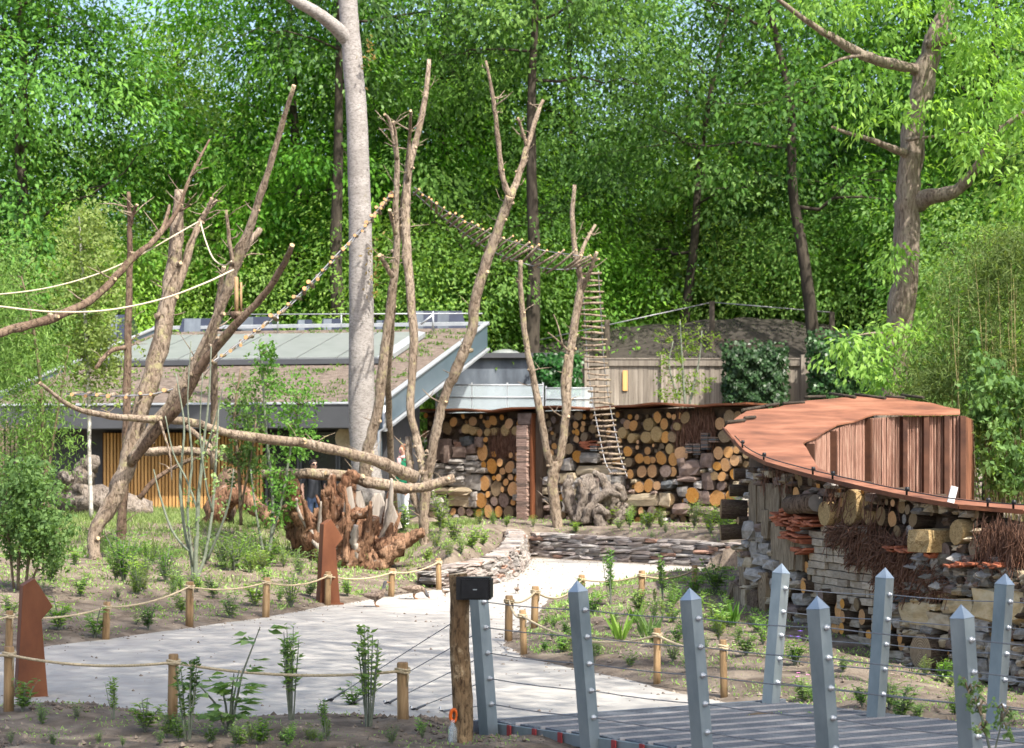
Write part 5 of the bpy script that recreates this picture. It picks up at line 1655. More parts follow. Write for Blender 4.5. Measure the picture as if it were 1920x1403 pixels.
gA_ = G(183, 1050); DA0 = gA_.y
bm2 = ('bark_mid', 'cut')
tA = dead_tree('climbing_tree', gA_, 'leaning leafless trunk with sawn limbs that carries the pale ropes', [
    ('trunk', [(182, 1062, 31), (176, 1000, 33), (212, 940, 42), (238, 872, 46), (268, 765, 46), (298, 655, 46), (322, 530, 40), (332, 430, 33), (337, 356, 25)], DA0, DA0 + .6),
    ('limb', [(322, 560, 26), (345, 500, 23), (365, 440, 18), (385, 400, 14), (405, 376, 10)], DA0 + .4, DA0 + 1.2),
    ('limb', [(380, 412, 11), (390, 392, 10), (397, 371, 9)], DA0 + .9, DA0 + .8),
    ('limb', [(246, 862, 26), (288, 800, 31), (340, 730, 32), (398, 620, 28), (438, 505, 27), (470, 420, 22), (500, 330, 18), (530, 230, 14), (552, 160, 11)], DA0 + .15, DA0 - 1.6),
    ('limb', [(440, 505, 22), (462, 462, 19), (488, 430, 14)], DA0 - .7, DA0 - .4),
    ('limb', [(438, 500, 10), (430, 450, 10), (424, 394, 7)], DA0 - .8, DA0 - 1.0),
    ('limb', [(244, 872, 22), (290, 812, 28), (335, 762, 28), (380, 685, 25), (430, 622, 22), (490, 560, 18), (530, 500, 16), (548, 460, 13)], DA0 + .12, DA0 - 2.2, bm2),
    ('limb', [(400, 880, 16), (402, 760, 18), (402, 640, 16), (410, 560, 15), (420, 500, 10)], DA0 + 1.2, DA0 + .2)])
tA2 = dead_tree('climbing_tree', G(240, 985), 'slim upright leafless trunk with a forked sawn top beside the leaning trunk', [
    ('trunk', [(222, 1050, 24), (228, 985, 22), (234, 900, 20), (238, 760, 20), (240, 610, 17), (243, 490, 14), (243, 420, 12), (241, 360, 9)], DA0 + 3, DA0 + 3, bm2),
    ('limb', [(244, 428, 9), (250, 400, 9), (257, 384, 8)], DA0 + 3, DA0 + 2.8, bm2),
    ('limb', [(240, 650, 12), (205, 660, 11), (180, 690, 9)], DA0 + 3, DA0 + 2.4, bm2)])
tB = dead_tree('leaning_log', P(-30, 635, 31) , 'long leaning branch with a forked tip rising past the ropes', [
    ('trunk', [(-60, 640, 28), (20, 618, 27), (100, 596, 25), (180, 555, 22), (240, 492, 20), (300, 438, 15), (318, 385, 9)], 30, 33, bm2),
    ('limb', [(290, 452, 14), (330, 400, 12), (355, 335, 10), (378, 290, 8), (393, 262, 6)], 32.5, 33.5, bm2),
    ('limb', [(325, 400, 8), (345, 392, 7), (358, 384, 6)], 33, 33, bm2),
    ('prop', [(-15, 1010, 16), (-12, 800, 16), (-14, 630, 16)], 30, 30.2, bm2)], cat='log')
tE = dead_tree('climbing_log', P(420, 815, 31.6), 'long sagging climbing log crossing in front of the house', [
    ('trunk', [(74, 718, 10), (130, 760, 14), (190, 778, 18), (280, 786, 22), (360, 792, 24), (440, 815, 26), (560, 830, 30), (650, 850, 32), (720, 870, 36), (778, 897, 38)], 31.4, 35.2),
    ('stub', [(350, 800, 16), (385, 830, 14), (410, 850, 10)], 31.9, 31.6),
    ('twig', [(300, 790, 8), (318, 850, 6), (322, 900, 4)], 31.8, 31.6)], cat='log')
tF = dead_tree('climbing_log', P(640, 900, 36.5), 'thick fallen log with a pale sawn end, resting on the upturned stump', [
    ('trunk', [(492, 890, 28), (560, 888, 30), (640, 892, 32), (700, 906, 33), (775, 916, 30), (852, 897, 26)], 36.2, 37.0)], cat='log')
tF2 = dead_tree('climbing_log', P(320, 850, 37), 'short mossy log lying level before the slatted wall', [
    ('trunk', [(272, 848, 24), (330, 846, 26), (400, 850, 25), (450, 870, 20)], 37, 37.4),
    ('limb', [(262, 935, 16), (290, 900, 14), (330, 875, 11), (372, 858, 7)], 36.6, 37, bm2)], cat='log')
gG = G(735, 985)
tG = dead_tree('climbing_tree', gG, 'pair of slender sawn trunks standing next to the tall pale trunk', [
    ('trunk', [(684, 905, 34), (688, 850, 30), (708, 770, 27), (722, 650, 24), (734, 560, 22), (744, 470, 18), (742, 400, 16), (744, 300, 14), (732, 232, 9), (721, 214, 7)], 40.0, 38.5),
    ('trunk', [(742, 985, 18), (738, 930, 17), (730, 800, 17), (728, 705, 16), (736, 580, 17), (742, 480, 17), (752, 400, 14), (760, 340, 12), (768, 260, 9), (770, 208, 7)], gG.y, 38.4),
    ('limb', [(737, 520, 14), (722, 495, 12), (712, 478, 11)], 39, 38.6),
    ('limb', [(742, 440, 11), (735, 410, 10), (730, 394, 9)], 38.8, 38.4),
    ('limb', [(744, 300, 10), (742, 255, 8), (737, 228, 6)], 38.5, 38.2)])
gH = G(796, 1022)
tH = dead_tree('climbing_tree', gH, 'tall forked leafless trunk hung with the rung bridge', [
    ('trunk', [(797, 1034, 26), (795, 970, 26), (799, 915, 28), (800, 880, 30)], gH.y, gH.y),
    ('limb', [(799, 900, 24), (785, 838, 21), (770, 765, 20), (776, 640, 22), (765, 505, 24), (760, 405, 22), (766, 330, 18), (776, 280, 16), (795, 200, 14), (805, 112, 11)], gH.y, gH.y + .9),
    ('limb', [(800, 898, 24), (818, 810, 24), (834, 742, 24), (858, 690, 26), (884, 622, 28), (892, 560, 26), (920, 470, 26), (945, 402, 24), (957, 368, 24)], gH.y, gH.y - 1.0),
    ('limb', [(956, 372, 17), (940, 320, 14), (931, 232, 12), (922, 170, 10), (911, 114, 6)], gH.y - 1.0, gH.y - 1.6),
    ('limb', [(956, 374, 20), (974, 325, 18), (990, 270, 14), (1005, 222, 12), (1018, 188, 9)], gH.y - 1.0, gH.y - .4),
    ('limb', [(990, 282, 10), (979, 245, 8), (971, 221, 6)], gH.y - .7, gH.y - 1.0),
    ('limb', [(800, 985, 18), (775, 930, 19), (768, 870, 19), (766, 820, 16)], gH.y + .1, gH.y + .3),
    ('limb', [(764, 340, 10), (767, 280, 8), (771, 209, 6)], gH.y + .5, gH.y + .2)])
gI = G(1041, 988)
tI = dead_tree('climbing_tree', gI, 'forked leafless trunk beside the hanging rope ladder', [
    ('trunk', [(1046, 996, 30), (1040, 950, 27), (1036, 900, 28), (1040, 868, 26)], gI.y, gI.y),
    ('limb', [(1040, 890, 19), (1026, 850, 17), (1008, 752, 18), (986, 640, 16), (976, 545, 14), (976, 488, 12)], gI.y, gI.y - .8),
    ('limb', [(1042, 885, 20), (1052, 850, 20), (1062, 762, 22), (1066, 680, 22), (1082, 580, 20), (1092, 520, 18)], gI.y, gI.y + .2),
    ('limb', [(1091, 528, 15), (1080, 485, 14), (1073, 412, 12), (1077, 347, 9)], gI.y + .2, gI.y),
    ('limb', [(1090, 545, 12), (1104, 515, 11), (1119, 473, 8)], gI.y + .2, gI.y - .3),
    ('limb', [(1084, 492, 12), (1096, 458, 10), (1116, 422, 8)], gI.y + .2, gI.y + .5),
    ('limb', [(1060, 770, 12), (1055, 720, 11), (1062, 665, 9)], gI.y + .1, gI.y - .1),
    ('twig', [(1068, 660, 5), (1045, 638, 4), (1028, 624, 2.5)], gI.y, gI.y - .4),
    ('twig', [(1055, 648, 4), (1046, 610, 3), (1038, 590, 2)], gI.y - .2, gI.y - .3)])

# pale tall trunk
gP = G(688, 935)
tP = dead_tree('tall_trunk', gP, 'tall pale smooth tree trunk with one thick limb, rising past the house roof', [
    ('trunk', [(694, 945, 66), (684, 860, 56), (678, 760, 52), (678, 600, 49), (676, 450, 46), (672, 300, 43), (668, 200, 41), (660, 100, 39), (652, 0, 37), (646, -140, 34), (640, -300, 30)], 42.5, 42.5),
    ('limb', [(655, 78, 32), (625, 48, 27), (590, 22, 24), (545, -5, 21), (480, -60, 18), (420, -140, 12)], 42.5, 41)], mats=('bark_pale', 'cut'), cat='tree')
rs = np.random.RandomState(3)
c0 = np.array([tuple(P(px, py, 42.1)) for px, py in ((690, 110), (694, 90), (700, 470), (705, 500), (702, 520), (698, 545))])
n = 90; idx = rs.randint(0, 6, n)
o = link('dry_leaves', leafmesh('dry_leaves', c0[idx] + rs.normal(size=(n, 3)) * [.08, .08, .18], rs.normal(size=(n, 3)) + [0, 0, -.6], rdir(rs, n), .11, .05, M['leaf_dry'], rs.uniform(0, 1, n)), tP)
o['kind'] = 'stuff'

# rung bridges and rope ladder
def rung_walk(name, label, centres, half, count, rad, root_cat='rope ladder', rungmat=('bark_dead', 'orange_cut'), jitter=.15):
    """centres: Vectors of the middle line; half: half rung vectors at each centre"""
    root = empty(name, tuple(centres[-1]), label, root_cat)
    cs = spline([tuple(c) + tuple(h) for c, h in zip(centres, half)], 10)
    cs = [np.array(c) for c in cs]
    seg = [0.0]
    for a, b in zip(cs[:-1], cs[1:]): seg.append(seg[-1] + float(np.linalg.norm((b - a)[:3])))
    def at(s):
        for i in range(len(cs) - 1):
            if s <= seg[i + 1] + 1e-9:
                u = (s - seg[i]) / max(1e-9, seg[i + 1] - seg[i]); return cs[i] * (1 - u) + cs[i + 1] * u
        return cs[-1]
    for i in range(count):
        c = at(seg[-1] * (i + .5) / count)
        mid, h = Vector(c[:3]), Vector(c[3:])
        j = Vector((random.uniform(-1, 1), random.uniform(-1, 1), random.uniform(-1, 1))) * h.length * jitter
        b = Vector((0, 0, random.uniform(-1, 1) * h.length * .08))
        r_ = rad * random.uniform(.75, 1.2)
        e0, e1 = mid - h * random.uniform(1.0, 1.2) + j, mid + h * random.uniform(1.0, 1.2) - j
        m = MB(); m.tube([e0, mid + b, e1], [r_, r_ * 1.05, r_ * .95], 8, .06, cap_mi=1); m.build('rung', [M[rungmat[0]], M[rungmat[1]]], root)
    for s_ in (-1, 1):
        m = MB(); m.tube([Vector(c[:3]) + Vector(c[3:]) * .8 * s_ for c in cs], .012, 5); m.build('side_rope', M['cable'], root)
    return root
Hy = gH.y + .5
rung_walk('rung_bridge', 'hanging bridge of short wooden rungs sagging from the tall forked trunk to the rope ladder',
          [P(776, 356, Hy), P(820, 392, Hy + 1.2), P(870, 425, Hy + 2.6), P(930, 458, Hy + 4.2), P(1000, 482, Hy + 5.8), P(1060, 492, gI.y - .6), P(1112, 494, gI.y + .3)],
          [Vector((-.03, .30, -.02)), Vector((-.05, .30, -.03)), Vector((-.12, .28, -.06)), Vector((-.20, .26, -.12)), Vector((-.24, .24, -.17)), Vector((-.24, .22, -.18)), Vector((-.20, .15, -.10))], 31, .026)
rung_walk('rung_bridge', 'hanging bridge of wooden rungs dropping from the tall forked trunk behind the leaning trunk',
          [P(738, 360, Hy - .2), P(690, 418, 36.8), P(630, 482, 35.9), P(560, 556, 35), P(480, 622, 34.2), P(405, 676, 33.5), P(330, 728, 33.3), P(240, 742, 33.2), P(130, 738, 33.4)],
          [Vector((-.005, .30, .02))] * 9, 46, .032)
rung_walk('rope_ladder', 'rope ladder of pale crooked rungs hanging beside the forked trunk to the log wall',
          [P(1106, 508, gI.y + .4), P(1112, 600, gI.y + .5), P(1118, 690, gI.y + .6), P(1128, 760, gI.y + .6), P(1140, 820, gI.y + .4), P(1150, 865, gI.y + .2), P(1162, 893, gI.y)],
          [Vector((.24, .03, 0))] * 6 + [Vector((.22, .03, -.03))], 36, .026, jitter=.12)

def free_rope(name, pts, label, rad=.015, mt='rope_pale'):
    m = MB()
    m.tube([Vector(v) for v in spline([tuple(p) for p in pts], 8)], rad, 7)
    o = m.build(name, M[mt]); tag(o, label, 'rope')
    return o
DR = DA0 - 1.0
free_rope('climbing_rope', [P(-60, 568, 29.5), P(0, 575, 29.8), P(100, 585, 30.2), P(200, 582, 30.6), P(300, 562, 31), P(380, 533, 31.3), P(438, 506, DR)], 'thick pale rope sagging low from the sawn limb past the leaning trunk')
free_rope('climbing_rope', [P(-60, 553, 31), P(0, 552, 31.2), P(90, 540, 31.6), P(180, 515, 32), P(260, 480, 32.4), P(330, 440, 32.6), P(372, 416, DA0 + .6)], 'thinner pale rope stretched up behind the leaning trunk', .012)
free_rope('climbing_rope', [P(376, 417, DA0 + .6), P(385, 450, DA0), P(400, 485, DA0 - .4), P(420, 498, DA0 - .7), P(434, 490, DR)], 'short slack loop of pale rope between two sawn limbs', .013)
bw_ = empty('hanging_bowl', tuple(P(446, 595, DA0 - 1.2)), 'wooden bowl hanging beneath the sawn limbs', 'bowl')
m = MB(); c = P(446, 592, DA0 - 1.2)
m.tube([c - Vector((0, 0, .06)), c - Vector((0, 0, .055)), c, c + Vector((0, 0, .06)), c + Vector((0, 0, .062)), c + Vector((0, 0, .0)), c - Vector((0, 0, .03))], [.05, .09, .125, .135, .115, .10, .05], 14); m.build('bowl', M['bark_mid'], bw_)
m = MB(); m.tube([c + Vector((-.02, 0, .05)), P(443, 520, DA0 - 1.1)], .035, 8); m.tube([c + Vector((.05, 0, .05)), P(452, 530, DA0 - 1.1)], .02, 8); m.build('hanger', M['post_wood'], bw_)

# ------------------------------------------------------------------ upturned stump
gS = G(650, 1056)
st = empty('upturned_stump', tuple(gS), 'big upturned reddish stump with splayed roots and bleached splinters', 'stump')
DS_ = gS.y
def root_limb(name, pts, off, mats, n=12, jit=.17):
    return branch(st, name, pts, DS_ + off[0], DS_ + off[1], mats, n, jit, sub=6, wob=.2, groove=.24)
rw = ('rootwood', 'rootwood'); rp_ = ('rootpale', 'rootpale')
root_limb('root_mass', [(655, 1075, 195), (655, 1044, 190), (650, 1010, 150), (655, 982, 95), (660, 962, 50)], (.6, .7), rw, 18, .12)
for pts, off, mt in (([(625, 1055, 70), (585, 1000, 60), (560, 950, 44), (545, 905, 30)], (.1, -.2), rw), ([(610, 1050, 60), (575, 985, 40), (550, 930, 30), (538, 905, 22)], (.5, .4), rw), ([(600, 1060, 60), (570, 1020, 46), (545, 985, 28), (530, 950, 16)], (.3, .3), rw),
                     ([(640, 1050, 60), (625, 980, 44), (618, 930, 30), (624, 890, 12)], (.0, -.2), rw), ([(650, 1040, 60), (645, 970, 46), (650, 915, 36), (662, 885, 26)], (.4, .2), rw),
                     ([(680, 1050, 70), (690, 1000, 50), (700, 960, 36), (708, 925, 20)], (.3, .5), rp_), ([(670, 1045, 50), (668, 980, 36), (672, 920, 20)], (.6, .7), rp_), ([(615, 985, 26), (616, 940, 20), (622, 905, 9)], (-.1, -.2), rp_),
                     ([(690, 1050, 70), (735, 1025, 46), (770, 1008, 26), (795, 996, 18)], (-.2, -.5), rw), ([(690, 1060, 60), (725, 1042, 40), (760, 1020, 22)], (-.3, -.6), rw),
                     ([(700, 1030, 60), (730, 985, 40), (742, 960, 20)], (.2, .3), rw), ([(660, 1060, 50), (640, 1010, 40), (660, 970, 30), (690, 960, 22)], (-.3, -.5), rw), ([(640, 1062, 60), (690, 1010, 30), (705, 970, 18)], (-.4, -.6), rw),
                     ([(600, 1020, 22), (560, 960, 12), (556, 935, 7)], (-.2, -.4), rp_), ([(680, 1060, 40), (664, 1020, 30), (668, 985, 16)], (-.4, -.7), rp_)):
    root_limb('root', pts, off, mt)
rg2 = random.Random(8)
for i in range(26):
    a0 = rg2.uniform(585, 725); a1 = a0 + (a0 - 655) * rg2.uniform(.2, .8) + rg2.uniform(-22, 22); tp = rg2.uniform(895, 985)
    mid = ((a0 + a1) / 2 + rg2.uniform(-10, 10), (1050 + tp) / 2 + rg2.uniform(-10, 10))
    w0 = rg2.uniform(10, 24)
    root_limb('root', [(a0, 1056, w0 * 1.4), (*mid, w0), (a1, tp, w0 * .3)], (rg2.uniform(-.6, .5), rg2.uniform(-.8, .6)), rp_ if i % 6 == 0 else rw, 9)
# bleached slabs
for quad, D in (([(716, 1004), (752, 990), (730, 934), (724, 936)], DS_ - .1), ([(640, 980), (668, 978), (656, 912), (650, 915)], DS_ - .35), ([(690, 1000), (735, 985), (712, 925), (705, 928)], DS_ + .2), ([(660, 985), (690, 985), (676, 920), (668, 922)], DS_ + .5), ([(610, 985), (626, 985), (622, 912), (614, 930)], DS_ - .1)):
    m = MB(); m.prism([P(a, b, D) for a, b in quad], (0.02, .12, 0)); m.build('splinter', M['rootpale'], st)

# grey driftwood lumps
def lump(name, px, py, wpx, hpx, label, seed, mt='driftwood', deep=1.0, sub=3, cat='stump'):
    g = G(px, py + hpx / 2)
    s = F / g.y
    rx, rz = wpx / 2 / s, hpx / 2 / s
    bm = bmesh.new(); bmesh.ops.create_icosphere(bm, subdivisions=sub, radius=1.0)
    rg = random.Random(seed)
    ph = [rg.uniform(0, 9) for _ in range(8)]
    for v in bm.verts:
        p = v.co
        k = 1 + .20 * math.sin(3.1 * p.x + ph[0]) * math.cos(2.7 * p.z + ph[1]) + .14 * math.sin(6.3 * p.y + 5 * p.x + ph[2]) + .10 * math.sin(11 * p.z + 7 * p.x + ph[3]) + rg.uniform(-.05, .05)
        if math.sin(4.4 * p.x + ph[4]) * math.sin(4.1 * p.z + ph[5]) > .72: k *= .72
        v.co = Vector((p.x * rx * k, p.y * rx * .7 * deep * k, p.z * rz * k))
    for f in bm.faces: f.smooth = True
    me = bpy.data.meshes.new(name); bm.to_mesh(me); bm.free(); me.materials.append(M[mt])
    o = link(name, me, None, Matrix.Translation(Vector((g.x, g.y + rx * .4, g.z + rz * .8))))
    return tag(o, label, cat)
gd = G(1112, 986)
ds_ = empty('driftwood_stump', tuple(gd), 'knobbly grey driftwood stump overgrown with a pale plant beside the forked trunk', 'stump')
dw = ('driftwood', 'driftwood')
for pts, o0, o1 in (([(1110, 995, 80), (1108, 960, 86), (1104, 925, 70), (1098, 895, 40)], .5, .5), ([(1130, 985, 50), (1150, 945, 46), (1158, 915, 34), (1172, 940, 20)], .2, .0), ([(1090, 985, 44), (1072, 950, 40), (1064, 915, 30), (1070, 890, 18)], .2, .1),
                    ([(1120, 975, 40), (1138, 930, 36), (1130, 898, 26), (1112, 885, 14)], .0, -.1), ([(1100, 985, 40), (1112, 945, 30), (1140, 925, 26), (1165, 930, 16)], -.2, -.3), ([(1150, 985, 40), (1168, 960, 30), (1176, 945, 12)], .1, .0),
                    ([(1082, 980, 34), (1094, 930, 28), (1086, 900, 14)], -.1, -.2), ([(1128, 990, 40), (1122, 955, 34), (1142, 970, 20)], -.3, -.4)):
    branch(ds_, 'root', pts, gd.y + o0, gd.y + o1, dw, 12, .16, sub=6, wob=.22, groove=.2, wk=.62)
m = MB()
lg_ = empty('hollow_trunk', tuple(P(190, 975, 43.5)), 'thick grey hollow trunk lying on the grass before the slatted wall', 'log')
Dh = 43.5
q = spline([(*P(112, 942, Dh), .30), (*P(160, 936, Dh), .36), (*P(225, 948, Dh + .2), .30), (*P(282, 958, Dh + .5), .20)], 5)
m.tube([v[:3] for v in q], [v[3] for v in q], 18, .13, caps=(True, True), cap_mi=1, groove=.12); m.build('trunk', [M['driftwood'], M['core']], lg_)
branch(lg_, 'stub', [(150, 925, 50), (160, 885, 44), (174, 858, 30)], Dh, Dh, ('driftwood', 'driftwood'), jit=.16)
branch(lg_, 'stub', [(120, 925, 40), (125, 902, 36), (128, 890, 24)], Dh, Dh - .3, ('driftwood', 'driftwood'), jit=.16)
ar = empty('arched_root', tuple(G(430, 985)), 'dark arched root lying by the slatted wall next to the upturned stump', 'root')
Da = G(430, 985).y
branch(ar, 'root', [(400, 1000, 44), (412, 950, 50), (440, 925, 44), (480, 950, 34), (520, 985, 30)], Da, Da - .4, rw, 14, .14)
branch(ar, 'root', [(425, 985, 40), (420, 930, 46), (428, 895, 40), (436, 880, 24)], Da + .3, Da + .4, ('bark_mid', 'bark_mid'), 14, .14)

# row of cut sticks in front of the house on the left
sf = empty('stick_screen', tuple(G(40, 905)), 'screen of upright cut sticks at the left corner of the house', 'stick screen')
Ds = 43.0
x = -40
while x < 78:
    z0, z1_ = P(x, 905, Ds).z, P(x, 795 + random.uniform(-6, 8), Ds).z
    m = MB(); r_ = random.uniform(.022, .04); xx = P(x, 0, Ds).x
    m.tube([(xx, Ds + random.uniform(-.05, .05), z0 - .4), (xx + random.uniform(-.04, .04), Ds, z1_)], [r_, r_ * .85], 6, cap_mi=1); m.build('stick', [M['stick'], M['cut']], sf)
    x += random.uniform(4.5, 7)
m = MB(); m.tube([P(-40, 840, Ds + .06), P(78, 842, Ds + .06)], .03, 6); m.build('tie_rail', M['stick'], sf)

# ================================================================== PEOPLE AND DUCKS
def skin_mesh(verts, edges, name, root=0, sub=2):
    me = bpy.data.meshes.new(name)
    me.from_pydata([v[:3] for v in verts], edges, [])
    o = bpy.data.objects.new(name, me); col.objects.link(o)
    sk = o.modifiers.new('skin', 'SKIN')
    for i, v in enumerate(verts):
        d = me.skin_vertices[0].data[i]
        r_ = v[3]
        d.radius = (r_, v[4] if len(v) > 4 else r_)
        d.use_root = (i == root)
    sk.use_smooth_shade = True
    ss = o.modifiers.new('sub', 'SUBSURF'); ss.levels = sub; ss.render_levels = sub
    dg = bpy.context.evaluated_depsgraph_get()
    ev = bpy.data.meshes.new_from_object(o.evaluated_get(dg))
    bpy.data.objects.remove(o)
    ev.name = name
    for p in ev.polygons: p.use_smooth = True
    return ev

def person(base, rz, label, height, tops, mats_fn, arm=None):
    """a standing figure facing local -Y"""
    k = height / 1.75
    V, E = [], []
    def v(x, y, z, r_, r2=None):
        V.append((x * k, y * k, z * k, r_ * k, (r2 or r_) * k)); return len(V) - 1
    def chain(a, pts):
        for p in pts:
            b = v(*p); E.append((a, b)); a = b
        return a
    pel = v(0, 0, .95, .15, .115)
    sp1 = chain(pel, [(0, -.01, 1.12, .145, .11), (0, -.01, 1.28, .165, .12), (0, .01, 1.41, .15, .105)])
    nk = chain(sp1, [(0, .015, 1.50, .056), (0, 0, 1.565, .056)])
    hd = chain(nk, [(0, -.012, 1.615, .074, .085), (0, -.008, 1.67, .080, .098), (0, .0, 1.715, .066, .078)])
    nose = chain(nk + 2, [(0, -.112, 1.64, .013)])
    for s in (-1, 1):
        sh = chain(sp1, [(s * .175, .01, 1.42, .066)])
        el = chain(sh, [(s * .225, .02, 1.28, .052), (s * .255, .03, 1.13, .043)])
        wr = chain(el, [(s * .27, -.03, 1.0, .036), (s * .275, -.08, .89, .027)])
        pm = chain(wr, [(s * .275, -.095, .845, .034, .016), (s * .275, -.105, .80, .036, .015)])
        for q, (dx, ln) in enumerate(((-.026, .070), (-.009, .082), (.009, .078), (.026, .060))):
            f0 = chain(pm, [(s * .275 + .0, -.105 + dx, .775, .0095), (s * .272, -.110 + dx, .775 - ln * .55, .009), (s * .262, -.118 + dx, .775 - ln, .0075)])
        chain(pm - 1, [(s * .262, -.135, .82, .011), (s * .255, -.155, .79, .009)])
        hip = chain(pel, [(s * .095, 0, .86, .098)])
        kn = chain(hip, [(s * .10, -.01, .68, .082), (s * .10, -.015, .49, .060)])
        an = chain(kn, [(s * .10, .01, .30, .056), (s * .10, .03, .10, .042)])
        chain(an, [(s * .10, -.02, .045, .042), (s * .11, -.13, .03, .036)])
    me = skin_mesh(V, E, 'body')
    mats = mats_fn['mats']
    for mm in mats: me.materials.append(M[mm])
    for p in me.polygons:
        c = p.center / k
        p.material_index = mats_fn['f'](c)
    root = empty('person', base, label, 'person', rz=rz)
    o = bpy.data.objects.new('body', me); col.objects.link(o); o.parent = root
    def child(name, m, mt):
        m.v = [tuple(Vector(a) * k) for a in m.v]
        c = bpy.data.objects.new(name, m.mesh(name, [M[mt]])); col.objects.link(c); c.parent = root
    return root, child

def cap_shell(m, c, rx, ry, rz, z0, seg=16, rings=7, jit=.06):
    vs = []; rg = random.Random(2)
    for j in range(rings):
        ph = math.pi / 2 * (1 - j / (rings - 1)) + z0 * (j / (rings - 1))
        for i in range(seg):
            a = 2 * math.pi * i / seg
            kk = 1 + rg.uniform(-jit, jit)
            vs.append((c[0] + rx * kk * math.cos(a) * math.cos(ph), c[1] + ry * kk * math.sin(a) * math.cos(ph), c[2] + rz * kk * math.sin(ph)))
    m.add(vs, [(j * seg + i, j * seg + (i + 1) % seg, (j + 1) * seg + (i + 1) % seg, (j + 1) * seg + i) for j in range(rings - 1) for i in range(seg)], 0, True)

def fm(c):
    if c.z > 1.47: return 0
    if abs(c.x) > .235 and c.z < 1.24: return 0
    if c.z > .93 or (abs(c.x) > .2 and c.z > .93): return 1
    if c.z < .07: return 3
    return 2
gm = P(588, 860, 43.6)
man, ch = person((gm.x, gm.y, hz(gm.x, gm.y)), R(28), 'man in sunglasses and a charcoal T-shirt standing behind the fallen log', 1.75, None, {'mats': ['skin', 'shirt_dark', 'jeans', 'black'], 'f': fm})
m = MB(); cap_shell(m, (0, .022, 1.675), .087, .098, .098, -.15); ch('hair', m, 'hair_dark')
m = MB()
for s in (-1, 1):
    m.tube([(s * .035, -.092, 1.665), (s * .035, -.106, 1.665)], [.028, .026], 10)
    m.tube([(s * .06, -.09, 1.668), (s * .082, .0, 1.672)], .006, 5)
    m.tube([(s * .083, .0, 1.69), (s * .092, .012, 1.66), (s * .083, .005, 1.628)], [.012, .018, .01], 6)
m.tube([(-.03, -.10, 1.668), (.03, -.10, 1.668)], .005, 5)
ch('sunglasses', m, 'black')
m = MB(); m.tube([(-.026, -.09, 1.603), (0, -.098, 1.600), (.026, -.09, 1.603)], [.004, .007, .004], 6); ch('mouth', m, 'scarf')

def fw_(c):
    if c.z > 1.49: return 0
    if abs(c.x) > .235 and c.z < .93: return 0
    if c.z > .90: return 1
    if c.z < .07: return 3
    return 2
gw = P(757, 828, 42.0)
wo_, ch = person((gw.x, gw.y, hz(gw.x, gw.y)), R(-55), 'auburn haired woman in a green jacket and white trousers beyond the forked trunk', 1.76, None, {'mats': ['skin', 'jacket', 'white_cloth', 'black'], 'f': fw_})
m = MB(); cap_shell(m, (0, .02, 1.672), .092, .103, .105, -.3)
m.tube([(0, .07, 1.66), (0, .11, 1.55), (.02, .12, 1.42), (.03, .11, 1.30)], [.085, .09, .085, .05], 10, .08, squash=.7); ch('hair', m, 'hair_red')
m = MB(); m.tube([(-.1, -.02, 1.50), (0, -.10, 1.47), (.1, -.02, 1.50), (0, .08, 1.52), (-.1, -.02, 1.50)], .045, 8, .06); m.tube([(0, -.11, 1.47), (.02, -.14, 1.3)], [.05, .04], 8, .06); ch('scarf', m, 'scarf')
m = MB()
for s in (-1, 1):
    m.tube([(s * .033, -.088, 1.666), (s * .033, -.098, 1.666)], [.012, .009], 8)
ch('eyes', m, 'hair_dark')
m = MB(); m.tube([(-.022, -.088, 1.605), (0, -.096, 1.602), (.022, -.088, 1.605)], [.004, .007, .004], 6); ch('mouth', m, 'flower_pink')

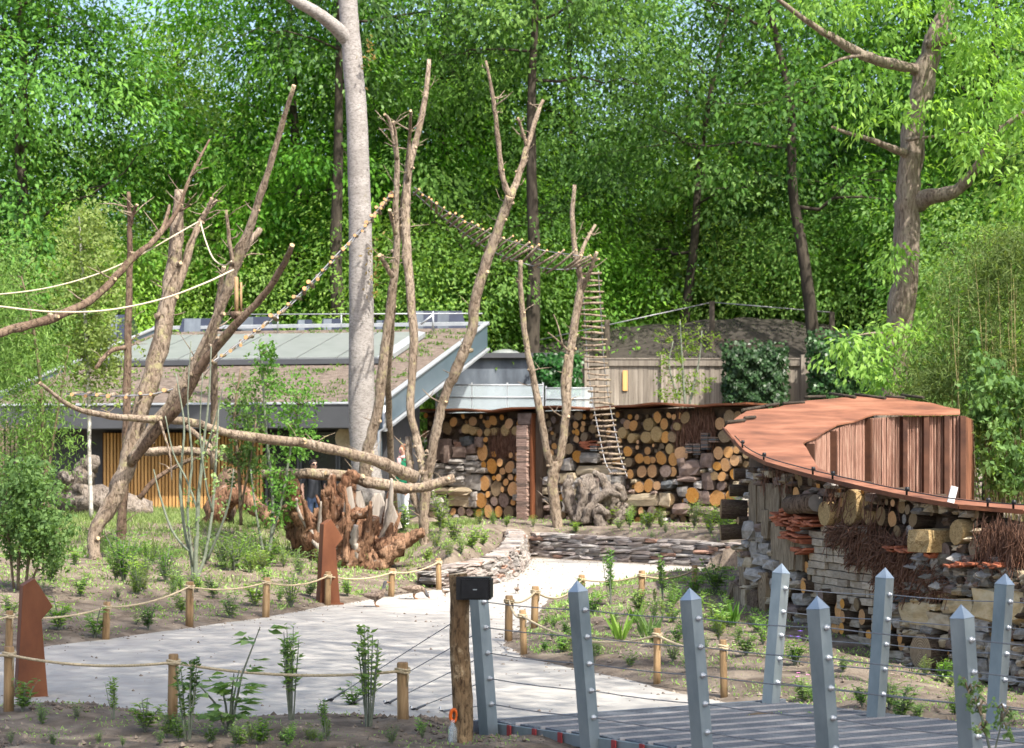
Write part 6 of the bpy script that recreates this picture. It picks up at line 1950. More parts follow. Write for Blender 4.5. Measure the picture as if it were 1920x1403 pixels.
def duck(px, py, rz, label, k=1.0, headdown=False):
    g = G(px, py); g.z = max(g.z, 0.0)
    V, E = [], []
    def v(x, y, z, r_, r2=None): V.append((x * k, y * k, z * k, r_ * k, (r2 or r_) * k)); return len(V) - 1
    def chain(a, pts):
        for p in pts:
            b = v(*p); E.append((a, b)); a = b
        return a
    c0 = v(0, 0, .165, .078, .074)
    t = chain(c0, [(-.10, 0, .170, .062, .05), (-.19, 0, .185, .026, .014), (-.235, 0, .19, .012, .006)])
    if headdown:
        h = chain(c0, [(.10, 0, .165, .062), (.155, 0, .15, .036), (.19, 0, .10, .03), (.215, 0, .055, .035)])
        b = chain(h, [(.235, 0, .03, .015, .011), (.25, 0, .01, .013, .005)])
    else:
        h = chain(c0, [(.09, 0, .185, .066), (.125, 0, .235, .036), (.135, 0, .29, .025), (.14, 0, .335, .026), (.15, 0, .37, .035)])
        b = chain(h, [(.19, 0, .362, .016, .012), (.235, 0, .35, .014, .005)])
    for s in (-1, 1):
        lg = chain(c0, [(.01, s * .04, .10, .024), (.0, s * .042, .06, .009), (.005, s * .045, .018, .008)])
        for a in (-.35, 0, .35):
            chain(lg, [(.005 + .06 * math.cos(a), s * .045 + .06 * math.sin(a), .008, .006)])
    me = skin_mesh(V, E, 'body')
    for mm in ('duck', 'duck_head', 'duck_bill'): me.materials.append(M[mm])
    for p in me.polygons:
        c = p.center / k
        hx = c.z > .27 if not headdown else (c.x > .175)
        bill = (c.x > .178 and c.z > .3) if not headdown else (c.z < .035 and c.x > .225)
        p.material_index = 2 if (c.z < .085 and c.x < .12) or bill else (1 if hx else 0)
    root = empty('duck', tuple(g), label, 'duck', rz=rz)
    o = bpy.data.objects.new('body', me); col.objects.link(o); o.parent = root
    for s in (-1, 1):
        m = MB(); q = [(.06, s * .07, .185, .03), (0, s * .083, .185, .05), (-.10, s * .066, .185, .035), (-.20, s * .03, .185, .008)]
        q = spline(q, 3); m.tube([Vector(a[:3]) * k for a in q], [a[3] * k for a in q], 8, squash=.4)
        w_ = bpy.data.objects.new('wing', m.mesh('wing', [M['duck']])); col.objects.link(w_); w_.parent = root
    return root
duck(703, 1143, R(6), 'brown duck standing upright with its neck raised on the gravel path')
duck(776, 1128, R(12), 'brown duck bending its head down to peck beside a rope post', 1.0, True)
duck(835, 1122, R(200), 'tiny dark duckling sitting on the path near the stone wall', .38, False)
duck(969, 1117, R(70), 'tiny brown duckling standing by the island rope posts', .40, False)

# ================================================================== TREES
def skeleton(rs, H, crown_lo, rx, trunk_r, nl=16, lean=(0, 0)):
    """trunk and limbs of a tall tree as MB plus the points that carry leaf sprays"""
    m = MB()
    rg = random.Random(int(rs.randint(1e6)))
    tr = []
    for i in range(9):
        u = i / 8
        tr.append((lean[0] * u * u * H + rg.uniform(-.12, .12) * (i > 0), lean[1] * u * u * H + rg.uniform(-.12, .12) * (i > 0), H * .93 * u, trunk_r * (1 - u * .88) * (1.25 if i == 0 else 1)))
    sp = spline(tr, 4)
    m.tube([p[:3] for p in sp], [p[3] for p in sp], 10, .05, rng=rg)
    pts, outs = [], []
    def tat(z):
        u = z / (H * .93) * (len(sp) - 1); i = int(min(len(sp) - 2, max(0, u))); return sp[i] + (sp[i + 1] - sp[i]) * (u - i)
    for k in range(nl):
        z = crown_lo + (H * .9 - crown_lo) * (k + rg.uniform(0, .8)) / nl
        b = tat(z)
        an = k * 2.4 + rg.uniform(-.5, .5)
        rel = (z - crown_lo) / (H - crown_lo)
        ln = rx * (1.05 - .55 * rel ** 1.6) * rg.uniform(.75, 1.1) * (.75 + .25 * min(1, rel * 5))
        el = .15 + .55 * rel + rg.uniform(-.1, .15)
        d = np.array([math.cos(an) * math.cos(el), math.sin(an) * math.cos(el), math.sin(el)])
        lp = [b[:3]]
        for j in range(1, 6):
            u = j / 5
            lp.append(b[:3] + d * ln * u + np.array([rg.uniform(-.25, .25), rg.uniform(-.25, .25), -.06 * ln * u * u + rg.uniform(-.15, .15)]))
        r0 = max(.05, b[3] * .42)
        m.tube([tuple(p) for p in lp], [r0 * (1 - .85 * j / 5) for j in range(6)], 6, .06, rng=rg, caps=(False, True))
        for j in range(2, 6):
            for q in range(4):
                o = rs.normal(size=3) * [1.3, 1.3, .9]
                c = lp[j] + o
                pts.append(c); outs.append(c - (b[:3] - [0, 0, .8]))
            e = lp[j] + rs.normal(size=3) * [1.2, 1.2, .6]
            m.tube([tuple(lp[j]), tuple((lp[j] + e) / 2 + rs.normal(size=3) * .15), tuple(e)], [r0 * .3, r0 * .2, .01], 4, caps=(False, False))
            pts.append(e); outs.append(e - b[:3])
    return m, np.array(pts), np.array(outs)

def tree_proto(seed, H, crown_lo, rx, trunk_r, extra, per, leaf, wid, mt, bark='bark_dark', lean=(0, 0), nl=16, srad=(.7, 1.4)):
    rs = np.random.RandomState(seed)
    m, C, O = skeleton(rs, H, crown_lo, rx, trunk_r, nl, lean)
    # more sprays over the crown volume, denser towards the outside
    cz = (crown_lo + H) / 2; rz = (H - crown_lo) / 2
    nc = max(20, extra // 8)
    dc = rdir(rs, nc); rc = rs.uniform(.3, 1.0, nc) ** .5
    ci = rs.randint(0, nc, extra)
    d = norm(dc[ci] * rc[ci][:, None] * [rx, rx, rz] + rs.normal(size=(extra, 3)) * [1.0, 1.0, .55]) if False else dc[ci]
    rad = rc[ci]
    X = d * rad[:, None] * [rx * .95, rx * .95, rz * .98]
    X *= (1 + .16 * np.sin(d[:, 0] * 5 + d[:, 2] * 7 + seed))[:, None]
    X += rs.normal(size=X.shape) * [.85, .85, .45]
    X[:, 2] += cz
    X[:, 0] += lean[0] * X[:, 2] ** 2 / H; X[:, 1] += lean[1] * X[:, 2] ** 2 / H
    C = np.concatenate([C, X]); O = np.concatenate([O, d + [0, 0, .1]])
    tone = np.clip(rs.normal(.45, .16, len(C)) + .2 * np.sin(C[:, 0] * .8 + C[:, 2] * .7 + C[:, 1] * .6), .05, .95)
    crown = sprays(rs, C, rs.uniform(*srad, len(C)), O, per, leaf, wid, mt=M[mt], name='crown', tone=tone)
    trunk = m.mesh('trunk', [M[bark]])
    return trunk, crown

protos = {
    'A': tree_proto(11, 21, 4.2, 5.6, .36, 430, 48, .23, .11, 'leaf_tree'),
    'B': tree_proto(12, 22, 5.0, 5.2, .34, 410, 48, .23, .11, 'leaf_tree', lean=(.03, 0)),
    'C': tree_proto(13, 20, 2.6, 5.4, .30, 400, 46, .20, .10, 'leaf_bright'),
    'D': tree_proto(14, 11, .8, 4.2, .18, 330, 44, .18, .09, 'leaf_bright', nl=12),
    'E': tree_proto(15, 17, 2.0, 6.0, .30, 420, 44, .22, .11, 'leaf_far', nl=14),
    'T': tree_proto(17, 23, 13.5, 4.2, .30, 90, 36, .22, .11, 'leaf_tree', nl=8),
    'U': tree_proto(18, 21, 9.0, 4.4, .27, 70, 34, .22, .11, 'leaf_tree', nl=8, lean=(-.11, .02)),
    'S': tree_proto(16, 18, 9.0, 5.2, .32, 230, 40, .17, .09, 'leaf_tree', nl=10)}
def tree(kind, x, y, rz, s, label, group=None, zs=None):
    root = empty('leafy_tree', (x, y, hz(x, y) - .05), label, 'tree', group, rz)
    root.scale = (s, s, zs or s)
    for nm, me in zip(('trunk', 'crown'), protos[kind]):
        o = bpy.data.objects.new(nm, me); col.objects.link(o); o.parent = root
        if nm == 'crown': o['kind'] = 'stuff'
    return root
def tx(px, D): return (px - 960) / F * D
gT = 'tall leafy trees in the wood behind the house and fence'
lt = 'tall green broadleaf tree standing in the wood behind the house'
lf = 'tall green broadleaf tree standing in the wood behind the board fence'
for (k, px, D, rz, s, lab) in (
        ('A', 40, 66, .3, 1.0, 'tall dense tree beyond the stick screen and the far roof corner'), ('C', 330, 73, 1.2, .9, 'bright green tree behind the roof, beyond the roped leaning trunk'), ('B', 560, 70, 2.2, 1.0, 'tall dense tree behind the roof panels, next to the tall pale trunk'), ('A', 830, 73, 4.0, 1.0, 'tall dense tree behind the forked trunk hung with the rung bridge'),
        ('B', 1060, 74, .9, 1.0, 'tall dense tree behind the top of the rope ladder'), ('C', 1290, 76, 5.1, .9, 'bright green tree rising behind the aviary pole'), ('A', 1560, 73, 2.9, 1.0, 'tall dense tree behind the ivy at the end of the board fence'), ('B', 1880, 66, 3.6, 1.0, 'tall dense tree behind the bamboo clump'),
        ('C', -90, 80, 2.0, .95, 'tall broadleaf tree standing deeper in the wood, half hidden by nearer crowns'), ('C', 150, 88, 5.5, .8, 'tall broadleaf tree standing deeper in the wood, half hidden by nearer crowns'), ('A', 470, 87, 1.1, .95, 'tall broadleaf tree standing deeper in the wood, half hidden by nearer crowns'), ('C', 720, 86, 3.1, 1.0, 'tall broadleaf tree standing deeper in the wood, half hidden by nearer crowns'),
        ('A', 930, 86, 1.9, 1.0, 'tall broadleaf tree standing deeper in the wood, half hidden by nearer crowns'), ('C', 1150, 90, 4.6, .8, 'tall broadleaf tree standing deeper in the wood, half hidden by nearer crowns'), ('A', 1420, 88, .2, .9, 'tall broadleaf tree standing deeper in the wood, half hidden by nearer crowns'), ('C', 1660, 84, 2.4, 1.0, 'tall broadleaf tree standing deeper in the wood, half hidden by nearer crowns'), ('A', 1800, 88, 5.0, 1.0, 'tall broadleaf tree standing deeper in the wood, half hidden by nearer crowns'), ('C', 2020, 78, 1.5, 1.0, 'tall broadleaf tree standing deeper in the wood, half hidden by nearer crowns'),
        ('T', 1000, 64, .4, 1.0, 'tall tree with a straight dark bare trunk rising behind the shed'), ('U', 1530, 63.5, .2, 1.05, 'tall tree with a dark bare trunk rising behind the ivy at the fence end'),
        ('U', 1270, 69, 2.9, .95, 'tall tree with a dark bare trunk rising behind the netted aviary'), ('T', 632, 65, 1.7, 1.0, 'tall tree with a dark bare trunk behind the tall pale trunk')):
    tree(k, tx(px, D), D, rz, s, lab, gT)
gU = 'low leafy trees filling in below the tall wood'
for (px, D, rz, s, lab) in ((-20, 63, .4, .8, 'low bushy tree beyond the far corner of the planted roof'), (180, 66, 2.0, .85, 'low bushy tree filling the wood behind the house'), (420, 68, 3.0, .85, 'low bushy tree filling the wood behind the house'), (700, 66.5, 1.0, .9, 'low bushy tree filling the wood behind the house'),
                           (900, 67, 5.0, .95, 'low bushy tree filling the wood behind the house'), (1100, 70, 2.5, .95, 'low bushy tree rising behind the netted aviary'), (1290, 73, .7, 1.05, 'low bushy tree rising behind the netted aviary'), (1420, 71.5, 4.4, .95, 'low bushy tree rising behind the netted aviary'),
                           (1620, 70, 3.3, 1.0, 'low bushy tree rising behind the netted aviary'), (1850, 58, 1.3, .8, 'low bushy tree behind the bamboo and the wide trunk'), (2260, 39, 2.2, .9, 'low bushy tree beyond the bamboo clump'), (2200, 46, 4.2, .95, 'low bushy tree beyond the bamboo clump'), (2420, 34, .5, .85, 'low bushy tree beyond the bamboo clump')):
    tree('D', tx(px, D), D, rz, s, lab, gU)
# far wood closing the view
for i, px in enumerate((-150, 120, 380, 640, 900, 1160, 1420, 1680, 1950, 2200)):
    tree('E', tx(px, 104), 104 + (i % 3) * 4, i * 1.7, 1.15, 'tree far back in the wood with haze toned into its leaves', 'trees far back in the wood')
# shade trees that stand outside the picture, right of and behind the viewpoint
gS_ = 'tall trees shading the near end of the path'
def shade_tree(base, c, rz, s, lab):
    root = empty('leafy_tree', (base[0], base[1], 0), lab, 'tree', gS_)
    m = MB(); b = Vector((base[0], base[1], -.1)); cc = Vector(c)
    pts = [b, b + Vector((0, 0, 4)), b.lerp(cc, .3) + Vector((0, 0, 3.5)), b.lerp(cc, .75) + Vector((0, 0, 1.0)), cc]
    q = spline([tuple(p) for p in pts], 4)
    m.tube([Vector(p) for p in q], [.34 * (1 - .75 * i / (len(q) - 1)) for i in range(len(q))], 10, .05); m.build('trunk', M['bark_right'], root)
    o = link('crown', protos['S'][1], root, Matrix.LocRotScale(Vector(c) - Vector((0, 0, 13.5 * s)), Matrix.Rotation(rz, 3, 'Z').to_euler(), (s, s, s)))
    o['kind'] = 'stuff'
SH = 'tall leafy tree overhanging the near end of the path from beyond the footbridge'
shade_tree((6.5, 3), (1.2, 7.2, 13.0), .4, .95, SH)
shade_tree((7.5, 13.5), (3.6, 14.6, 16.0), 3.9, .95, SH)
shade_tree((10.0, 2.5), (7.2, 4.3, 13.0), 1.1, 1.05, SH)
shade_tree((-5.5, 5), (1.6, 11.0, 15.5), 5.2, .9, SH)

# big trunk on the right, with the limbs the photograph shows
gR = Vector((tx(1668, 38.5), 38.5, .65))
rt = empty('leafy_tree', tuple(gR), 'thick grey brown trunk with curved limbs and bright leaves beside the bamboo', 'tree')
br_ = ('bark_right', 'cut')
branch(rt, 'trunk', [(1660, 800, 62), (1672, 740, 56), (1684, 620, 54), (1700, 500, 50), (1702, 400, 50), (1706, 330, 47), (1716, 230, 46), (1735, 140, 44), (1758, 60, 38), (1782, 0, 26), (1800, -90, 22)], 38.5, 38.5, br_, 14, .05)
branch(rt, 'limb', [(1722, 380, 40), (1745, 368, 34), (1790, 358, 28), (1825, 325, 22), (1850, 280, 17), (1895, 228, 12), (1960, 190, 8)], 38.5, 37.0, br_, 10, .06)
branch(rt, 'limb', [(1722, 132, 26), (1690, 125, 24), (1620, 104, 22), (1560, 70, 17), (1510, 38, 12), (1450, -8, 8), (1390, -50, 4)], 38.5, 37.2, br_, 10, .06)
branch(rt, 'limb', [(1700, 290, 20), (1672, 278, 15), (1630, 262, 11), (1590, 250, 8), (1560, 238, 5)], 38.4, 37.2, br_, 8, .06)
branch(rt, 'limb', [(1740, 85, 22), (1768, 75, 24), (1790, 70, 20)], 38.4, 38.0, br_, 8, .06)
branch(rt, 'limb', [(1845, 290, 9), (1865, 262, 6), (1875, 235, 3)], 37.5, 37, br_, 8, .06)
branch(rt, 'limb', [(1700, 262, 8), (1760, 255, 5), (1830, 246, 3)], 38.2, 37.6, br_, 6, .06)
branch(rt, 'limb', [(1620, 104, 9), (1580, 110, 6), (1540, 128, 3)], 38, 37.6, br_, 6, .06)
branch(rt, 'limb', [(1690, 640, 10), (1650, 625, 6), (1600, 630, 3)], 38.2, 37.0, br_, 6, .06)
rs = np.random.RandomState(77)
cs = []
for (x0, x1, y0, y1, k) in ((1790, 1930, 90, 310, 46), (1730, 1800, 190, 235, 7), (1560, 1672, 600, 690, 20), (1695, 1760, 580, 640, 8), (1610, 1690, 690, 740, 7), (1480, 1700, -80, 30, 30), (1640, 1760, -60, 60, 14), (1790, 1960, -100, 90, 44), (1600, 1690, 150, 250, 8), (1890, 1960, 320, 460, 14), (1640, 1690, 450, 510, 5)):
    for _ in range(k):
        cs.append(tuple(P(rs.uniform(x0, x1), rs.uniform(y0, y1), rs.uniform(35.8, 38.2))))
C = np.array(cs)
o = link('crown', sprays(rs, C, rs.uniform(.28, .55, len(C)), rs.normal(size=C.shape) + [-.2, -.8, .5], 32, .16, .065, mt=M['leaf_bright'], name='crown', droop=.7), rt); o['kind'] = 'stuff'

# ------------------------------------------------------------------ bamboo, climbers, ivy
def volume_leaves(rs, boxes, n, leaf, wid, mt, name, down=.6, jit=1.0, tonemul=1.0):
    """boxes: (px0, px1, py0, py1, d0, d1, weight)"""
    wts = np.array([b[6] for b in boxes], float); wts /= wts.sum()
    ix = rs.choice(len(boxes), n, p=wts)
    B = np.array([b[:6] for b in boxes], float)[ix]
    # clumped positions
    k = max(8, n // 28)
    cl = .5 + .27 * np.clip(rs.normal(size=(k, 3)), -2.2, 2.2); ci = rs.randint(0, k, n)
    u = cl[ci] + rs.normal(size=(n, 3)) * [.05, .05, .08]
    px = B[:, 0] + (B[:, 1] - B[:, 0]) * u[:, 0]; py = B[:, 2] + (B[:, 3] - B[:, 2]) * u[:, 1]; D = B[:, 4] + (B[:, 5] - B[:, 4]) * u[:, 2]
    Pn = np.stack([(px - 960) / F * D, D, HC - (py - HOR) / F * D], -1)
    A = norm(rs.normal(size=(n, 3)) * jit + [0, 0, -down]); Nn = norm(rs.normal(size=(n, 3)) * .6 + [0, -.4, .7])
    val = .5 + .22 * np.sin(ci * 1.7) + rs.normal(size=n) * .16
    return leafmesh(name, Pn, A, Nn, leaf * rs.uniform(.7, 1.3, n), wid * rs.uniform(.8, 1.2, n), mt, val * tonemul)
rs = np.random.RandomState(50)
bb = empty('bamboo_clump', (tx(1840, 35), 35, .6), 'tall feathery bamboo clump beside the rusty roofed shelter', 'bamboo')
bt = volume_leaves(rs, [(1760, 1960, 470, 620, 34, 36.5, 1.0), (1720, 1960, 600, 740, 33.8, 36.5, 1.3), (1800, 1960, 700, 860, 33.5, 36, 1.3), (1830, 1960, 420, 520, 34, 36, .5), (1690, 1790, 690, 760, 34.5, 36, .4)], 17000, .14, .022, M['leaf_bamboo'], 'leaves')
o = link('leaves', bt, bb); o['kind'] = 'stuff'
m = MB()
for i in range(46):
    px = random.uniform(1812, 1960); D = random.uniform(34, 36)
    a = P(px, 970, D); a.z = .3; b = P(px + random.uniform(-60, 30), random.uniform(470, 700), D + random.uniform(-.5, .5))
    mid = (a + b) / 2 + Vector((random.uniform(-.2, .2), 0, 0))
    m.tube([a, mid, b], [.014, .011, .004], 5, caps=(False, False))
o = m.build('canes', M['bamboo'], bb); o['kind'] = 'stuff'
cv = empty('climbing_vine', (tx(1880, 33), 33, .3), 'leafy vine with broad leaves hanging behind the near wall roof', 'vine')
o = link('leaves', volume_leaves(rs, [(1825, 1960, 690, 830, 33, 34.2, 1), (1850, 1960, 820, 935, 32.6, 33.6, .7), (1820, 1850, 640, 800, 33.6, 34.4, .3)], 2600, .13, .075, M['leaf_shrub'], 'leaves', down=1.0), cv); o['kind'] = 'stuff'
m = MB()
for i in range(16):
    px = random.uniform(1822, 1940); a = P(px, 950, 33.4); a.z = .3; b = P(px + random.uniform(-30, 30), random.uniform(720, 840), 33.5)
    m.tube([a, (a + b) / 2 + Vector((random.uniform(-.15, .15), 0, 0)), b], [.012, .01, .004], 4, caps=(False, False))
o = m.build('stems', M['stem_brown'], cv); o['kind'] = 'stuff'
def ivy(x0, x1, y0, y1, D, n, label):
    c = P((x0 + x1) / 2, y1, D)
    root = empty('ivy_bush', (c.x, D, .5), label, 'ivy')
    k = n
    th = rs.uniform(0, 1, (k, 2))
    px = x0 + (x1 - x0) * th[:, 0]; py = y0 + (y1 - y0) * th[:, 1]
    ed = np.minimum(np.minimum(th[:, 0], 1 - th[:, 0]) * 5, np.minimum(th[:, 1] * 5, 1.0)); ed = np.clip(ed, 0, 1)
    keep = rs.uniform(size=k) < .25 + ed
    bul = .75 * np.sqrt(np.clip(ed, 0, 1)) + .16 * np.sin(px * .13) * np.cos(py * .16)
    dd_ = D - bul + rs.normal(size=k) * .05
    py = py + (1 - ed) * 4 * rs.normal(size=k)
    Pn = np.stack([(px - 960) / F * dd_, dd_, HC - (py - HOR) / F * dd_], -1)[keep]
    q = len(Pn)
    o = link('leaves', leafmesh('leaves', Pn, rs.normal(size=(q, 3)) * .5 + [0, -.3, -1], rs.normal(size=(q, 3)) * .35 + [0, -1, .45], .13 * rs.uniform(.7, 1.3, q), .11, M['leaf_ivy'], rs.uniform(0, 1, q)), root); o['kind'] = 'stuff'
    m = MB(); a, b = P(x0 + 6, y0 + 8, D - .1), P(x1 - 6, y1 + 30, D - .1)
    m.box(((a.x + b.x) / 2, D - .25, (a.z + b.z) / 2), abs(b.x - a.x) * .9, .35, abs(a.z - b.z)); m.build('stems', M['bark_dark'], root)
ivy(1354, 1478, 640, 765, 60.4, 4200, 'square block of dark ivy on the board fence')
ivy(1512, 1650, 618, 770, 60.2, 4600, 'larger mass of dark ivy at the end of the board fence')
ivy(1000, 1090, 662, 735, 60.6, 2000, 'small dark ivy bush between the shed and the rope ladder')

# ------------------------------------------------------------------ shrubs and saplings
def sapling(label, stems, boxes, n, leaf, wid, mt, bark, name='sapling', cat='sapling', down=.4, twig=40, seed=1, group=None, depth=None):
    rs = np.random.RandomState(seed)
    p0 = stems[0][0]
    g = G(p0[0], p0[1]) if depth is None else P(p0[0], p0[1], depth)
    D = g.y
    root = empty(name, tuple(g), label, cat, group)
    for s in stems:
        branch(root, 'stem', [(a, b, c) for a, b, c in s], D, D + random.uniform(-.2, .2), (bark, bark), 7, .05)
    bx2 = [(b[0], b[1], b[2], b[3], D - .5 * b[4], D + .5 * b[4], b[5]) for b in boxes]
    me = volume_leaves(rs, bx2, n, leaf, wid, M[mt], 'leaves', down=down)
    o = link('leaves', me, root); o['kind'] = 'stuff'
    m = MB()
    co = np.empty(len(me.vertices) * 3, np.float32); me.vertices.foreach_get('co', co); co = co.reshape(-1, 3)
    allp = [P(a, b, D) for s in stems for a, b, c in spline(s, 4)]
    for i in rs.choice(len(co), twig):
        e = Vector(co[i]); b = min(allp, key=lambda q: (q - e).length + .6 * max(0, q.z - e.z))
        if (b - e).length < 2.2:
            m.tube([b, b.lerp(e, .5) + Vector((0, 0, .04)), e], [.008, .006, .003], 4, caps=(False, False))
    o = m.build('twigs', M['stem_brown'], root)
    if o: o['kind'] = 'stuff'
    return root
sapling('slim young tree with a pale stem and yellow green leaves before the slatted wall', [[(172, 975, 9), (168, 860, 8), (166, 740, 8), (160, 600, 7), (152, 470, 5), (148, 400, 3)]],
        [(105, 235, 470, 600, 1.8, 1.2), (115, 220, 385, 480, 1.4, .6), (120, 240, 600, 690, 1.6, .8), (130, 250, 640, 760, 1.4, .5)], 6500, .095, .055, 'leaf_yellow', 'birch', twig=90, seed=3)
sapling('willowy sapling with fine drooping leaves at the edge of the house', [[(92, 980, 8), (84, 860, 8), (76, 720, 7), (60, 600, 5), (40, 520, 3)], [(88, 900, 6), (110, 760, 5), (130, 650, 3)]],
        [(-30, 120, 560, 760, 2, 1.2), (0, 140, 700, 900, 2, 1.0), (-30, 60, 480, 620, 2, .5)], 9000, .12, .026, 'leaf_shrub', 'stem_brown', down=1.0, twig=90, seed=4)
sapling('dark leafy shrub on thin bare stems behind the near rusty marker', [[(34, 1108, 6), (36, 1040, 6), (50, 960, 4)], [(48, 1106, 6), (58, 1020, 5), (84, 940, 3)], [(26, 1104, 5), (16, 1010, 5), (8, 930, 3)], [(56, 1102, 5), (84, 1030, 4), (112, 990, 3)]],
        [(-20, 120, 900, 1030, 1.4, 1.2), (10, 140, 960, 1060, 1.4, .8), (0, 100, 860, 930, 1.2, .4)], 5200, .08, .045, 'leaf_shrub', 'stem_brown', name='shrub', cat='shrub', twig=70, seed=5)
sapling('bushy sapling with small round leaves in front of the fallen log', [[(505, 1050, 6), (512, 940, 6), (500, 820, 5), (492, 700, 4), (486, 640, 3)], [(500, 1040, 5), (530, 930, 5), (545, 840, 4), (560, 760, 3)], [(496, 1048, 5), (480, 960, 4), (470, 880, 3)]],
        [(470, 560, 870, 1000, 1.2, .8), (440, 600, 700, 800, 1.5, 1.1), (470, 520, 640, 710, 1.0, .4), (500, 600, 780, 870, 1.2, .7)], 2700, .075, .05, 'leaf_shrub', 'stem_green', twig=80, seed=6)
sapling('leafy sapling pressed against the slatted wall left of the fallen log', [[(452, 985, 6), (448, 880, 6), (440, 780, 5), (452, 690, 3)], [(450, 960, 5), (470, 860, 4), (480, 790, 3)]],
        [(425, 510, 810, 900, 1.2, 1), (420, 500, 720, 810, 1.2, .5)], 1500, .08, .055, 'leaf_shrub', 'stem_brown', twig=60, seed=7, depth=37.0)
sapling('tall thin yellow green shrub in front of the board fence', [[(1285, 770, 5), (1280, 690, 4), (1275, 600, 2)], [(1290, 770, 5), (1310, 680, 3), (1316, 620, 2)], [(1280, 770, 4), (1255, 690, 3), (1262, 640, 2)]],
        [(1240, 1335, 600, 700, 2, 1), (1240, 1330, 690, 765, 2, 1)], 900, .12, .05, 'leaf_yellow', 'stem_green', name='shrub', cat='shrub', twig=70, seed=8, depth=57.0)
gb = G(365, 1092)
bs = empty('bare_shrub', tuple(gb), 'multi-stemmed shrub of upright grey green stems with few leaves', 'shrub')
for pts in ([(363, 1094, 9), (358, 1040, 8), (345, 985, 7), (338, 900, 6), (345, 800, 4), (330, 700, 2)], [(366, 1094, 9), (368, 1020, 9), (372, 940, 8), (380, 850, 6), (392, 740, 4), (396, 650, 2)], [(368, 1090, 8), (385, 1040, 7), (398, 960, 6), (405, 860, 5), (410, 760, 3)],
            [(365, 1040, 6), (340, 1020, 5), (318, 985, 5), (300, 930, 4), (288, 880, 2)], [(362, 1060, 6), (352, 960, 5), (360, 860, 5), (352, 760, 3), (358, 640, 2)], [(372, 960, 5), (350, 900, 4), (325, 850, 3), (310, 780, 2)], [(380, 860, 4), (400, 800, 3), (420, 720, 2)],
            [(388, 1050, 6), (410, 1000, 5), (430, 940, 4), (438, 880, 2)], [(398, 960, 4), (385, 900, 4), (375, 810, 3), (380, 700, 2)]):
    branch(bs, 'stem', pts, gb.y, gb.y + random.uniform(-.5, .5), ('stem_green', 'stem_green'), 6, .04)
rs = np.random.RandomState(9)
o = link('leaves', volume_leaves(rs, [(320, 430, 780, 1000, gb.y - .4, gb.y + .4, 1)], 160, .07, .04, M['leaf_plant'], 'leaves'), bs); o['kind'] = 'stuff'

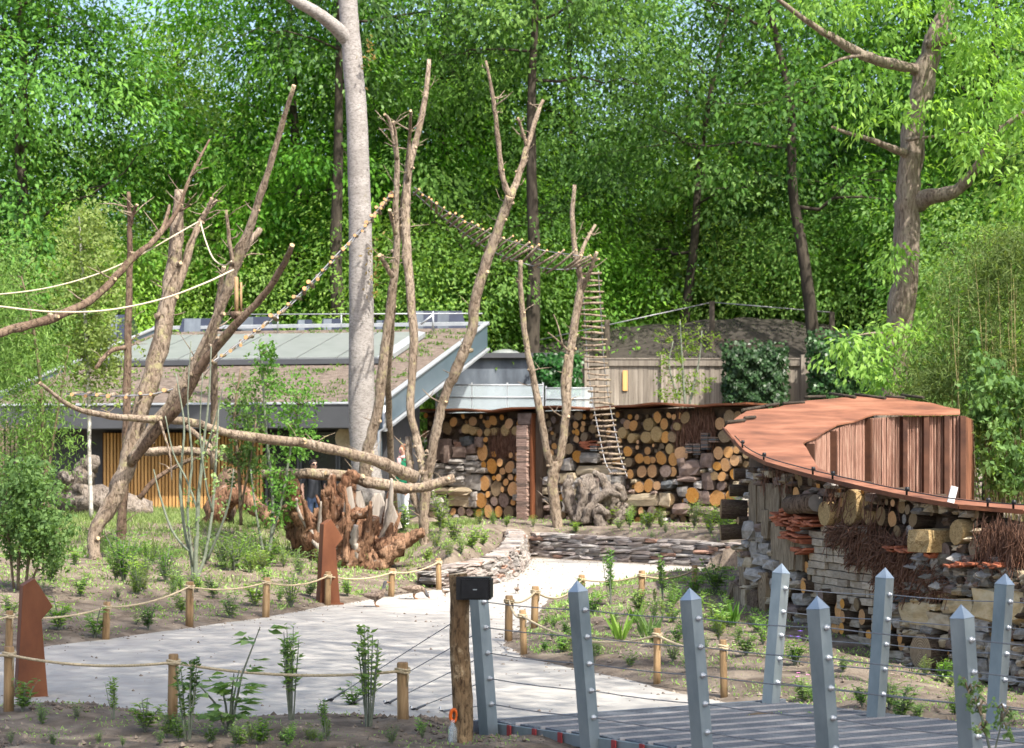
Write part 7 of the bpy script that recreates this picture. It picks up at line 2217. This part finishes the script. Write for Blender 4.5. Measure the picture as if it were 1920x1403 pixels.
# ------------------------------------------------------------------ young plants in the beds
def plant_proto(kind, seed):
    """unit plant one metre tall: stems mesh and leaves mesh"""
    rs = np.random.RandomState(seed)
    m = MB(); Pn, A, Nn, L, W = [], [], [], [], []
    def leaf(p, a, l, w_):
        Pn.append(p); A.append(a); Nn.append(np.array([0, 0, 1.0]) + rs.normal(size=3) * .4); L.append(l); W.append(w_)
    if kind == 'bushy':
        for i in range(11):
            an = rs.uniform(0, 6.28); sp = rs.uniform(.05, .36); h = rs.uniform(.5, 1.0)
            e = np.array([math.cos(an) * sp, math.sin(an) * sp, h])
            m.tube([(0, 0, -.03), tuple(e * [.5, .5, .6]), tuple(e)], [.014, .011, .005], 4, caps=(False, False))
            for k in range(13):
                u = rs.uniform(.2, 1); p = e * [u ** 1.3, u ** 1.3, u]
                a2 = rs.uniform(0, 6.28); leaf(p, np.array([math.cos(a2), math.sin(a2), rs.uniform(-.2, .7)]), rs.uniform(.13, .24), rs.uniform(.05, .085))
    elif kind == 'twiggy':
        for i in range(8):
            an = rs.uniform(0, 6.28); sp = rs.uniform(.03, .16); h = rs.uniform(.7, 1.0)
            e = np.array([math.cos(an) * sp, math.sin(an) * sp, h])
            m.tube([(math.cos(an) * .02, math.sin(an) * .02, -.03), tuple(e * [.6, .6, .5]), tuple(e)], [.008, .007, .003], 4, caps=(False, False))
            for k in range(26):
                u = rs.uniform(.25, 1) ** .8; p = e * [u, u, u] + rs.normal(size=3) * .012
                a2 = rs.uniform(0, 6.28); leaf(p, np.array([math.cos(a2), math.sin(a2), rs.uniform(.2, 1)]), rs.uniform(.05, .085), rs.uniform(.028, .042))
    elif kind == 'spiky':
        for i in range(26):
            an = rs.uniform(0, 6.28); sp = rs.uniform(.0, .12)
            leaf(np.array([math.cos(an) * sp, math.sin(an) * sp, -.02]), np.array([math.cos(an) * .3, math.sin(an) * .3, 1]), rs.uniform(.6, 1.05), rs.uniform(.05, .085))
    elif kind == 'broad':
        for i in range(5):
            an = i * 1.26 + rs.uniform(-.3, .3); sp = rs.uniform(.08, .3); h = rs.uniform(.45, .75) if i else 1.0
            e = np.array([math.cos(an) * sp, math.sin(an) * sp, h])
            m.tube([(0, 0, -.03), tuple(e * [.4, .4, .55]), tuple(e)], [.012, .009, .004], 4, caps=(False, False))
            for k in range(9 if i else 14):
                u = rs.uniform(.25, 1); p = e * [u ** 1.3, u ** 1.3, u]
                a2 = rs.uniform(0, 6.28); d = np.array([math.cos(a2), math.sin(a2), rs.uniform(-.1, .4)])
                q = p + d * .08
                for s in (-.7, 0, .7):
                    r_ = np.array([d[0] * math.cos(s) - d[1] * math.sin(s), d[0] * math.sin(s) + d[1] * math.cos(s), d[2] - .1]); leaf(q, r_, rs.uniform(.09, .15), rs.uniform(.05, .08))
    elif kind == 'feathery':
        for i in range(15):
            an = rs.uniform(0, 6.28); sp = rs.uniform(.05, .32); h = rs.uniform(.55, 1.0)
            e = np.array([math.cos(an) * sp, math.sin(an) * sp, h])
            m.tube([(0, 0, -.03), tuple(e * [.5, .5, .6]), tuple(e)], [.009, .007, .003], 4, caps=(False, False))
            for k in range(14):
                u = .15 + .85 * k / 13; p = e * [u ** 1.2, u ** 1.2, u]
                a2 = k * 2.4; leaf(p, np.array([math.cos(a2), math.sin(a2), .5]), rs.uniform(.10, .18), rs.uniform(.02, .035))
    n = len(Pn)
    return m, (np.array(Pn), np.array(A), np.array(Nn), np.array(L), np.array(W)), rs
pp_ = {}
for kind in ('bushy', 'twiggy', 'spiky', 'broad', 'feathery'):
    for v_ in range(3):
        m, lv, rs = plant_proto(kind, 100 + v_ * 7 + len(kind))
        for mt in ('leaf_plant', 'leaf_shrub', 'leaf_grey', 'leaf_yellow'):
            pp_[kind, v_, mt] = (m, lv, rs)
_pm = {}
def plant(kind, px, py, hpx, label, group, mt='leaf_plant', name='young_plant', cat='plant', flower=None, wide=1.0):
    v_ = random.randint(0, 2)
    if group and label.startswith('young green plant'):
        word = {'bushy': 'bushy', 'feathery': 'slender upright', 'broad': 'broad-leaved', 'spiky': 'sword-leaved', 'twiggy': 'twiggy'}[kind]
        label = ('tall ' if hpx > 45 else 'small ') + word + ' young plant' + label[len('young green plant'):]
    key = (kind, v_, mt)
    if key not in _pm:
        m, lv, rs = pp_[key]
        sm = m.mesh('stems', [M['stem_green']]) if m.v else None
        _pm[key] = (sm, leafmesh('leaves', *lv[:3], lv[3], lv[4], M[mt], rs.uniform(.1, .95, len(lv[0]))))
    g = G(px, py)
    h = hpx * g.y / F
    root = empty(name, tuple(g), label, cat, group, rz=random.uniform(0, 6.28))
    h *= 1.15
    root.scale = (h * wide * 1.35, h * wide * 1.35, h)
    for nm, me in zip(('stems', 'leaves'), _pm[key]):
        if me is None: continue
        o = bpy.data.objects.new(nm, me); col.objects.link(o); o.parent = root
    if flower:
        for k in range(4):
            m = MB(); a = random.uniform(0, 6.28); c = Vector((math.cos(a) * .15, math.sin(a) * .15, random.uniform(.85, 1.1)))
            for q in range(5):
                b = q * 1.257; d = Vector((math.cos(b), math.sin(b), .35)) * .07
                e = Vector((-math.sin(b), math.cos(b), 0)) * .03
                m.add([c, c + d * .6 + e, c + d, c + d * .6 - e], [(0, 1, 2, 3)])
            o = bpy.data.objects.new('flower', m.mesh('flower', [M[flower]])); col.objects.link(o); o.parent = root
    return root
Lf, Gf = 'young green plant in the foreground bed before the near rope fence', 'young plants in the foreground bed'
Ll, Gl = 'young green plant on the mound behind the far rope fence', 'young plants on the mound'
Lm, Gm = 'young green plant above the short curved stone wall', 'young plants above the curved stone wall'
Lr, Gr = 'young green plant on the raised bed behind the long stone wall', 'young plants on the raised bed'
Li, Gi = 'young green plant on the planted island inside the ropes', 'young plants on the island'
Ln_, Gn = 'green plant at the foot of the curved insect hotel', 'plants at the foot of the insect hotel'
for (k, px, py, h) in (('bushy', 42, 1336, 56), ('feathery', 78, 1362, 44), ('feathery', 143, 1350, 28), ('twiggy', 215, 1352, 76), ('bushy', 272, 1372, 60), ('twiggy', 352, 1388, 135), ('twiggy', 610, 1385, 66), ('bushy', 662, 1330, 46),
                       ('feathery', 735, 1398, 36), ('bushy', 100, 1400, 24), ('feathery', 186, 1396, 24), ('bushy', 488, 1398, 50), ('feathery', 300, 1398, 26), ('bushy', 540, 1400, 30), ('bushy', 450, 1402, 40), ('bushy', 395, 1396, 34), ('feathery', 230, 1402, 20), ('feathery', 20, 1398, 24)):
    plant(k, px, py, h, Lf, Gf, random.choice(('leaf_plant', 'leaf_shrub')))
plant('broad', 430, 1378, 175, 'tall broad-leaved bramble-like plant in the foreground bed before the near rope', None, 'leaf_plant')
plant('twiggy', 546, 1352, 165, 'tall upright twiggy shrub rising past the near rope on its own', None, 'leaf_plant', wide=.9)
plant('twiggy', 692, 1362, 165, 'tall upright twiggy shrub among the bridge stay wires', None, 'leaf_plant', wide=.9)
for (k, px, py, h) in (('bushy', 96, 1090, 46), ('bushy', 112, 1182, 58), ('bushy', 178, 1196, 54), ('feathery', 232, 1092, 86), ('feathery', 218, 1090, 60), ('feathery', 252, 1100, 60), ('broad', 256, 1172, 26), ('bushy', 278, 1182, 44), ('feathery', 265, 1080, 34), ('feathery', 312, 1092, 62), ('bushy', 340, 1150, 34),
                       ('bushy', 400, 1122, 40), ('bushy', 432, 1160, 44), ('bushy', 476, 1138, 50), ('feathery', 524, 1130, 30), ('feathery', 546, 1140, 62), ('bushy', 580, 1120, 34), ('bushy', 652, 1118, 34), ('feathery', 560, 1080, 46), ('feathery', 600, 1078, 46),
                       ('feathery', 416, 1066, 60), ('feathery', 440, 1072, 66), ('feathery', 384, 1058, 50), ('feathery', 462, 1060, 54), ('bushy', 150, 1120, 40), ('feathery', 330, 1100, 40), ('feathery', 285, 1060, 44), ('bushy', 20, 1160, 40), ('bushy', 140, 1060, 36), ('feathery', 205, 1060, 34), ('broad', 500, 1095, 40), ('bushy', 60, 1190, 44), ('bushy', 370, 1110, 32)):
    plant(k, px, py, h, Ll, Gl, random.choice(('leaf_plant', 'leaf_plant', 'leaf_shrub')))
for (k, px, py, h) in (('feathery', 826, 1000, 70), ('bushy', 852, 1018, 44), ('bushy', 884, 1030, 40), ('feathery', 842, 1050, 40), ('broad', 766, 1078, 20), ('feathery', 690, 1066, 26), ('bushy', 752, 1000, 54), ('feathery', 818, 1030, 40), ('bushy', 905, 1024, 30), ('bushy', 800, 1052, 26), ('feathery', 865, 1040, 34), ('bushy', 730, 1010, 40)):
    plant(k, px, py, h, Lm, Gm, random.choice(('leaf_yellow', 'leaf_plant')))
for (k, px, py, h) in (('feathery', 1000, 988, 20), ('feathery', 1182, 980, 30), ('bushy', 1216, 992, 34), ('feathery', 1302, 990, 46), ('feathery', 1332, 1002, 50), ('feathery', 1368, 1004, 66), ('feathery', 1240, 990, 34), ('bushy', 950, 988, 20), ('feathery', 900, 984, 26), ('bushy', 1160, 992, 20), ('feathery', 1352, 990, 40), ('bushy', 1080, 1000, 22), ('feathery', 925, 985, 24)):
    plant(k, px, py, h, Lr, Gr, random.choice(('leaf_yellow', 'leaf_plant')))
plant('feathery', 1276, 978, 78, 'silvery grey leaved plant on the raised bed against the log wall', None, 'leaf_grey', wide=.7)
plant('feathery', 1188, 968, 60, 'slim silvery plant below the foot of the rope ladder', None, 'leaf_grey', wide=.5)
for px_, py_, h_ in ((1120, 975, 46), (1080, 985, 50), (1135, 985, 40)):
    plant('bushy', px_, py_, h_, 'small yellow green plant at the foot of the driftwood stump', 'plants round the driftwood stump', 'leaf_yellow')
plant('bushy', 1098, 955, 66, 'pale bushy plant growing over the driftwood stump', None, 'leaf_yellow', wide=1.2)
for (k, px, py, h) in (('bushy', 1200, 1152, 48), ('bushy', 1112, 1152, 40), ('spiky', 1166, 1204, 58), ('spiky', 1216, 1200, 58), ('bushy', 1302, 1116, 40), ('bushy', 1342, 1112, 60), ('bushy', 1062, 1192, 28), ('bushy', 1022, 1222, 22), ('feathery', 1122, 1232, 36), ('bushy', 1182, 1252, 28), ('feathery', 1262, 1244, 46),
                       ('feathery', 1292, 1262, 38), ('bushy', 1342, 1186, 46), ('spiky', 1372, 1176, 46), ('bushy', 1400, 1232, 50), ('bushy', 1260, 1170, 36), ('feathery', 1080, 1222, 26), ('bushy', 1150, 1180, 34), ('bushy', 1230, 1215, 36), ('feathery', 1320, 1230, 36), ('bushy', 1100, 1200, 26), ('feathery', 1035, 1200, 20), ('bushy', 1310, 1150, 34), ('bushy', 1270, 1205, 30), ('spiky', 1190, 1170, 40), ('feathery', 1420, 1190, 40)):
    plant(k, px, py, h, Li, Gi, random.choice(('leaf_plant', 'leaf_shrub')))
plant('twiggy', 1146, 1132, 95, 'tall twiggy plant on the island, before the long stone wall', None, 'leaf_shrub', wide=.8)
plant('twiggy', 1246, 1134, 84, 'shorter twiggy plant on the island close to a dark rope post', None, 'leaf_shrub', wide=.9)
plant('twiggy', 1092, 1160, 70, 'thin twiggy plant at the tip of the island', None, 'leaf_shrub', wide=.9)
for (k, px, py, h) in (('bushy', 1580, 1262, 30), ('bushy', 1616, 1326, 38), ('feathery', 1668, 1330, 62), ('bushy', 1690, 1352, 66), ('bushy', 1722, 1350, 34), ('bushy', 1782, 1292, 30), ('bushy', 1792, 1346, 40), ('bushy', 1450, 1262, 40), ('feathery', 1640, 1300, 34), ('bushy', 1540, 1300, 26), ('feathery', 1430, 1210, 50)):
    plant(k, px, py, h, Ln_, Gn, random.choice(('leaf_plant', 'leaf_shrub')))
rq = random.Random(21)
for (x0, x1, y0, y1, k_, lab, grp, hs) in ((1010, 1440, 1120, 1270, 44, Li, Gi, (16, 44)), (90, 700, 1055, 1120, 30, Ll, Gl, (16, 50)), (10, 800, 1375, 1402, 26, Lf, Gf, (14, 44)), (1440, 1800, 1270, 1350, 16, Ln_, Gn, (16, 40)), (1150, 1380, 985, 1005, 10, Lr, Gr, (12, 34))):
    cx_ = [(rq.uniform(x0, x1), rq.uniform(y0, y1)) for _ in range(max(3, k_ // 5))]
    for _ in range(k_):
        c_ = rq.choice(cx_); px, py = c_[0] + rq.gauss(0, 16), min(1402, max(y0, c_[1] + rq.gauss(0, 8)))
        g_ = G(px, py)
        if float(path_dist(np.array([g_.x]), np.array([g_.y]))[0]) < .12: continue
        plant(rq.choice(('bushy', 'feathery', 'feathery', 'twiggy', 'broad')), px, py, rq.uniform(*hs), lab, grp, rq.choice(('leaf_plant', 'leaf_shrub', 'leaf_yellow')))
plant('bushy', 1490, 1250, 52, 'plant with small purple flowers at the foot of the insect hotel', None, 'leaf_plant', flower='flower')
plant('bushy', 1505, 1318, 44, 'low plant with pink flowers beside the footbridge', None, 'leaf_plant', flower='flower_pink')
sapling('leafy sprig climbing past the last near railing post of the footbridge', [[(1862, 1440, 5), (1850, 1380, 5), (1835, 1330, 4), (1815, 1295, 2)], [(1862, 1420, 4), (1880, 1350, 3), (1890, 1330, 2)]],
        [(1825, 1900, 1315, 1400, .25, 1), (1805, 1840, 1275, 1320, .2, .4)], 260, .035, .022, 'leaf_plant', 'stem_green', twig=30, seed=12, depth=11.9)

# ------------------------------------------------------------------ grass, weeds, clods
def scatter(rs, n, x0, x1, y0, y1):
    X = rs.uniform(x0, x1, n); Y = rs.uniform(y0, y1, n)
    return X, Y
rs = np.random.RandomState(60)
X, Y = scatter(rs, 110000, -12.5, -.8, 29, 47.5)
cover = wnoise(X, Y, .9) * .5 + wnoise(X, Y, 2.7, 3) * .4 + sstep(31, 40, Y) * .9 - .22
k = (rs.uniform(0, 1, len(X)) < np.clip(cover, 0, 1)) & (path_dist(X, Y) > 2.0)
X, Y = X[k], Y[k]; n = len(X)
Pn = np.stack([X, Y, terrain(X, Y) - .01], -1)
go = bpy.data.objects.new('grass', leafmesh('grass', Pn, rs.normal(size=(n, 3)) * .45 + [0, 0, 1], rdir(rs, n), rs.uniform(.07, .2, n), rs.uniform(.012, .025, n), M['grass'], rs.uniform(.1, 1, n)))
col.objects.link(go); tag(go, 'short bright grass on the mound before the slatted house wall', 'grass', kind='stuff')
Xs, Ys = [], []
for (n_, x0, x1, y0, y1) in ((34000, -9, 7, 12.5, 17.5), (60000, -9, 1, 22, 38), (60000, 0, 6, 16, 34), (9000, -2, 6, 38, 49)):
    a, b = scatter(rs, n_, x0, x1, y0, y1); Xs.append(a); Ys.append(b)
X = np.concatenate(Xs); Y = np.concatenate(Ys)
k = (path_dist(X, Y) > .12) & (rs.uniform(0, 1, len(X)) < np.clip(wnoise(X, Y, 1.7, 5) * .75 + wnoise(X, Y, 4.6, 2) * .55 + .2, .03, 1))
X, Y = X[k], Y[k]; n = len(X)
Pn = np.stack([X, Y, terrain(X, Y)], -1)
go = bpy.data.objects.new('weeds', leafmesh('weeds', Pn, rs.normal(size=(n, 3)) * .8 + [0, 0, .7], rs.normal(size=(n, 3)) * .5 + [0, 0, 1], rs.uniform(.025, .07, n) * np.clip(Y / 24, .6, 1.5), rs.uniform(.01, .024, n) * np.clip(Y / 24, .6, 1.5), M['leaf_plant'], rs.uniform(0, 1, n)))
col.objects.link(go); tag(go, 'tiny scattered seedlings and weeds on the bare earth', 'weeds', kind='stuff')
Xs, Ys = [], []
for (n_, x0, x1, y0, y1) in ((12000, -8, 5, 12.8, 17.6), (11000, -9, 1, 20, 38), (6000, 0, 6, 16, 34), (3500, -2, 6, 38, 49)):
    a, b = scatter(rs, n_, x0, x1, y0, y1); Xs.append(a); Ys.append(b)
X = np.concatenate(Xs); Y = np.concatenate(Ys)
k = (path_dist(X, Y) > -.08) & (rs.uniform(0, 1, len(X)) < np.clip(.35 + .6 * wnoise(X, Y, 1.3, 7), .05, 1)); X, Y = X[k], Y[k]; n = len(X)
s = np.minimum(rs.gamma(2.0, .0055, n) + .004, .028)
oct_ = np.array([(1, 0, 0), (-1, 0, 0), (0, 1, 0), (0, -1, 0), (0, 0, .8), (0, 0, -.8)], float)
tri = np.array([(0, 2, 4), (2, 1, 4), (1, 3, 4), (3, 0, 4), (2, 0, 5), (1, 2, 5), (3, 1, 5), (0, 3, 5)])
V = (oct_[None] * s[:, None, None]) * rs.uniform(.6, 1.5, (n, 6, 1)) + np.stack([X, Y, terrain(X, Y) + s * .2], -1)[:, None]
T = (tri[None] + (np.arange(n) * 6)[:, None, None]).reshape(-1, 3)
me = bpy.data.meshes.new('clods'); me.from_pydata(V.reshape(-1, 3).tolist(), [], T.tolist()); me.materials.append(M['litter']); me.update()
co_ = bpy.data.objects.new('earth_clods', me); col.objects.link(co_); tag(co_, 'loose clods and bark chips on the planting beds', 'clods', kind='stuff')

X, Y = scatter(rs, 26000, -9, 4.5, 15.3, 44)
d_ = path_dist(X, Y)
k = (d_ < -.02) & (rs.uniform(0, 1, len(X)) < np.clip(.035 + .8 * np.exp(d_ / .22), 0, 1)); X, Y = X[k], Y[k]; n = len(X)
s = np.minimum(rs.gamma(2.0, .0035, n) + .003, .02)
V = (oct_[None] * s[:, None, None]) * rs.uniform(.6, 1.5, (n, 6, 1)) + np.stack([X, Y, s * .2], -1)[:, None]
T = (tri[None] + (np.arange(n) * 6)[:, None, None]).reshape(-1, 3)
me = bpy.data.meshes.new('grit'); me.from_pydata(V.reshape(-1, 3).tolist(), [], T.tolist()); me.materials.append(M['litter']); me.update()
co_ = bpy.data.objects.new('path_grit', me); col.objects.link(co_); tag(co_, 'loose grit and crumbs of earth along the path edges', 'grit', kind='stuff')
